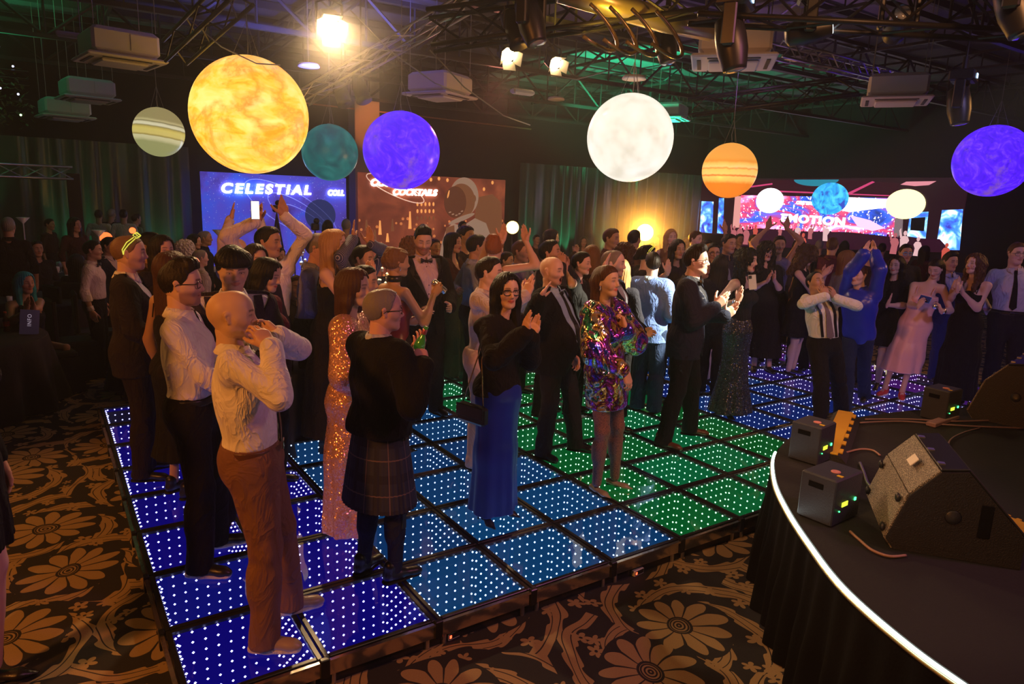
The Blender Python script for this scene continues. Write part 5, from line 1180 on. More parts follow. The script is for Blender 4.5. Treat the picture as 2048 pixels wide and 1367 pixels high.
    def box_on(name,M,c,d,Rm,par=None,bev=.002):
        o=MB().box(c,d,Rm,bev=bev).build(name,M,par or t); return o
    # ---- clothes
    cover=None
    if top is not None:
        s=Sdf(); tk=top.get('kind','shirt'); e=top.get('e',.008); s.infl=e; P=torso()
        sl=top.get('sleeve','long'); P+= {'long':arm('L',0,.012,.04)+arm('R',0,.012,.04),'short':arm('L',.012,0,0,.36)+arm('R',.012,0,0,.36),'elbow':arm('L',.008,0,0,.5)+arm('R',.008,0,0,.5),'rolled':arm('L',.004,.01,.5)+arm('R',.004,.01,.5),'puff':[prim(J['sh'+q],J['el'+q],.075*k,.095*k,.05) for q in'LR']+[prim(J['el'+q],J['wr'+q]*.9+J['el'+q]*.1,.09*k,.045*k,.05) for q in'LR'],'none':[],'bat':[prim(J['sh'+q],J['el'+q],.085*k,.085*k,.06) for q in'LR']+[prim(J['el'+q],J['wr'+q]*.85+J['el'+q]*.15,.06*k,.04*k,.05) for q in'LR']}[sl]
        if sl=='none' : P=[p for i,p in enumerate(P) if i!=3]+[prim(T(.12*sw/.16,-.01,1.395),T(-.12*sw/.16,-.01,1.395),.048*k,None,.05)]
        s.add(*P)
        hem=top.get('hem',1.018); zc=hem*k+dz
        length=top.get('len'); 
        if length is not None:     # one-piece dress: skirt down to z=length
            r2=top.get('flare',.22)*k; zl=length*k+dz; lo_=T(0,-.0,length); 
            s.add(prim(J['hc']-ZU*.02,T(0,0,max(length,.55)),.158*gd,(.158*gd+r2)/2 if length<.4 else r2,.06,F,.78))
            if length<.55: s.add(prim(T(0,0,.55),lo_-ZU*.01,(.158*gd+r2)/2 if length<.4 else r2*.97,r2,.06,F,.82))
            zc=zl; nf=int(top.get('folds',11)); amp=top.get('famp',.010)
            ctr=J['hc'].copy()
            def fold(P,D,ctr=ctr,nf=nf,amp=amp,zl=zl):
                a=np.arctan2(P[...,1]-ctr[1],P[...,0]-ctr[0]); tt=np.clip((ctr[2]-P[...,2])/(ctr[2]-zl+.01),0,1)
                return (D+amp*tt*(np.sin(a*nf+np.sin(P[...,2]*4+seed)*.8)+.5*np.sin(a*(nf*2+1)+P[...,2]*3))).astype(D.dtype)
            s.post.append(fold)
        if A: s.post.append(wrinkle(top.get('wr',1.)*A,seed,.15,6,(1,1,.8)))
        s.post.append(cutf(lambda P:(zc-P[...,2])))
        neckl=top.get('neck','crew')
        nb=J['nb']
        s.post.append(cutf(lambda P:(.066 if not fem else .056)*k-np.sqrt(((P-nb)@X)**2+((P-nb)@F-.006)**2+(np.minimum(P[...,2]-nb[2]-.0,0)*.9)**2)))
        if neckl in('strapless','cami','halter'):
            zt=(1.315 if neckl!='halter' else 1.34)*k+dz; s.post.append(cutf(lambda P:P[...,2]-zt-.02*np.cos(((P-nb)@X)*30)))
        elif neckl=='vneck': s.post.append(cutf(lambda P:-np.maximum(np.abs((P-nb)@X)-(P[...,2]-(nb[2]-.22*k))*.42,-(((P-nb)@F))+.02)))
        elif neckl=='open': s.post.append(cutf(lambda P:-np.maximum(np.abs((P-nb)@X)-(P[...,2]-(nb[2]-.09*k))*.55,-(((P-nb)@F))+.02)))
        elif neckl=='scoop': s.post.append(cutf(lambda P:.095*k-np.sqrt((((P-nb)@X))**2+(((P-nb)@F-.04))**2+((P[...,2]-nb[2]+.01))**2)))
        V,Fc=s.mesh(h0); put(top.get('name','dress' if length is not None else 'shirt'),V,Fc,cloth(*top['c'])); cover=s
        if neckl in('cami',):
            for sg in(1,-1):
                pts=[T(sg*.085,.10,1.31),T(sg*.092,.06,1.40),T(sg*.095,-.01,1.447),T(sg*.09,-.07,1.40),T(sg*.08,-.09,1.31)]; MB().tube(pts,.005,5).build('strap',cloth(*top['c']),t)
        if neckl=='halter' or top.get('band'):
            MB().lathe([(.058*k,-.02),(.060*k,.0),(.056*k,.03)],c=(J['nb']+neck_top)/2-ZU*.0,n=20).build('neck_band',cloth(BLK,'satin'),t,True)
        if top.get('collar') and lod<3:
            m=MB(); n=22; rings=[]; cN=J['nb']+ZU*.020
            for rad,z0 in((.066,.0),(.065,.040),(.070,.045),(.094,.000),(.092,-.006)):
                ring=[]
                for i in range(n):
                    a=math.radians(12+336*i/(n-1)); fr=math.cos(a); ring.append(cN+F*(fr*rad*k*1.0+.004)+X*(math.sin(a)*rad*k*.95)+ZU*((z0-.018*max(fr,0)-(.02*max(fr,0)**6 if z0<.02 and rad>.08 else 0))*k+.0))
                rings.append(ring)
            V=np.concatenate([np.array(r_) for r_ in rings]); Fc=[(l*n+i,l*n+i+1,(l+1)*n+i+1,(l+1)*n+i) for l in range(4) for i in range(n-1)]
            m.add(V,Fc); m.build('collar',cloth(*top['c']),t,True)
        if sl=='long' and lod<2:
            for q in'LR':
                El,W=J['el'+q],J['wr'+q]; d=nrm(W-El); MB().lathe([(.038*k,-.055),(.040*k,-.0),(.034*k,.002)],c=W-d*.012,R=basis(d)@np.array([[1,0,0],[0,0,1],[0,-1,0]]).astype(float),n=16).build('cuff',cloth(*top['c']),t,True)
    def project(pts,sd,o=.004):
        P=np.array(pts,float)
        for _ in range(40): 
            d=sd.at(P); P=P-F*np.clip(d,-.02,.05)[:,None]*.8
        return P+F*o
    if bottom is not None:
        bk=bottom.get('kind','trousers'); s=Sdf()
        if bk=='trousers':
            e=bottom.get('e',.012); fl=bottom.get('flare',.022)
            s.add(prim(J['hc']-ZU*.01,T(0,.005,1.03),.155*gd,.142*gd if not fem else .125*gd,.04,F,.72),*[prim(T(q*.065,-.042,.92),T(q*.065,-.04,.95),(.086 if fem else .078)*gd,.080*gd,.05) for q in(1,-1)])
            if belly: s.add(prim(T(0,.03,1.0),T(0,.02,.92),(.10+belly)*gd,.12*gd,.05))
            for q in'LR': 
                P=leg(q,.004,fl); P[1][1]=P[1][1]-ZU*.045*k; s.add(*P)
            s.infl=e
            if A: s.post.append(wrinkle(A*1.2,seed+3,.13,6,(1,1,.8)))
            zt=bottom.get('top',1.03)*k+dz; s.post.append(cutf(lambda P:np.maximum(P[...,2]-zt,.028*k-P[...,2])))
            V,Fc=s.mesh(h0); put('trousers',V,Fc,cloth(*bottom['c']))
        else:
            zl=bottom['len']; r2=bottom.get('flare',.2)*k
            s.add(prim(T(0,0,1.05),J['hc']-ZU*.03,.125*gd,.160*gd,.05,F,.76),prim(J['hc']-ZU*.03,T(0,0,max(.5,zl)),.160*gd,bottom.get('knee',.14)*k if zl<.5 else r2,.05,F,.80))
            if zl<.5: s.add(prim(T(0,0,.5),T(0,0,zl-.01),bottom.get('knee',.14)*k,r2,.05,F,.85))
            s.infl=.008; nf=bottom.get('folds',9); amp=bottom.get('famp',.008); ctr=J['hc']; zlw=zl*k
            def fold2(P,D):
                a=np.arctan2(P[...,1]-ctr[1],P[...,0]-ctr[0]); tt=np.clip((ctr[2]-P[...,2])/(ctr[2]-zlw+.01),0,1)
                return (D+amp*tt**1.5*(np.sin(a*nf+seed)+.5*np.sin(a*(nf*2+1)))).astype(D.dtype)
            s.post.append(fold2); s.post.append(cutf(lambda P:np.maximum(P[...,2]-1.06*k,zlw-P[...,2])))
            V,Fc=s.mesh(h0); put('skirt',V,Fc,cloth(*bottom['c']))
        bottom_s=s
    if any(a_[0]=='kilt' for a_ in acc):
        n=160; rows=[(1.04,.142,0),(1.0,.150,0),(.93,.166,.001),(.85,.180,.003),(.72,.200,.006),(.60,.218,.008),(.50,.232,.010)]; V=[];uv=[]
        for z,r,am in rows:
            for i in range(n+1):
                a=2*PI*i/n; fr=math.cos(a); pl=(abs(((a*44/(2*PI))%1)-.5)*2-.5)*am*(1 if fr<.55 else .1); rr_=r*gd*.98+pl; V.append(T(0,0,z)+X*(math.sin(a)*rr_)+F*(fr*rr_*.80)); uv.append((i/n,z))
        Fc=[(l*(n+1)+i,(l+1)*(n+1)+i,(l+1)*(n+1)+i+1,l*(n+1)+i+1) for l in range(len(rows)-1) for i in range(n)]
        me=mesh('kilt',np.array(V),Fc,True); me.materials.append(cloth((0,0,0),'tartan')); ul=me.uv_layers.new(name='UVMap')
        for lp in me.loops: ul.data[lp.index].uv=uv[lp.vertex_index]
        ko=new_obj('kilt',me,t)
        for z,sz in((.985,1.),(.93,1.)):
            a=math.radians(-62); r=(.152 if z>.95 else .170)*gd; c=T(0,0,z)+X*(math.sin(a)*r)+F*(math.cos(a)*r*.8); nn_=nrm(X*math.sin(a)+F*math.cos(a)*1.2); tt=nrm(np.cross(ZU,nn_))
            MB().box(c+nn_*.004,(.13,.008,.028),np.stack([tt,nn_,ZU],1)).build('strap',cloth((.03,.018,.012),'leather'),ko)
            MB().tube([c+nn_*.012+tt*x_-ZU*z_ for x_,z_ in((-.018,-.022),(.018,-.022),(.018,.022),(-.018,.022),(-.018,-.022))],.0035,5).build('buckle',MET,ko)
        for q in'LR':
            s5=Sdf(); s5.add(*leg(q)[1:]); s5.infl=.007; zk=J['kn'+q][2]-.055*k; s5.post.append(cutf(lambda P:P[...,2]-zk)); V,Fc=s5.mesh(h0); ho=put('hose',V,Fc,cloth((.018,.02,.035),'plain'))
            kc=J['kn'+q]+(J['an'+q]-J['kn'+q])*.14; MB().lathe([(.060*k,-.03),(.066*k,-.025),(.066*k,.02),(.060*k,.026)],c=kc,n=18).build('hose_cuff',cloth((.018,.02,.035),'plain'),t,True)
            sd=1 if q=='L' else -1; MB().box(kc+X*sd*.066*k-ZU*.05,(.012,.03,.09),np.stack([X,F,ZU],1),bev=.003).build('flash',cloth((.03,.05,.06),'plain'),t)
            for zz in(.14,.17): 
                f_=(zz*k-.085*k)/max(J['kn'+q][2]-.085*k,.1); cc=J['an'+q]*(1-f_)+J['kn'+q]*f_; MB().lathe([(.043*k,-.004),(.047*k,0),(.043*k,.004)],c=cc,n=14).build('lace_tie',cloth((.01,.01,.01),'leather'),t,True)
    if any(a_[0]=='tights' for a_ in acc):
        s5=Sdf(); s5.add(*leg('L'),*leg('R')); s5.infl=.0015; s5.post.append(cutf(lambda P:P[...,2]-.80*k)); V,Fc=s5.mesh(h0); put('tights',V,Fc,cloth((.30,.13,.09),'fishnet'))
    if jacket is not None:
        s=Sdf(); e=jacket.get('e',.022); s.infl=e; hemz=jacket.get('hem',.80); s.add(*torso(),*arm('L',.002,.012,.07),*arm('R',.002,.012,.07))
        s.add(prim(J['hc'],T(0,0,hemz-.02),.158*gd,.168*gd,.05,F,.76)); s.add(prim(T(.14,-.01,1.405),T(-.14,-.01,1.405),.050*k,None,.04))
        if belly: s.add(prim(T(0,.02,1.0),T(0,.0,.86),(.09+belly)*gd,(.10+belly)*gd,.05))
        if A: s.post.append(wrinkle(A*1.1,seed+7,.14,6))
        zb=jacket.get('button',1.10)*k+dz; zcut=hemz*k+dz; wd=jacket.get('open',.40); nb=J['nb']; lw=jacket.get('lower',.25)
        def front(P):
            x=np.abs((P-off(1.2*k))@X); fr=(P-off(1.2*k))@F; z=P[...,2]
            w=np.where(z>zb,(z-zb)*wd,(zb-z)*lw+ (0.0 if wd<.9 else .03)); 
            return -np.maximum(x-w-(.03 if jacket.get('undone') else 0),-(fr)+.0)
        if not jacket.get('closed'): s.post.append(cutf(front))
        s.post.append(cutf(lambda P:zcut-P[...,2]))
        V,Fc=s.mesh(h0); jo=put('jacket',V,Fc,cloth(*jacket['c'])); js=Sdf(); js.add(*torso(),prim(J['hc'],T(0,0,hemz-.02),.158*gd,.168*gd,.05,F,.76)); js.infl=e
        if lod<3 and not jacket.get('closed'):
            j2=js
            for sg in(1,-1):
                A_=[];B_=[]
                for q in np.linspace(0,1,9):
                    z=(zb-dz)/k+(1.47-(zb-dz)/k)*q; x=max(.002,(z*k+dz-zb)*wd/k+(.03 if jacket.get('undone') else 0)); wl=.055*math.sin(min(1,q*1.25)*PI/2)*(1 if q<.85 else .8)
                    A_.append(T(sg*min(x,.11),.30,z)); B_.append(T(sg*min(x+wl,.16),.30,z+.0))
                A_=project(A_,j2,.007);B_=project(B_,j2,.009); V=np.concatenate([A_,B_]); Fc=[(i,i+1,10+i,9+i) for i in range(8)]
                MB().add(V,Fc).build('lapel',cloth(jacket.get('lc',jacket['c'][0]),jacket.get('lk',jacket['c'][1])),t,True)
            bt=project([T(.0,.3,(zb-dz)/k-.01)],j2,.004)[0]; MB().sphere(bt,(.011,.011,.011),8,5).build('button',FRM,t)
        if lod<2:
            # back collar
            m=MB(); n=18; rings=[]
            for rad,z0 in((.072,.000),(.070,.042),(.076,.046),(.096,.0)):
                rings.append([J['nb']+F*(math.cos(a)*rad*k)+X*(math.sin(a)*rad*k)+ZU*(z0-.02*max(0,math.cos(a)))*k for a in [math.radians(60+240*i/(n-1)) for i in range(n)]])
            m.add(np.concatenate([np.array(r_) for r_ in rings]),[(l*n+i,l*n+i+1,(l+1)*n+i+1,(l+1)*n+i) for l in range(3) for i in range(n-1)]); m.build('collar',cloth(*jacket['c']),t,True)
    # ---- shoes
    for q,s_ in(('L',1),('R',-1)):
        if lod>=3 or shoes is None: break
        (v1,f1),(v2,f2)=SHOES[shoes]; an=J['an'+q]; a_=math.radians(12*s_); Fd=F*math.cos(a_)+X*math.sin(a_)*1.; Xd=np.cross(ZU,Fd)
        Mx=np.stack([Xd*(s_),-Fd,ZU],1); kk=k*(.93 if fem else 1.); o=np.array([an[0],an[1],0.])
        f1_=f1 if s_>0 else f1[:,::-1]; f2_=f2 if s_>0 else f2[:,::-1]
        sh=put('shoe',(v1*kk)@Mx.T+o,f1_,cloth(shoec,'leather' if shoes!='sneaker' else 'cotton')); 
        put('sole',(v2*kk)@Mx.T+o,f2_,cloth({'slip':(.62,.56,.52),'sneaker':(.75,.72,.7)}.get(shoes,(.02,.02,.02)),'plain'),sh)
        if shoes in('sneaker',) and lod<2:
            for i in range(4): MB().tube([(Xd*x_-Fd*(-.06-.02*i)+ZU*(.078-.011*i))*kk+o for x_ in(-.022,0,.022)],.004,5).build('lace',mat('lace_white',(.8,.78,.75),.7),sh)
    # ---- accessories
    SS=None
    if cover is not None:
        SS=Sdf(); SS.add(*torso()); SS.infl=cover.infl
        if belly: pass
    for ac in acc:
        a0=ac[0]
        if a0=='tie' and SS is not None:
            n=14; zs=np.linspace(1.445,ac[2] if len(ac)>2 else 1.03,n); wq=[.016]+list(np.linspace(.016,.040,n-2))+[.003]
            base_=project([T(0,.32,z) for z in zs],SS,.006)
            base_=np.minimum.reduce([base_]) ; ds=(base_-np.array([off(z*k+dz) for z in zs]))@F
            for i in range(1,n): ds[i]=max(ds[i],ds[i-1]-.004)
            base_=[T(0,0,z)+F*d for z,d in zip(zs,ds)]
            V=[];Fc=[]
            for P,w_ in zip(base_,wq): V+=[P-X*w_,P+X*w_,P+X*w_+F*.006,P-X*w_+F*.006]
            for i in range(n-1):
                for c_ in range(4): d_=(c_+1)%4; Fc.append((i*4+c_,i*4+d_,(i+1)*4+d_,(i+1)*4+c_))
            MB().add(V,Fc).build('tie',cloth(*ac[1]),t); MB().box(base_[0]+ZU*.006+F*.008,(.034,.022,.034),np.stack([X,-F,ZU],1),bev=.008).build('tie_knot',cloth(*ac[1]),t)
        elif a0=='bow':
            P=J['nb']+F*.078*k+ZU*.0; P=T(0,0,1.455)+F*.085*k
            for sg in(1,-1): 
                V=[P,P+X*sg*.055+ZU*.026+F*.004,P+X*sg*.06+F*.012,P+X*sg*.055-ZU*.026+F*.004]; MB().add(np.array(V+[v-F*.014 for v in V]),[(0,1,2),(0,2,3),(4,6,5),(4,7,6),(1,5,6,2),(2,6,7,3),(0,4,5,1),(3,7,4,0)]).build('bow_tie',cloth(*ac[1]),t)
            MB().box(P+F*.004,(.02,.018,.022),np.stack([X,-F,ZU],1),bev=.004).build('bow_knot',cloth(*ac[1]),t)
        elif a0=='glasses':
            m=MB(); hx,hz=.0265,.019
            for sg in(1,-1):
                pts=[(sg*.034+hx*math.copysign(abs(math.cos(a))**.7,math.cos(a)),-.101+abs(sg*.034+hx*math.cos(a))*.10,.006+hz*math.copysign(abs(math.sin(a))**.8,math.sin(a))) for a in np.linspace(0,2*PI,17)]
                m.tube(pts,ac[1] if len(ac)>1 else .0022,5,cap=False); m.tube([(sg*.060,-.094,.012),(sg*.078,-.06,.014),(sg*.083,.0,.012),(sg*.082,.015,.0)],.002,5)
            m.tube([(-.009,-.104,.010),(0,-.107,.013),(.009,-.104,.010)],.002,5)
            V=headT(np.concatenate(m.V)*np.array([wide,1,1])); me=mesh('glasses',V,m.F,True); me.materials.append(ac[2] if len(ac)>2 else FRM); new_obj('glasses',me,t)
        elif a0=='shades_up':
            m=MB()
            for sg in(1,-1):
                m.tube([(sg*.006,-.080,.128),(sg*.062,-.062,.112),(sg*.066,-.04,.135),(sg*.02,-.055,.150),(sg*.006,-.080,.128)],.0035,5,cap=False); m.tube([(sg*.066,-.045,.120),(sg*.080,.0,.085),(sg*.084,.03,.035),(sg*.082,.025,.0)],.0035,5); m.tube([(sg*.066,-.055,.112),(sg*.083,-.012,.070),(sg*.088,.018,.03),(sg*.082,.025,.0)],.0035,5)
            V=headT(np.concatenate(m.V)); me=mesh('glow_glasses',V,m.F,True); me.materials.append(emis('neon_yellow',(1,.9,.1),.8,False)); new_obj('glow_glasses',me,t)
        elif a0=='earring':
            for sg in(1,-1):
                V=headT(np.array([(sg*.080,.002,-.028)]))[0]; m=MB()
                for q in range(3): m.sphere(V-ZU*(.010*q),.005+.0015*q,8,5)
                m.build('earring',MET,t,True)
        elif a0=='belt':
            s2=Sdf(); zc2=1.00*k+dz; s2.add(prim(T(0,0,.98),T(0,.003,1.03),.150*gd,.146*gd,.02,F,.72)); 
            if belly: s2.add(prim(T(0,.03,1.0),T(0,.02,.95),(.10+belly)*gd,None,.05))
            s2.infl=max((bottom or {}).get('e',.012)+.006,.020); s2.post.append(cutf(lambda P:np.abs(P[...,2]-zc2-(.0))-.019)); V,Fc=s2.mesh(h0*.8); put('belt',V,Fc,cloth(*ac[1]))
            q=s2; P=T(0,.3,1.0); 
            for _ in range(30): P=P-F*max(-.02,min(.05,float(q.at(P[None])[0])))*.8
            MB().tube([P+F*.005+X*x_+ZU*z_ for x_,z_ in((-.022,-.018),(.022,-.018),(.022,.018),(-.022,.018),(-.022,-.018))],.004,5).build('buckle',MET,t)
        elif a0=='watch':
            q=ac[1]; El,W=J['el'+q],J['wr'+q]; d=nrm(W-El); c=W-d*(.022 if len(ac)<3 else ac[2]); Rb=basis(d)@np.array([[1,0,0],[0,0,1],[0,-1,0]]).astype(float)
            MB().lathe([(.033*k,-.012),(.0355*k,-.010),(.0355*k,.010),(.033*k,.012)],c=c,R=Rb,n=20).build('watch',FRM if len(ac)<4 else MET,t,True)
        elif a0=='braces':
            for sg in(1,-1):
                pts=project([T(sg*.085+ (0),.32,z) for z in np.linspace(1.43,1.04,10)],SS,.006); V=[];Fc=[]
                for P in pts: V+=[P-X*.015,P+X*.015,P+X*.015+F*.004,P-X*.015+F*.004]
                for i in range(9):
                    for c_ in range(4): d_=(c_+1)%4; Fc.append((i*4+c_,i*4+d_,(i+1)*4+d_,(i+1)*4+c_))
                MB().add(V,Fc).build('brace_strap',cloth(*ac[1]),t)
        elif a0=='pocket': 
            P=project([T(.10,.3,1.30)],js,.004)[0]; MB().box(P,(.06,.006,.022),np.stack([X,-F,ZU],1)).build('pocket_square',cloth(*ac[1]),t)
        elif a0=='buttons':
            for z in np.linspace(1.40,1.08,5): 
                P=project([T(0,.3,z)],SS,.002)[0]; MB().sphere(P,.006,6,4).build('button',FRM,t)
    info=dict(root=root,dep=dep,F=F,X=X,T=lambda x,f,z:T(x,f,z)+root,hands=HI,obj=t,k=k,headT=lambda p:headT(np.array([p],float))[0]+root,J={a_:b_+root for a_,b_ in J.items()},H=H)
    PEOPLE.append((lab,H,root)); return info
# ============================================================ the crowd
def SH(col=WHITE,**k): d=dict(kind='shirt',c=(col,'cotton'),collar=True); d.update(k); return d
def TE(c,kind='plain',**k): d=dict(kind='tee',c=(c,kind)); d.update(k); return d
def DR(c,kind='plain',**k): d=dict(kind='dress',c=(c,kind),bare=True); d.update(k); return d
def TR(c=BLK,**k): d=dict(kind='trousers',c=(c,'plain')); d.update(k); return d
def SK(c,kind='plain',**k): d=dict(kind='skirt',c=(c,kind)); d.update(k); return d
def JK(c=NAVY,kind='plain',**k): d=dict(c=(c,kind)); d.update(k); return d
def clap(z=1.22,f=.33,g=.035,up=.8,fw=.6,x=0,pose='clap'):
    return dict(L=('loc',x+g,f,z,(-.1,fw,up),pose,(-1,-.1,0)),R=('loc',x-g-.01,f-.015,z-.02,(.1,fw*.9,up),pose,(1,.1,0)))
DW=(.30,.11,.07)
# ---- front rows
bald=person('bald man in white shirt and black tie cupping both hands to his mouth',(463,577),face=85,footL=(580,1222),footR=(530,1298),tone='asian',hair_='bald',lod=0,top=SH(),bottom=TR((.20,.10,.075),flare=.018,e=.015),shoes='slip',shoec=(.33,.24,.19),
 L=('px',556,672,.02,(508,640,0.0),'cup',(-.7,-.6,.1),(1,.2,-.5)),R=('px',541,692,-.12,(502,640,-.10),'cup',(.7,-.6,.1),(-.6,.3,-.9)),acc=(('tie',(BLK,'satin'),1.0),('belt',((.10,.04,.025),'leather')),('watch','R')),girth=1.12,wide=1.06)
person('bearded man with glasses in plain white shirt and black trousers, standing behind bald man',(365,522),face=78,footL=(435,1092),footR=(400,1150),tone='light',hair_='quiff',hc='dark',lod=0,beard=.85,top=SH(),bottom=TR(BLK),shoes='slip',shoec=(.015,.013,.013),
 L=('loc',.06,.30,1.02,(-.4,.8,.0),'relax',(0,0,-1)),R=('loc',-.10,.30,1.0,(.4,.8,0),'relax',(0,0,-1)),acc=(('glasses',.0026),('belt',(BLK,'leather'))),girth=1.05)
person('young man in dark suit with glowing yellow glasses pushed up on his head',(262,470),face=82,feet=(290,950),tone='light',hair_='buzz',hc='buzzblond',lod=0,beard=.35,top=SH(),jacket=JK((.022,.016,.024),hem=.78),bottom=TR((.02,.014,.02)),shoes='dress',
 L=('loc',.17,.28,1.08,(-.3,.9,.1),'relax'),R=('loc',-.13,.25,1.02,(.3,.9,.0),'relax'),acc=(('shades_up',),))
person('person in brown jacket and tan trainers half hidden behind the dark suit at left',(282,468),face=70,D=5.9,tone='tan',hair_='short',hc='black',lod=2,top=SH((.2,.12,.08)),jacket=JK((.07,.035,.018),hem=.80,e=.035),bottom=TR((.03,.02,.02)),shoes='sneaker',shoec=(.4,.25,.15),lean=(.12,0))
kilt=person('grey-haired man in black jacket and dark tartan kilt holding a green bottle',(765,577),face=128,footL=(728,1142),footR=(790,1160),tone='pinkish',hface=100,hair_='thin',hs=2,hc='grey',lod=0,top=SH((.5,.5,.55)),jacket=JK((.010,.009,.010),hem=.93,closed=True,e=.024),bottom=None,shoes='dress',shoec=(.012,.01,.012),
 L=('px',832,712,.10,(845,655,.06),'relax',(.3,.2,.9),(.6,-.2,-.8)),R=('px',848,728,-.05,(835,690,-.02),'grip',(.9,.3,.2),(-.5,-.1,-1)),acc=(('glasses',.0022),('kilt',)),girth=1.10)
person('long-haired woman in peach sequin gown with her mouth wide open',(705,537),face=78,feet=(700,1058),sex='f',tone='asian',mouth='open',hface=62,hair_='bob',hc='brown',lod=0,top=DR((.85,.42,.24),'sequin',sleeve='puff',len=.03,flare=.20,folds=9,bare=False,neck='crew'),shoes='heel',heelz=.04,L=('loc',.12,.26,1.0,(-.3,.9,0),'relax'),R=('loc',-.12,.22,.98,(.3,.9,0),'relax'))
gl=person('woman with black glasses, black furry top and long royal blue skirt, clapping',(1010,545),face=48,feet=(985,1035),sex='f',tone='light',hface=22,hair_='straight',hc='black',lod=0,top=TE((.012,.009,.009),sleeve='long',hem=.93,e=.022,wr=1.8),bottom=SK((.012,.03,.30),'satin',len=.075,flare=.175,knee=.150,famp=.012,folds=5),shoes='heel',shoec=(.02,.02,.05),heelz=.05,
 L=('px',1062,672,-.12,(1078,632,-.14),'clap',(-.9,.5,0)),R=('px',1048,668,-.34,(1060,622,-.38),'clap',(.9,.3,0)),acc=(('glasses',.0034),('earring',)))
person('man in pale shirt and beige trousers behind the woman with black glasses',(975,514),face=70,feet=(958,930),tone='light',hface=75,hair_='short',hc='dark',lod=1,top=SH((.50,.42,.45)),bottom=TR((.55,.38,.33),e=.02),shoes='dress',L=('px',1045,600,-.1,(1052,560,-.1),'clap',(-1,.3,0)),R=('px',1052,590,-.3,(1062,560,-.3),'clap',(1,.3,0)),acc=(('belt',(BLK,'leather')),))
person('heavyset bald man in black suit and light blue shirt, one hand raised, mouth open',(1100,512),face=62,footL=(1150,900),footR=(1085,915),tone='light',mouth='open',hair_='bald',lod=0,beard=.5,top=SH((.30,.45,.62)),jacket=JK((.010,.010,.011),hem=.76,open=.30,undone=True,lower=.28,e=.026,button=1.0),bottom=TR((.02,.019,.02)),shoes='dress',belly=.05,girth=1.12,
 R=('px',1078,598,-.32,(1112,545,-.36),'spread',(.3,1,0),(-.9,.2,-.6)),L=('px',1155,745,.05,None,'relax'),acc=(('tie',(BLK,'satin'),.99),('belt',(BLK,'leather'))))
holo=person('smiling woman in shiny iridescent mini dress and fishnet tights',(1207,530),face=62,footL=(1228,972),footR=(1192,985),sex='f',tone='asian',hface=58,hp=6,mouth='smile',hair_='half',hc='brown',lod=0,top=DR((.1,.1,.2),'holo',sleeve='bat',len=.68,flare=.155,folds=4,famp=.004,bare=False,wr=2.6,e=.012),shoes='flat',shoec=(.25,.22,.16),
 L=('px',1250,655,-.05,(1238,612,-.02),'fist',(-.6,-.6,0),(.7,.2,-.8)),R=('px',1252,745,-.24,(1262,780,-.22),'relax',(.2,.0,-1)),acc=(('earring',),('tights',)))
person('grey-haired bearded man with raised palm, behind the woman in iridescent dress',(1222,500),face=75,feet=(1222,868),tone='pale',hface=82,hair_='thin',hc='grey',lod=1,beard=.5,top=SH((.4,.45,.5)),jacket=JK((.015,.018,.03),hem=.78),bottom=TR((.02,.02,.025)),shoes='dress',R=('px',1205,542,-.30,(1222,500,-.34),'spread',(.0,1,.1),(-.9,.2,-.4)),L=('loc',.17,.25,1.0,(-.2,.9,0),'relax'))
blz=person('man seen from behind in light blue blazer, caught in the white spotlight',(1303,505),face=158,feet=(1290,822),tone='pale',hface=195,hair_='short',hs=3,hc='dark',lod=0,top=SH((.3,.4,.5)),jacket=JK((.17,.27,.62),'cotton',hem=.80,closed=True,e=.024),bottom=TR((.03,.05,.11),e=.02),shoes='dress',L=('loc',.16,.22,1.06,(-.3,.9,.1),'relax'),R=('loc',-.14,.20,1.05,(.3,.9,0),'relax'))
suit=person('spotlit man in black suit, glasses and bow tie, clapping toward the stage',(1385,493),face=82,footL=(1378,868),footR=(1325,893),tone='light',hface=80,hp=5,hair_='quiff',hs=4,hc='dark',lod=0,beard=.2,top=SH((.03,.03,.035)),jacket=JK((.020,.024,.042),hem=.79,open=.36,lc=(.10,.12,.16),lk='satin'),bottom=TR((.012,.012,.014)),shoes='dress',shoec=(.13,.045,.02),
 L=('px',1452,632,.06,(1492,590,.02),'clap',(-1,-.1,0)),R=('px',1432,612,-.10,(1470,575,-.14),'clap',(1,-.1,0)),acc=(('glasses',.0028),('bow',(BLK,'satin'))),girth=1.08)
ph=person('woman with long wavy black hair, sleeveless black dress, holding up a white phone',(1487,497),face=62,feet=(1458,830),sex='f',tone='light',hface=70,mouth='open',hair_='wavy',hc='black',lod=0,top=DR((.02,.02,.022),'plain',sleeve='none',neck='halter',hem=.98),bottom=SK((.05,.05,.055),'sequin',len=.06,flare=.24,folds=7,famp=.014),shoes='heel',heelz=.05,
 R=('px',1476,602,-.25,(1487,560,-.27),'flat',(.9,.3,0)),L=('px',1500,600,.02,(1508,570,.0),'grip',(-.6,-.8,0)),acc=(('watch','R',.03,1),))
person('woman in pale grey skirt mostly hidden behind the spotlit man in black suit',(1405,520),face=40,feet=(1402,775),sex='f',tone='light',hair_='long',hc='dark',lod=2,top=TE((.04,.04,.045),bare=True),bottom=SK((.42,.44,.42),len=.62,flare=.17,famp=.003),shoes='heel',heelz=.05)
lace=person('curly-haired woman in black lace dress with dark red bands, clapping',(1530,486),face=15,feet=(1522,742),sex='f',tone='light',hface=25,hair_='curly',hs=2,hc='dark',lod=1,top=DR((.016,.013,.014),len=.22,flare=.24,sleeve='elbow',folds=13,famp=.012,bare=False),shoes='boot',**clap(1.30,.30))
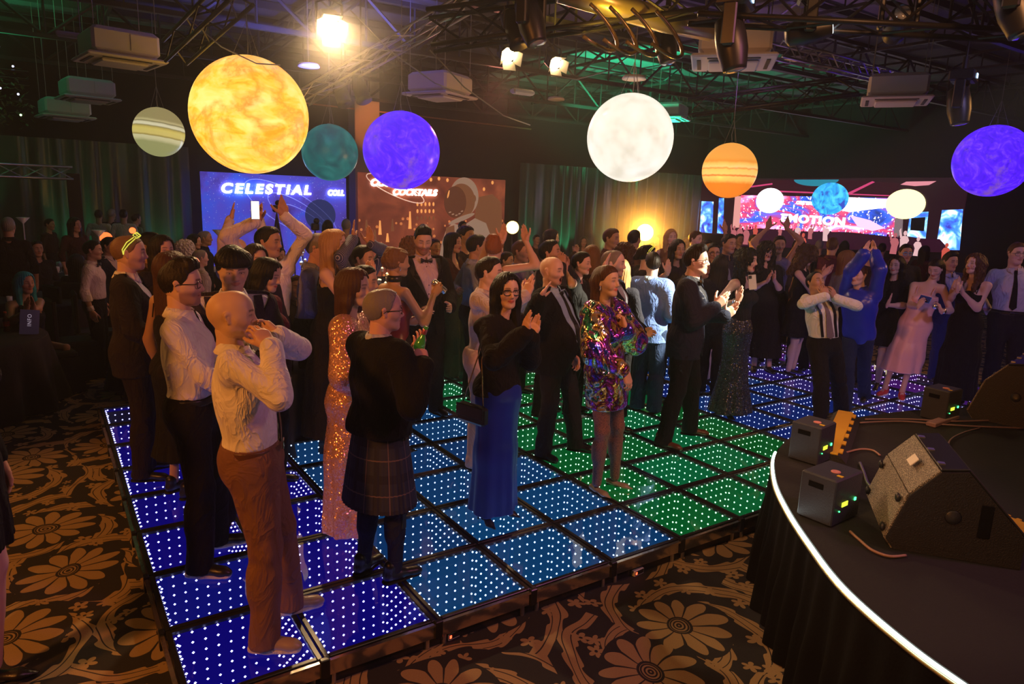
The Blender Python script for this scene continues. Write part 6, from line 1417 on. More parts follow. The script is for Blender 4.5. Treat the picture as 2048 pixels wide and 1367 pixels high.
curly=person('curly-haired woman in black knee dress leaning forward with hands together',(1592,492),face=75,feet=(1580,748),sex='f',tone='light',hface=80,hp=-20,hair_='curly',hs=5,hc='brown',lod=1,lean=(0,.10),top=DR((.014,.012,.013),len=.55,flare=.21,sleeve='none',bare=True),shoes='flat',**clap(1.42,.28))
sus=person('man in white shirt with black braces leaning back, both hands over his face',(1628,543),face=35,footL=(1682,835),footR=(1640,858),tone='tan',hface=40,hp=22,hair_='thin',hc='black',lod=0,top=SH((.74,.72,.62)),bottom=TR((.012,.011,.012),e=.018),shoes='dress',
 R=('px',1652,592,-.24,(1642,556,-.20),'cup',(.3,-.9,.1),(-.9,.2,-.3)),L=('px',1670,596,-.12,(1654,560,-.16),'cup',(-.3,-.9,.1),(.95,.2,-.3)),acc=(('tie',((.20,.15,.15),'plain'),1.02),('braces',(BLK,'leather'))))
blue=person('person in royal blue shirt clapping with both arms stretched overhead',(1718,530),face=-20,footL=(1728,800),footR=(1690,822),tone='light',hface=-30,hair_='short',hc='brown',lod=0,top=SH((.02,.035,.42),c=((.02,.035,.42),'satin'),hem=.80,e=.030),bottom=TR((.02,.03,.07),top=.86),shoes='dress',
 R=('px',1728,508,-.20,(1742,468,-.22),'flat',(.8,.3,0),(-.5,.5,-.3)),L=('px',1748,508,-.06,(1747,468,-.08),'flat',(-.3,.9,0),(.5,.5,-.3)),acc=(('watch','L',.03,1),))
bd=person('long-haired woman in black button-front dress clapping, between blue shirt and pink gown',(1793,512),face=-25,feet=(1738,775),sex='f',tone='light',hface=-25,mouth='smile',hair_='long',hs=1,hc='black',lod=0,top=DR((.012,.011,.012),len=.60,flare=.20,sleeve='short',bare=False,folds=7),shoes='heel',heelz=.04,R=('px',1752,612,-.2,(1742,575,-.22),'flat',(.9,.0,0)),L=('px',1775,610,-.22,(1790,575,-.25),'flat',(-.9,.3,0)),acc=(('earring',),('buttons',)))
pk=person('woman in pink satin slip dress looking down at her blue phone, can in other hand',(1870,517),face=-10,feet=(1785,792),sex='f',tone='light',hface=-20,hp=-22,hair_='half',hs=1,hc='dark',lod=0,top=DR((.80,.44,.40),'satin',len=.34,flare=.20,sleeve='none',neck='cami',folds=5,famp=.012,bare=True,wr=1.6),shoes='sneaker',shoec=(.62,.07,.06),
 R=('px',1838,612,-.22,(1850,590,-.24),'grip',(.3,-.6,-.7)),L=('px',1882,622,-.24,(1875,600,-.26),'grip',(-.9,.1,0)),acc=(('watch','L',.05,1),))
person('dark-haired man in blue suit half hidden behind the pink slip dress',(1895,505),face=30,feet=(1880,762),tone='tan',hface=40,hair_='quiff',hc='black',lod=1,top=SH((.3,.3,.5)),jacket=JK((.02,.025,.09)),bottom=TR((.02,.03,.12)),shoes='dress')
bg=person('woman with wavy brown hair in long black gown clapping, beside the man in tie',(1947,508),face=-15,feet=(1905,800),sex='f',tone='light',hface=-40,hp=8,mouth='smile',hair_='wavy',hs=3,hc='brown',lod=0,top=DR((.010,.009,.010),len=.05,flare=.22,sleeve='none',neck='cami',bare=True),shoes='heel',heelz=.05,R=('px',1915,580,-.2,(1918,540,-.22),'flat',(.9,.1,0)),L=('px',1925,585,-.1,(1920,548,-.12),'flat',(-.9,.2,0)))
tie=person('tall man with glasses, pale shirt and black tie at right edge, hands behind back',(2022,485),face=10,footL=(2020,800),footR=(1972,802),base=0.02,tone='light',hface=28,hair_='short',hs=1,hc='brown',lod=0,top=SH((.50,.47,.55)),bottom=TR((.014,.013,.018),e=.02),shoes='dress',L=('loc',.16,-.12,.95,(-.6,-.3,-.5),'relax'),R=('loc',-.16,-.12,.95,(.6,-.3,-.5),'relax'),acc=(('tie',(BLK,'plain'),1.04),('glasses',.0022),('belt',(BLK,'leather'))),girth=1.05)
blonde=person('tall blonde woman in sleeveless black gown, above the peach sequin gown',(668,460),face=80,feet=(655,872),sex='f',tone='light',hface=68,hair_='long',hs=4,hc='blonde',lod=0,top=DR((.012,.010,.012),sleeve='none',neck='cami',len=.06,flare=.26,folds=9,bare=True),shoes='flat',shoec=(.45,.25,.2),R=('px',735,560,-.15,(738,515,-.15),'flat',(.9,.2,0)),L=('px',742,558,.0,(745,515,.0),'flat',(-.9,.2,0)))
person('older man with glasses and pale blue shirt behind the tall blonde woman',(636,468),face=82,feet=(605,850),tone='pinkish',hface=70,hair_='short',hs=2,hc='grey',lod=1,top=SH((.30,.33,.62)),bottom=TR((.015,.013,.018)),shoes='dress',acc=(('glasses',.0022),),L=('loc',.10,.28,1.1,(-.3,.9,.2),'relax'),R=('loc',-.12,.26,1.05,(.3,.9,.1),'relax'))
tux=person('tall bearded man in black tuxedo and bow tie looking down',(847,452),face=22,feet=(852,828),tone='light',hface=10,hp=-18,hair_='quiff',hs=2,hc='black',lod=0,beard=1.,top=SH((.62,.48,.56)),jacket=JK((.010,.009,.010),hem=.78,open=.42,lk='satin',lc=(.015,.013,.015)),bottom=TR((.010,.009,.010)),shoes='dress',L=('loc',.14,.26,1.05,(-.3,.9,.1),'relax'),R=('loc',-.14,.24,1.02,(.3,.9,.1),'relax'),acc=(('bow',(BLK,'satin')),('buttons',)))
updo=person('woman with pinned-up blonde hair and burgundy halter top passing a can',(790,498),face=125,D=5.7,sex='f',tone='tan',hface=112,hair_='updo',hc='lightbrown',lod=0,top=TE((.20,.02,.04),'satin',sleeve='none',neck='halter',hem=.9,bare=True),bottom=SK((.03,.02,.03),len=.5,flare=.2),shoes='heel',R=('px',868,588,-.02,(882,570,.0),'grip',(.8,.4,0),(-.3,-.1,-1)),L=('loc',.15,.25,1.1,(-.3,.9,0),'relax'),acc=(('earring',),))
green=person('dark-haired woman in brown V-neck top and green-lit trousers clapping',(905,466),face=62,feet=(910,752),sex='f',tone='tan',hface=60,hair_='long',hs=2,hc='black',lod=1,top=TE((.05,.022,.014),sleeve='long',neck='vneck',hem=.93,bare=True),bottom=TR((.04,.05,.04),flare=.05,e=.02),shoes='heel',heelz=.04,**clap(1.35,.30))
print('front rows done',len(PEOPLE))
# ---- second rows and background guests; most bodies are hidden behind the front rows
B=[
('smiling dark-suited man with a black fringe, bowing his head behind the bald man',(457,492),8,dict(D=4.3,hp=-15,mouth='smile',tone='asian',hair_='fringe',hc='black',lod=0,wide=1.06,top=SH((.6,.58,.66)),jacket=JK((.03,.024,.04),open=.55),bottom=TR(),acc=(('bow',(BLK,'satin')),),lean=(0,.12))),
('dark-haired woman smiling over the shoulder of the man with fringe',(508,490),25,dict(D=5.4,sex='f',tone='asian',mouth='smile',hair_='long',hs=1,hc='dark',lod=1,top=TE((.03,.02,.03),bare=True),bottom=TR())),
('woman in dark burgundy top with straight black hair, looking down to the right',(527,518),65,dict(D=4.9,sex='f',tone='asian',hface=60,hp=-14,hair_='straight',hs=2,hc='black',lod=1,top=TE((.10,.012,.03),sleeve='short',bare=True),bottom=TR())),
('bald man in white shirt raising both arms, in front of the blue backdrop',(476,477),15,dict(D=6.8,tone='light',hair_='bald',lod=1,top=SH((.70,.62,.66)),bottom=TR(),R=('px',462,438,-.1,(468,402,-.1),'flat',(.9,.2,0)),L=('px',518,438,.15,(527,398,.15),'flat',(-.9,.2,0)))),
('dark-haired man in white shirt with both arms up, glowing phone in one hand',(534,455),20,dict(D=6.0,tone='tan',hface=60,hair_='short',hs=2,hc='black',lod=1,top=SH((.72,.64,.68)),bottom=TR(),R=('px',513,443,-.2,(514,412,-.22),'grip',(-.2,1,0),(-.9,0,.2)),L=('px',568,432,-.1,(563,392,-.12),'spread',(0,1,0),(.9,0,.1)),acc=(('watch','R',.03),('watch','L',.03)))),
('pink-lit woman with long dark hair right of the man with yellow glasses',(320,472),30,dict(D=5.8,sex='f',tone='light',hair_='long',hs=3,hc='dark',lod=1,top=TE((.02,.015,.02),bare=True),bottom=TR())),
('woman with long brown hair and bare shoulder behind the bearded man with glasses',(335,506),120,dict(D=4.7,sex='f',tone='tan',hair_='straight',hs=3,hc='brown',lod=1,top=DR((.015,.012,.014),sleeve='none',neck='cami',hem=.9),bottom=SK(BLK,len=.3,flare=.2))),
('man in striped navy shirt clapping with raised arms right of the blonde woman',(722,492),60,dict(D=6.2,tone='tan',hair_='short',hs=1,hc='dark',lod=1,top=SH((.03,.035,.10),c=((.03,.035,.10),'stripe')),bottom=TR(),R=('px',706,478,-.2,(708,436,-.2),'spread',(.4,.9,0),(-.9,0,-.3)),L=('px',742,488,-.1,(738,448,-.1),'flat',(-.9,.1,0),(.9,0,-.3)),acc=(('watch','L',.03),))),
('black-haired man partly hidden behind the woman in peach sequins',(722,533),70,dict(D=5.0,tone='tan',hair_='short',hs=3,hc='black',lod=1,top=SH((.05,.04,.05)),bottom=TR())),
('woman with bow in curled hair just left of the tall tuxedo man',(818,478),150,dict(D=8.0,sex='f',tone='tan',hair_='curly',hs=1,hc='lightbrown',lod=2,top=TE((.05,.02,.02),bare=True),bottom=TR())),
('dark-haired woman standing behind the woman in brown V-neck',(931,452),50,dict(D=9.2,sex='f',tone='tan',hair_='bun',hc='black',lod=2,top=TE((.03,.02,.02),bare=True),bottom=TR())),
('dark short-haired man facing away left of the red-haired woman',(950,471),110,dict(D=7.4,tone='tan',hair_='short',hs=2,hc='black',lod=2,top=SH((.3,.35,.5)),bottom=TR(),L=('px',915,580,-.1,None,'relax'))),
('red-haired woman with both bare arms raised high beside the orange lamp',(988,472),150,dict(D=6.7,sex='f',tone='light',hface=160,hair_='updo',hs=2,hc='red',lod=1,top=TE((.10,.06,.05),sleeve='none',bare=True),bottom=TR(),L=('px',1005,480,-.1,(1012,430,-.1),'flat',(0,-.4,0),(.6,.0,-.6)),R=('px',1052,482,-.1,(1045,444,-.1),'flat',(0,-.4,0),(-.9,.0,-.9)))),
('man clapping just right of the red-haired woman with raised arms',(1040,482),60,dict(D=7.6,tone='tan',hair_='short',hs=1,hc='brown',lod=2,top=SH((.2,.2,.28)),bottom=TR(),**clap(1.45,.30))),
('dark-haired man looking up with raised phone above the bald man in suit',(1098,482),75,dict(D=6.9,tone='tan',hp=12,hair_='short',hs=3,hc='black',lod=1,top=SH((.03,.03,.035)),bottom=TR(),L=('px',1132,535,-.1,(1130,505,-.1),'grip',(-.9,0,0)),R=('px',1124,530,-.25,(1122,500,-.25),'grip',(.9,0,0)))),
('woman by the green drape lifting a lit phone',(1101,460),80,dict(D=10.5,sex='f',tone='tan',hair_='long',hs=1,hc='dark',lod=2,top=TE((.04,.02,.02),bare=True),bottom=TR(),L=('loc',.06,.35,1.45,(0,.3,1),'grip'))),
('tiny distant guest by the green drape left of the tall brown-haired man',(1167,474),10,dict(D=15,sex='f',tone='tan',hair_='long',hc='dark',lod=3,top=TE((.05,.03,.02)),bottom=TR(),base=0)),
('tall brown-haired man left of the blazing yellow lamp',(1221,458),60,dict(D=9.0,tone='tan',hair_='short',hs=2,hc='brown',lod=2,top=SH((.1,.05,.04)),bottom=TR())),
('woman with long brown hair seen from behind, beyond the bald man in suit',(1183,492),160,dict(D=7.6,sex='f',tone='tan',hair_='long',hs=2,hc='lightbrown',lod=1,top=TE((.03,.02,.02),bare=True),bottom=TR())),
('woman with bare arms lifting a camera in front of the brown-haired woman',(1160,505),70,dict(D=7.0,sex='f',tone='light',hair_='short',hc='black',lod=2,top=TE((.02,.02,.02),sleeve='none',bare=True),bottom=TR(),R=('px',1130,540,-.2,(1128,510,-.2),'grip',(.9,0,0)))),
('black silhouette of a man right in front of the blazing yellow lamp',(1268,461),150,dict(D=9.6,tone='tan',hair_='short',hs=1,hc='dark',lod=2,top=SH((.12,.06,.03)),bottom=TR())),
('woman with sunglasses on her head and dark short-sleeved top behind the blue blazer',(1292,491),110,dict(D=7.9,sex='f',tone='light',hair_='pony',hc='black',lod=1,girth=1.2,top=TE((.015,.013,.013),sleeve='short',bare=True),bottom=TR(),acc=(('shades_up',),),L=('px',1335,545,-.2,(1338,510,-.2),'flat',(-.9,0,0)))),
('woman with curled hair in profile left of the woman with head sunglasses',(1252,490),-60,dict(D=8.6,sex='f',tone='tan',hair_='curly',hs=2,hc='brown',lod=2,top=TE((.03,.02,.02)),bottom=TR())),
('long blonde woman seen between the grey-haired man and the blue blazer',(1243,520),170,dict(D=6.9,sex='f',tone='light',hair_='straight',hs=1,hc='blonde',lod=1,top=TE((.03,.03,.04)),bottom=TR())),
('blonde woman right of the blazing yellow lamp',(1342,459),20,dict(D=10.8,sex='f',tone='light',hair_='long',hs=1,hc='blonde',lod=2,top=TE((.2,.08,.05),sleeve='none',bare=True),bottom=TR())),
('short-haired man left of the video screen edge, behind the spotlit man',(1390,463),60,dict(D=10.8,tone='light',hair_='short',hs=2,hc='brown',lod=2,top=SH((.08,.04,.06)),bottom=TR())),
('dark-haired woman behind the shoulder of the spotlit man',(1355,480),30,dict(D=8.6,sex='f',tone='tan',hair_='long',hs=3,hc='black',lod=2,top=TE((.02,.015,.02)),bottom=TR(),**clap(1.3,.3))),
('person in denim blue sleeve raising one hand beside the spotlit man',(1412,480),40,dict(D=9.6,tone='tan',hair_='short',hs=3,hc='black',lod=2,top=SH((.03,.06,.14),sleeve='elbow'),bottom=TR(),L=('px',1450,462,-.1,(1448,432,-.1),'spread',(0,1,0),(.9,0,0)))),
('man with glasses and short dark hair just right of the spotlit man',(1427,487),15,dict(D=8.6,tone='tan',hair_='short',hs=1,hc='black',lod=1,top=SH((.2,.2,.25)),bottom=TR(),acc=(('glasses',.0028),))),
('tall dark-haired man behind the woman with the white phone',(1457,469),40,dict(D=9.2,tone='tan',hair_='short',hs=2,hc='black',lod=2,top=SH((.05,.04,.05)),bottom=TR())),
('long-haired woman facing away between glasses man and the wavy-haired woman',(1441,512),170,dict(D=7.9,sex='f',tone='tan',hair_='straight',hs=1,hc='dark',lod=2,top=TE((.02,.015,.02)),bottom=TR())),
('woman with both bare arms up high in front of the video screen',(1560,472),10,dict(D=9.6,sex='f',tone='tan',hair_='bun',hc='black',lod=1,top=TE((.25,.2,.3),sleeve='none',bare=True),bottom=TR(),R=('px',1536,455,-.1,(1541,430,-.1),'spread',(0,1,0),(-.6,0,-.4)),L=('px',1573,455,-.1,(1577,428,-.1),'spread',(0,1,0),(.6,0,-.4)))),
('dark-haired woman with bare shoulders behind the leaning curly-haired woman',(1622,494),-30,dict(D=9.4,sex='f',tone='tan',hair_='long',hs=3,hc='black',lod=2,top=DR((.02,.015,.015),sleeve='none',neck='cami',hem=.9),bottom=TR())),
('brown-haired man in burgundy jumper and shirt collar seen from behind',(1666,476),165,dict(D=10.2,tone='tan',hair_='short',hs=3,hc='brown',lod=2,top=SH((.10,.02,.03)),bottom=TR())),
('woman with long light brown hair facing away left of the blue shirt',(1693,502),120,dict(D=8.8,sex='f',tone='tan',hair_='straight',hs=2,hc='lightbrown',lod=2,top=TE((.2,.2,.24)),bottom=TR())),
('man in profile behind the raised blue arms',(1738,490),80,dict(D=8.6,tone='tan',hair_='short',hs=2,hc='dark',lod=2,top=SH((.03,.02,.02)),bottom=TR())),
('man with pale blue party glasses behind the woman in black button dress',(1812,489),20,dict(D=9.6,tone='tan',hair_='short',hs=1,hc='black',lod=1,top=SH((.02,.02,.02)),bottom=TR(),acc=(('glasses',.005,mat('pale_blue_frame',(.15,.4,.6),.4)),))),
('dark figure between the phone woman and the lace dress, far behind',(1508,470),20,dict(D=11.5,tone='tan',hair_='short',hs=1,hc='black',lod=2,top=SH((.04,.03,.03)),bottom=TR())),
('dark figure under the white pictured planet, far behind the crowd',(1600,478),-20,dict(D=11.5,sex='f',tone='tan',hair_='long',hs=1,hc='black',lod=2,top=TE((.04,.03,.03)),bottom=TR())),
('guest in profile behind the woman with black glasses, left of the lamp',(1010,505),70,dict(D=8.6,tone='tan',hair_='short',hs=1,hc='dark',lod=2,top=SH((.06,.04,.05)),bottom=TR())),
('woman far behind the tuxedo man holding still',(868,478),30,dict(D=10.2,sex='f',tone='tan',hair_='bun',hc='dark',lod=2,top=TE((.06,.03,.03)),bottom=TR())),
]
for i,(lab,hd,fc,kw) in enumerate(B):
    kw.setdefault('shoes','dress'); person(lab,hd,face=fc,**kw)
# standing guests far behind (on the carpet)
far=[('man in pale shirt at the far bar, left one of the pair',(196,420),170,(.5,.42,.40),15.6),('broad man in pale shirt from behind at the far bar',(246,419),170,(.55,.46,.44),15.2),('dark figure between the two pale shirts at the bar',(221,418),150,(.03,.02,.02),15.9),('green-lit guest right of the broad pale shirt at the bar',(270,428),120,(.1,.2,.12),15.8),
('brown-shirted man standing among the far left tables',(147,436),40,(.05,.02,.015),12.0),('large dark-suited man from behind at far left edge',(14,436),170,(.012,.01,.012),9.6),('second dark guest behind the brown-shirted man',(96,438),60,(.03,.018,.015),14.),
('dark silhouette with round hair against the blue backdrop',(655,441),175,(.008,.008,.012),13.5),('dark silhouette beside the round-haired one, by the red backdrop',(692,438),175,(.008,.008,.012),13.),('far guest against the astronaut backdrop',(924,443),40,(.03,.015,.01),16.),
('grey-haired guest standing near the left of the blue backdrop',(386,469),60,(.02,.02,.02),10.5),('dark-suited guest right of the grey-haired one',(407,462),80,(.015,.014,.02),11.0),
('far guest left of the lit phone woman',(1072,470),30,(.04,.02,.015),15.5),('far guest right of the yellow lamp',(1318,470),-30,(.06,.03,.01),14.),('far guest near the right end of the drape',(1372,474),20,(.05,.02,.02),14.5),('far guest under the side screen',(1480,468),20,(.05,.02,.03),15.),
('far dark guest under the blue pictured planet',(1690,482),170,(.03,.012,.02),15.),('far dark guest right of the woman with raised arms',(1640,480),170,(.03,.012,.02),14.),('far dark guest left of the yellow pictured planet',(1765,487),170,(.03,.012,.02),14.),('far dark guest under the right side screen',(1850,492),150,(.04,.01,.02),14.)]
for i,(lab,hd,fc,c,D) in enumerate(far):
    person(lab,hd,face=fc,D=D,base=0.,tone='tan',hair_=['short','long','thin'][i%3] if i not in(0,1,2,5) else 'short',sex='f' if i%3==1 and i>6 else 'm',hc=['dark','black','grey'][i%3],lod=2 if D<12 else 3,top=SH(c),bottom=TR(),shoes='dress' if D<12 else None)
print('people',len(PEOPLE))

person('dark-dressed woman cut off at the left edge, only her leg in view',(-92,470),face=60,feet=(-40,1400),base=0.,sex='f',tone='pinkish',hair_='long',hc='dark',lod=1,top=DR((.012,.01,.012),len=.62,flare=.18,sleeve='long',bare=False),shoes='flat')
# ============================================================ held things
GREENG=mat('green_glass',(.05,.22,.03),.08,spec=.8,coat=.6,emit=(.03,.12,.01),es=.25); LABEL=mat('bottle_label',(.55,.5,.45),.45)
def place_held(name,info,side,build,lab,cat,along=.085,out=.035,axis='thumb'):
    W,f_,n0,th=info['hands'][side]; c=W+f_*along+n0*out
    o=empty(name,tuple(c),lab,cat); z=nrm(th) if axis=='thumb' else nrm(f_); y=nrm(n0); x=np.cross(y,z); build(o,np.stack([x,y,z],1)); return o
def b_bottle(o,R):
    MB().lathe([(.02,-.115),(.029,-.11),(.030,-.10),(.030,.02),(.026,.045),(.013,.075),(.012,.115),(.0135,.12),(.0135,.128),(.011,.13)],R=R,n=20).build('glass',GREENG,o,True)
    MB().lathe([(.0305,-.07),(.0308,-.069),(.0308,-.005),(.0305,-.004)],R=R,n=20).build('label',LABEL,o,True)
    MB().lathe([(.0142,.085),(.0146,.086),(.0146,.112),(.0142,.113)],R=R,n=16).build('neck_label',mat('neck_foil',(.5,.12,.15),.3,.6),o,True)
W_=kilt['hands']['R']; c_=W_[0]+W_[1]*.075+W_[2]*.035+ZU*.03; bo=empty('beer_bottle',tuple(c_),'green glass beer bottle held by the man in the kilt','bottle'); rt_=nrm((RV[0][0],RV[0][1],0)); b_bottle(bo,basis(nrm(ZU+rt_*.35))@np.array([[1.,0,0],[0,0,1],[0,-1,0]]))
CAN=mat('can_silver',(.6,.6,.62),.25,.9)
def b_can(o,R): MB().lathe([(.022,-.075),(.027,-.07),(.028,-.06),(.028,.055),(.024,.066),(.022,.067)],R=R,n=20).build('can_body',CAN,o,True); MB().lathe([(.021,.064),(.021,.068),(0,.066)],R=R,n=16).build('lid',MET,o,True)
place_held('drink_can',updo,'R',b_can,'silver drink can between the updo woman and the tuxedo man','can')
place_held('drink_can',pk,'L',b_can,'silver drink can in the left hand of the woman in pink satin','can')
def b_phone(c_,lit=False):
    def f(o,R):
        MB().box((0,0,0),(.074,.008,.150),R,bev=.003).build('case',c_,o)
        MB().box(R@np.array([0,-.0048,0]),(.068,.001,.142),R).build('screen',emis('phone_screen',(1,.95,.75),3.,False) if lit else mat('phone_glass',(.01,.01,.012),.05),o)
        MB().box(R@np.array([.018,.006,.052]),(.030,.004,.032),R,bev=.002).build('camera_bump',mat('phone_camera',(.05,.05,.06),.2),o)
    return f
P=atd(1505,564,ph['dep']-.16); o=empty('phone',tuple(P),'white phone held up by the woman with wavy black hair','phone'); tc_=nrm((CAM[0]-P[0],CAM[1]-P[1],.15)); b_phone(mat('phone_white',(.75,.76,.78),.35))(o,np.stack([np.cross(tc_,ZU),tc_,np.cross(np.cross(tc_,ZU),tc_)],1)@np.array([[.98,0,.17],[0,1,0],[-.17,0,.98]]))
place_held('phone',pk,'R',b_phone(mat('phone_blue',(.10,.35,.75),.35)),'blue phone the woman in pink satin is looking at','phone',.10,.03,'thumb')
pp=[p for p in bpy.data.objects if p.get('label','').startswith('dark-haired man in white shirt with both arms up')][0]
P=atd(510,420,5.75); o=empty('phone',tuple(P),'glowing phone raised in front of the CELESTIAL lettering','phone'); b_phone(BLKP,True)(o,basis(nrm(P-CAM),(0,0,1))@np.array([[1.,0,0],[0,1,0],[0,0,1]])@rotz(.5))
# handbag hanging at the hip of the woman with black glasses
P=gl['T'](-.27,.02,.84); o=empty('handbag',tuple(P),'small black clutch bag hanging beside the long blue skirt','handbag'); R_=np.stack([gl['F'],gl['X'],ZU],1)
MB().box((0,0,0),(.24,.06,.13),R_,bev=.02).build('bag_body',cloth((.012,.012,.02),'leather'),o)
MB().box(R_@np.array([0,-.033,.02]),(.235,.008,.08),R_,bev=.004).build('flap',cloth((.012,.012,.02),'leather'),o)
sh=gl['T'](-.12,.0,1.44)-P; MB().tube([R_@np.array([.09,0,.06]),sh*.5+np.array([0,0,.05]),sh,sh*.5+R_@np.array([-.06,0,.0]),R_@np.array([-.09,0,.06])],.004,6).build('chain_strap',GOLD,o,True)
# ============================================================ tables, chairs, centrepieces
TCL=mat('black_tablecloth',(.010,.009,.010),.85,bump=.2,bs=50); CLR=mat('clear_glass',(.75,.78,.82),.03,.1,spec=.8); WOOD=mat('table_ply',(.2,.13,.08),.6)
glass_me_=MB().lathe([(.030,0),(.032,.003),(.004,.008),(.004,.08),(.018,.095),(.034,.125),(.036,.16),(.030,.19),(.028,.19),(.033,.16),(.030,.125),(.0,.10)],n=16); GM=mesh('bowl',np.concatenate(glass_me_.V),glass_me_.F,True); GM.materials.append(CLR)
tumb=MB().lathe([(.028,0),(.030,.002),(.034,.10),(.032,.10),(.028,.008),(0,.008)],n=14); TM=mesh('tumbler',np.concatenate(tumb.V),tumb.F,True); TM.materials.append(CLR)
def table(x,y,lab,r=.9,seed=0,items=8,glabel='',globe=None,h=.75):
    t=empty('round_table',(x,y,0),'round banquet table under '+lab,'table'); rs=random.Random(seed)
    MB().lathe([(r-.03,h-.03),(r,h-.025),(r,h-.008),(r-.01,h-.005),(0,h-.005)],n=32).build('tabletop',WOOD,t)
    for k in range(4): a=PI/4+k*PI/2; MB().tube([(math.cos(a)*r*.6,math.sin(a)*r*.6,0),(math.cos(a)*r*.6,math.sin(a)*r*.6,h-.03)],.018,6).build('leg',DARKM,t)
    n=96; V=[];rows=[(0,h),(.5*r,h),(r,h),(r+.012,h-.012),(r+.03,h-.2),(r+.06,h-.45),(r+.10,.012)]
    for q,(rr_,z) in enumerate(rows):
        for i in range(n):
            a=2*PI*i/n; am=max(0,(h-z-.02))*.09; w=rr_+am*math.sin(a*11+seed)+am*.5*math.sin(a*19)+.0; V.append((math.cos(a)*w,math.sin(a)*w,z))
    c=MB().add(V,[(l*n+i,l*n+(i+1)%n,(l+1)*n+(i+1)%n,(l+1)*n+i) for l in range(len(rows)-1) for i in range(n)]).build('tablecloth',TCL,None,True); c.location=(x,y,.002)
    for p in c.data.polygons: pass
    tag(c,lab,'tablecloth')
    for k in range(items):
        a=rs.uniform(0,2*PI); q=rs.uniform(.35,.85)*r; wine=rs.random()<.6
        g_=new_obj('wine_glass' if wine else 'tumbler',GM if wine else TM); g_.location=(x+math.cos(a)*q,y+math.sin(a)*q,h+.003); tag(g_,('clear wine glass' if wine else 'clear tumbler')+' on '+lab.replace('black cloth of ','').replace('black cloth at','table at').replace('black cloth ','table '),'glass','glasses on '+lab.replace('black cloth of ',''))
    if globe:
        (gc,gs,gr,gz,glab)=globe; s_=empty('globe_lamp',(x,y,h+.003),glab,'lamp')
        MB().lathe([(.07,0),(.07,.01),(.012,.02),(.012,gz-h-gr),(.03,gz-h-gr+.01)],n=16).build('stand',MET,s_,True)
        MB().sphere((0,0,gz-h),gr,24,14).build('globe',emis('globe_'+glab,gc,gs),s_,True)
    return t
def P0(px,py,z,D): q=atd(px,py,D); return q
def chair(x,y,rz,lab,grp='black covered banquet chairs'):
    t=empty('banquet_chair',(x,y,0),lab,'chair',grp,rz)
    MB().box((0,0,.44),(.44,.44,.07),bev=.02).build('seat',TCL,t); MB().box((0,.21,.72),(.43,.05,.52),bev=.02).build('backrest',TCL,t)
    MB().add([(sx*a,sy*a,z) for z,a in((.41,.225),(.2,.245),(.012,.27)) for sx,sy in((-1,-1),(1,-1),(1,1),(-1,1))],[(l*4+i,l*4+(i+1)%4,l*4+4+(i+1)%4,l*4+4+i) for l in range(2) for i in range(4)]).build('seat_cover',TCL,t)
    for sx in(-1,1):
        for sy in(-1,1): MB().tube([(sx*.2,sy*.19,.0),(sx*.19,sy*.18,.41)],.013,6).build('leg',DARKM,t)
OR=(1,.13,.03); 
table(-1.2,5.95,'black cloth at the left edge with the info card',.82,1,7)
table(-.55,8.6,'black cloth behind the left edge table, nearer the dance floor',.85,2,8)
for (px,py,D,gz,gc,gs,gr,lab,gl_) in (
 (265,461,12.5,None,OR,3.,.055,'black cloth of the far left table with the small orange globe','small orange globe lamp high above the left tables'),
 (388,525,8.3,None,(1,.22,.12),2.6,.062,'black cloth of the table behind the bearded man','red-orange globe lamp just above the bearded man'),
 (1025,455,11.0,None,(1,.55,.12),9.,.10,'black cloth of the table beyond the raised arms','bright orange oval lamp between the raised arms'),
 (1290,465,12.0,None,(1,.52,.07),60.,.14,'black cloth of the table in front of the long drape','blazing yellow globe lamp in front of the drape'),
 (212,476,11.0,None,OR,2.4,.09,'black cloth of the table behind the waiter','orange globe lamp partly hidden behind seated guests'),
 (576,571,6.8,None,OR,2.5,.022,'black cloth of the glittering table left of the old man','tiny orange globe light left of the pale blue shirt')):
    P=atd(px,py,D); table(P[0],P[1],lab,.85,int(px),10 if D<13 else 8,globe=(gc,gs,gr,P[2],gl_))
lamp('amber_globe_glow','POINT',atd(1290,465,11.8),120,(1,.40,.04),.05)
for (px,py,D,lab) in ((100,470,12.,'black cloth of the bar table at far left'),(600,500,9.5,'black cloth of the table below the blue backdrop'),(450,470,13.,'black cloth of the table in front of CELESTIAL lettering'),(800,545,9.0,'black cloth of the glittering table behind the striped shirt'),(1075,510,13.5,'black cloth of the table by the green drape')):
    P=atd(px,py,D); table(P[0],P[1],lab,.85,int(px)+1,12)
# lit glass centrepieces
for (px,py,D,c_,lab) in ((46,442,11.5,(1,.9,.75),'pale lit dish lamp above the bar glasses at far left'),(436,466,12.5,(.6,.8,1),'blue-white lit cocktail-shaped lamp before the blue backdrop'),(197,468,10.6,(.5,.55,.9),'clear glass bauble centrepiece near the waiter')):
    P=atd(px,py,D); s_=empty('glass_centrepiece',(P[0],P[1],.753),lab,'centrepiece'); z=P[2]-.753
    MB().lathe([(.06,0),(.06,.01),(.01,.02),(.01,z-.04),(.10,z+.06),(.095,z+.06),(.0,z-.03)],n=18).build('dish',CLR,s_,True); MB().sphere((0,0,z-.01),.028,10,6).build('bulb',emis('centre_%d'%px,c_,6,False),s_,True)
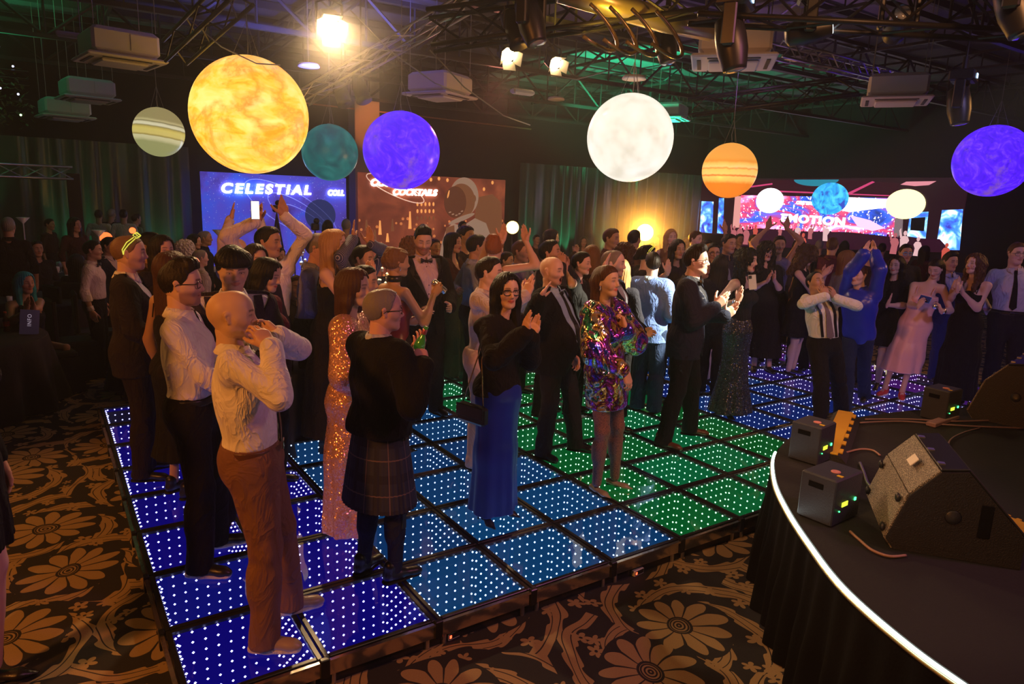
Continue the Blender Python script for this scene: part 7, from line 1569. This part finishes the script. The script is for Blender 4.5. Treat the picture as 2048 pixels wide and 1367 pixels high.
# warm sparkling candles on the glittering tables
for (px,py,D,n_,c_,lab) in ((605,515,9.0,16,(.45,.7,1),'blue-lit tea light on the table below the blue backdrop'),(768,555,8.0,14,(1,.6,.2),'gold tea light on the table behind the striped shirt'),(812,505,8.6,10,(1,.45,.12),'gold tea light left of the tuxedo man')):
    rs=random.Random(px)
    for k in range(n_):
        P=atd(px+rs.uniform(-24,24),py+rs.uniform(-22,26),D+rs.uniform(-.2,.2)); P[2]=max(P[2],.78); t=empty('tea_light',tuple(P),lab,'candle',lab+'s'); MB().lathe([(.018,-.02),(.022,.02),(.0,.02)],n=8).build('holder',CLR,t); MB().sphere((0,0,.02),.013,6,4).build('flame',emis('flame_%d'%px,c_,7,False),t)
        if P[2]>.8: MB().tube([(0,0,-.02),(0,0,.76-P[2])],.004,4).build('stem',MET,t)
# tripods silhouetted on the blue backdrop
for (px,py,D,h_,lab) in ((553,412,13.8,1.0,'dark wire tripod centrepiece silhouetted on the blue backdrop'),(630,448,13.5,.7,'short dark camera tripod silhouetted on the blue backdrop')):
    P=atd(px,py,D); t=empty('tripod',(P[0],P[1],P[2]),lab,'tripod')
    for k in range(7): a=k*2*PI/7; MB().tube([(0,0,-.12),(math.cos(a)*.30*h_,math.sin(a)*.30*h_,-P[2])],.011,5).build('leg',DARKM,t)
    MB().box((0,0,-.05),(.14,.12,.14),bev=.02).build('head',BLKP,t); MB().sphere((.03,0,.06),.06,10,6).build('knob',BLKP,t,True)
# info card, cola bottle
P=onz(58,668,.755); t=empty('info_card',(P[0],P[1],.755),'tilted dark info card with pale letters standing on the left table','sign'); dC=nrm((CAM[0]-P[0],CAM[1]-P[1],0)); Rc=np.stack([np.array([-dC[1],dC[0],0]),-dC,ZU],1)
tl=.12; Rt=Rc@np.array([[math.cos(tl),0,math.sin(tl)],[0,1,0],[-math.sin(tl),0,math.cos(tl)]])
MB().box(Rt@np.array([0,0,.13]),(.17,.006,.26),Rt,bev=.002).build('card',mat('card_purple',(.10,.08,.14),.4,emit=(.08,.05,.10),es=.12),t)
o=text_mesh('letters','INFO',.05,mat('card_letters',(.7,.6,.7),.5,emit=(.6,.5,.6),es=.4),t,(0,0,0),(0,0,0),.0,.001,0,1.2,1.); Mq=Matrix([[*(Rt[:,2]),0],[*(-Rt[:,0]),0],[*(-Rt[:,1]),0],[0,0,0,1]]).transposed(); 
c_=Rt@np.array([0,-.0045,.15]); Mq[0][3],Mq[1][3],Mq[2][3]=c_; o.matrix_basis=Mq
P=onz(14,662,.755); t=empty('cola_bottle',(P[0],P[1],.753),'small cola bottle with red label at the left edge','bottle'); MB().lathe([(.02,0),(.03,.005),(.03,.05),(.026,.08),(.03,.12),(.012,.17),(.012,.2)],n=14).build('glass',mat('cola_glass',(.08,.02,.01),.1),t,True); MB().lathe([(.0305,.06),(.0305,.11)],n=14).build('label',mat('red_label',(.6,.03,.02),.5),t); MB().lathe([(.014,.2),(.014,.215),(0,.216)],n=10).build('cap',mat('red_cap',(.7,.1,.05),.4),t)
# ---- seated guests
ST=[('woman with long teal wig and bare shoulders, hands pressed to her face, at left',(45,540),30,dict(D=7.8,sex='f',tone='tan',hair_='straight',hs=5,hc='teal',lod=1,girth=1.15,top=DR((.02,.02,.05),sleeve='none',neck='strapless',hem=.9),bottom=SK(BLK,len=.5,flare=.2),R=('px',52,622,-.3,(58,585,-.3),'flat',(.9,0,0)),L=('px',66,622,-.3,(64,588,-.3),'flat',(-.9,0,0)))),
('waiter-like man in white shirt and bow tie in profile at left',(180,482),75,dict(D=8.4,tone='tan',hair_='short',hs=1,hc='black',lod=1,top=SH((.62,.52,.48)),bottom=TR(),acc=(('bow',(BLK,'satin')),))),
('dark-haired guest behind the man in white shirt and bow tie',(214,475),60,dict(D=9.2,tone='tan',hair_='short',hs=3,hc='black',lod=2,top=SH((.5,.4,.4)),jacket=JK(),bottom=TR())),
('grey curly-haired guest seen from behind, left of the orange globe',(367,484),120,dict(D=9.4,tone='light',hair_='curly',hs=4,hc='white',lod=2,top=SH((.03,.03,.03)),bottom=TR())),
('bald guest in pale shirt reaching over the table',(397,500),110,dict(D=9.0,tone='light',hair_='thin',hs=1,hc='grey',lod=2,top=SH((.45,.40,.36)),bottom=TR())),
('dark-dressed woman, back of her head dark, left of the bearded man',(150,505),150,dict(D=9.8,sex='f',tone='tan',hair_='long',hs=2,hc='black',lod=2,top=TE((.02,.02,.02)),bottom=TR())),
('seated guest behind the glittering table under the blue backdrop',(592,545),10,dict(D=8.0,tone='tan',hair_='short',hs=2,hc='brown',lod=2,top=SH((.04,.03,.03)),bottom=TR())),
('seated dark-haired guest by the lower edge of the blue backdrop',(556,490),40,dict(D=11.5,tone='tan',hair_='long',hs=1,sex='f',hc='black',lod=2,top=TE((.02,.02,.03)),bottom=TR())),
('seated guest in dark clothes at the bar table on far left',(70,475),20,dict(D=11.2,tone='tan',hair_='short',hs=1,hc='black',lod=3,top=SH((.02,.015,.015)),bottom=TR()))]
for lab,hd,fc,kw in ST:
    st_=atd(hd[0],hd[1],kw['D'])[2]<1.47; i_=person(lab,hd,face=fc,sit=st_,base=0.,**kw); r=i_['root']; f_=i_['F']
    if st_: chair(r[0]+f_[0]*.02,r[1]+f_[1]*.02,math.atan2(f_[1],f_[0])+PI/2,'black covered banquet chair under a seated guest')
for k,(x,y,rz) in enumerate([(-.36,6.35,1.75),(-.12,6.95,1.75),(.15,7.5,1.6),(-.1,8.3,2.0),(.6,8.9,.5),(-1.9,7.1,-.8),(2.2,9.4,2.6),(5.5,9.6,1.)]): chair(x,y,rz,'empty black covered banquet chair at a dark table','empty banquet chairs')
haze_ball(atd(1290,465,12.0),1.25,.7,'amber glow of haze round the blazing yellow globe lamp')
haze_ball(F1,1.5,.42,'warm haze round the brightest stage lamp')
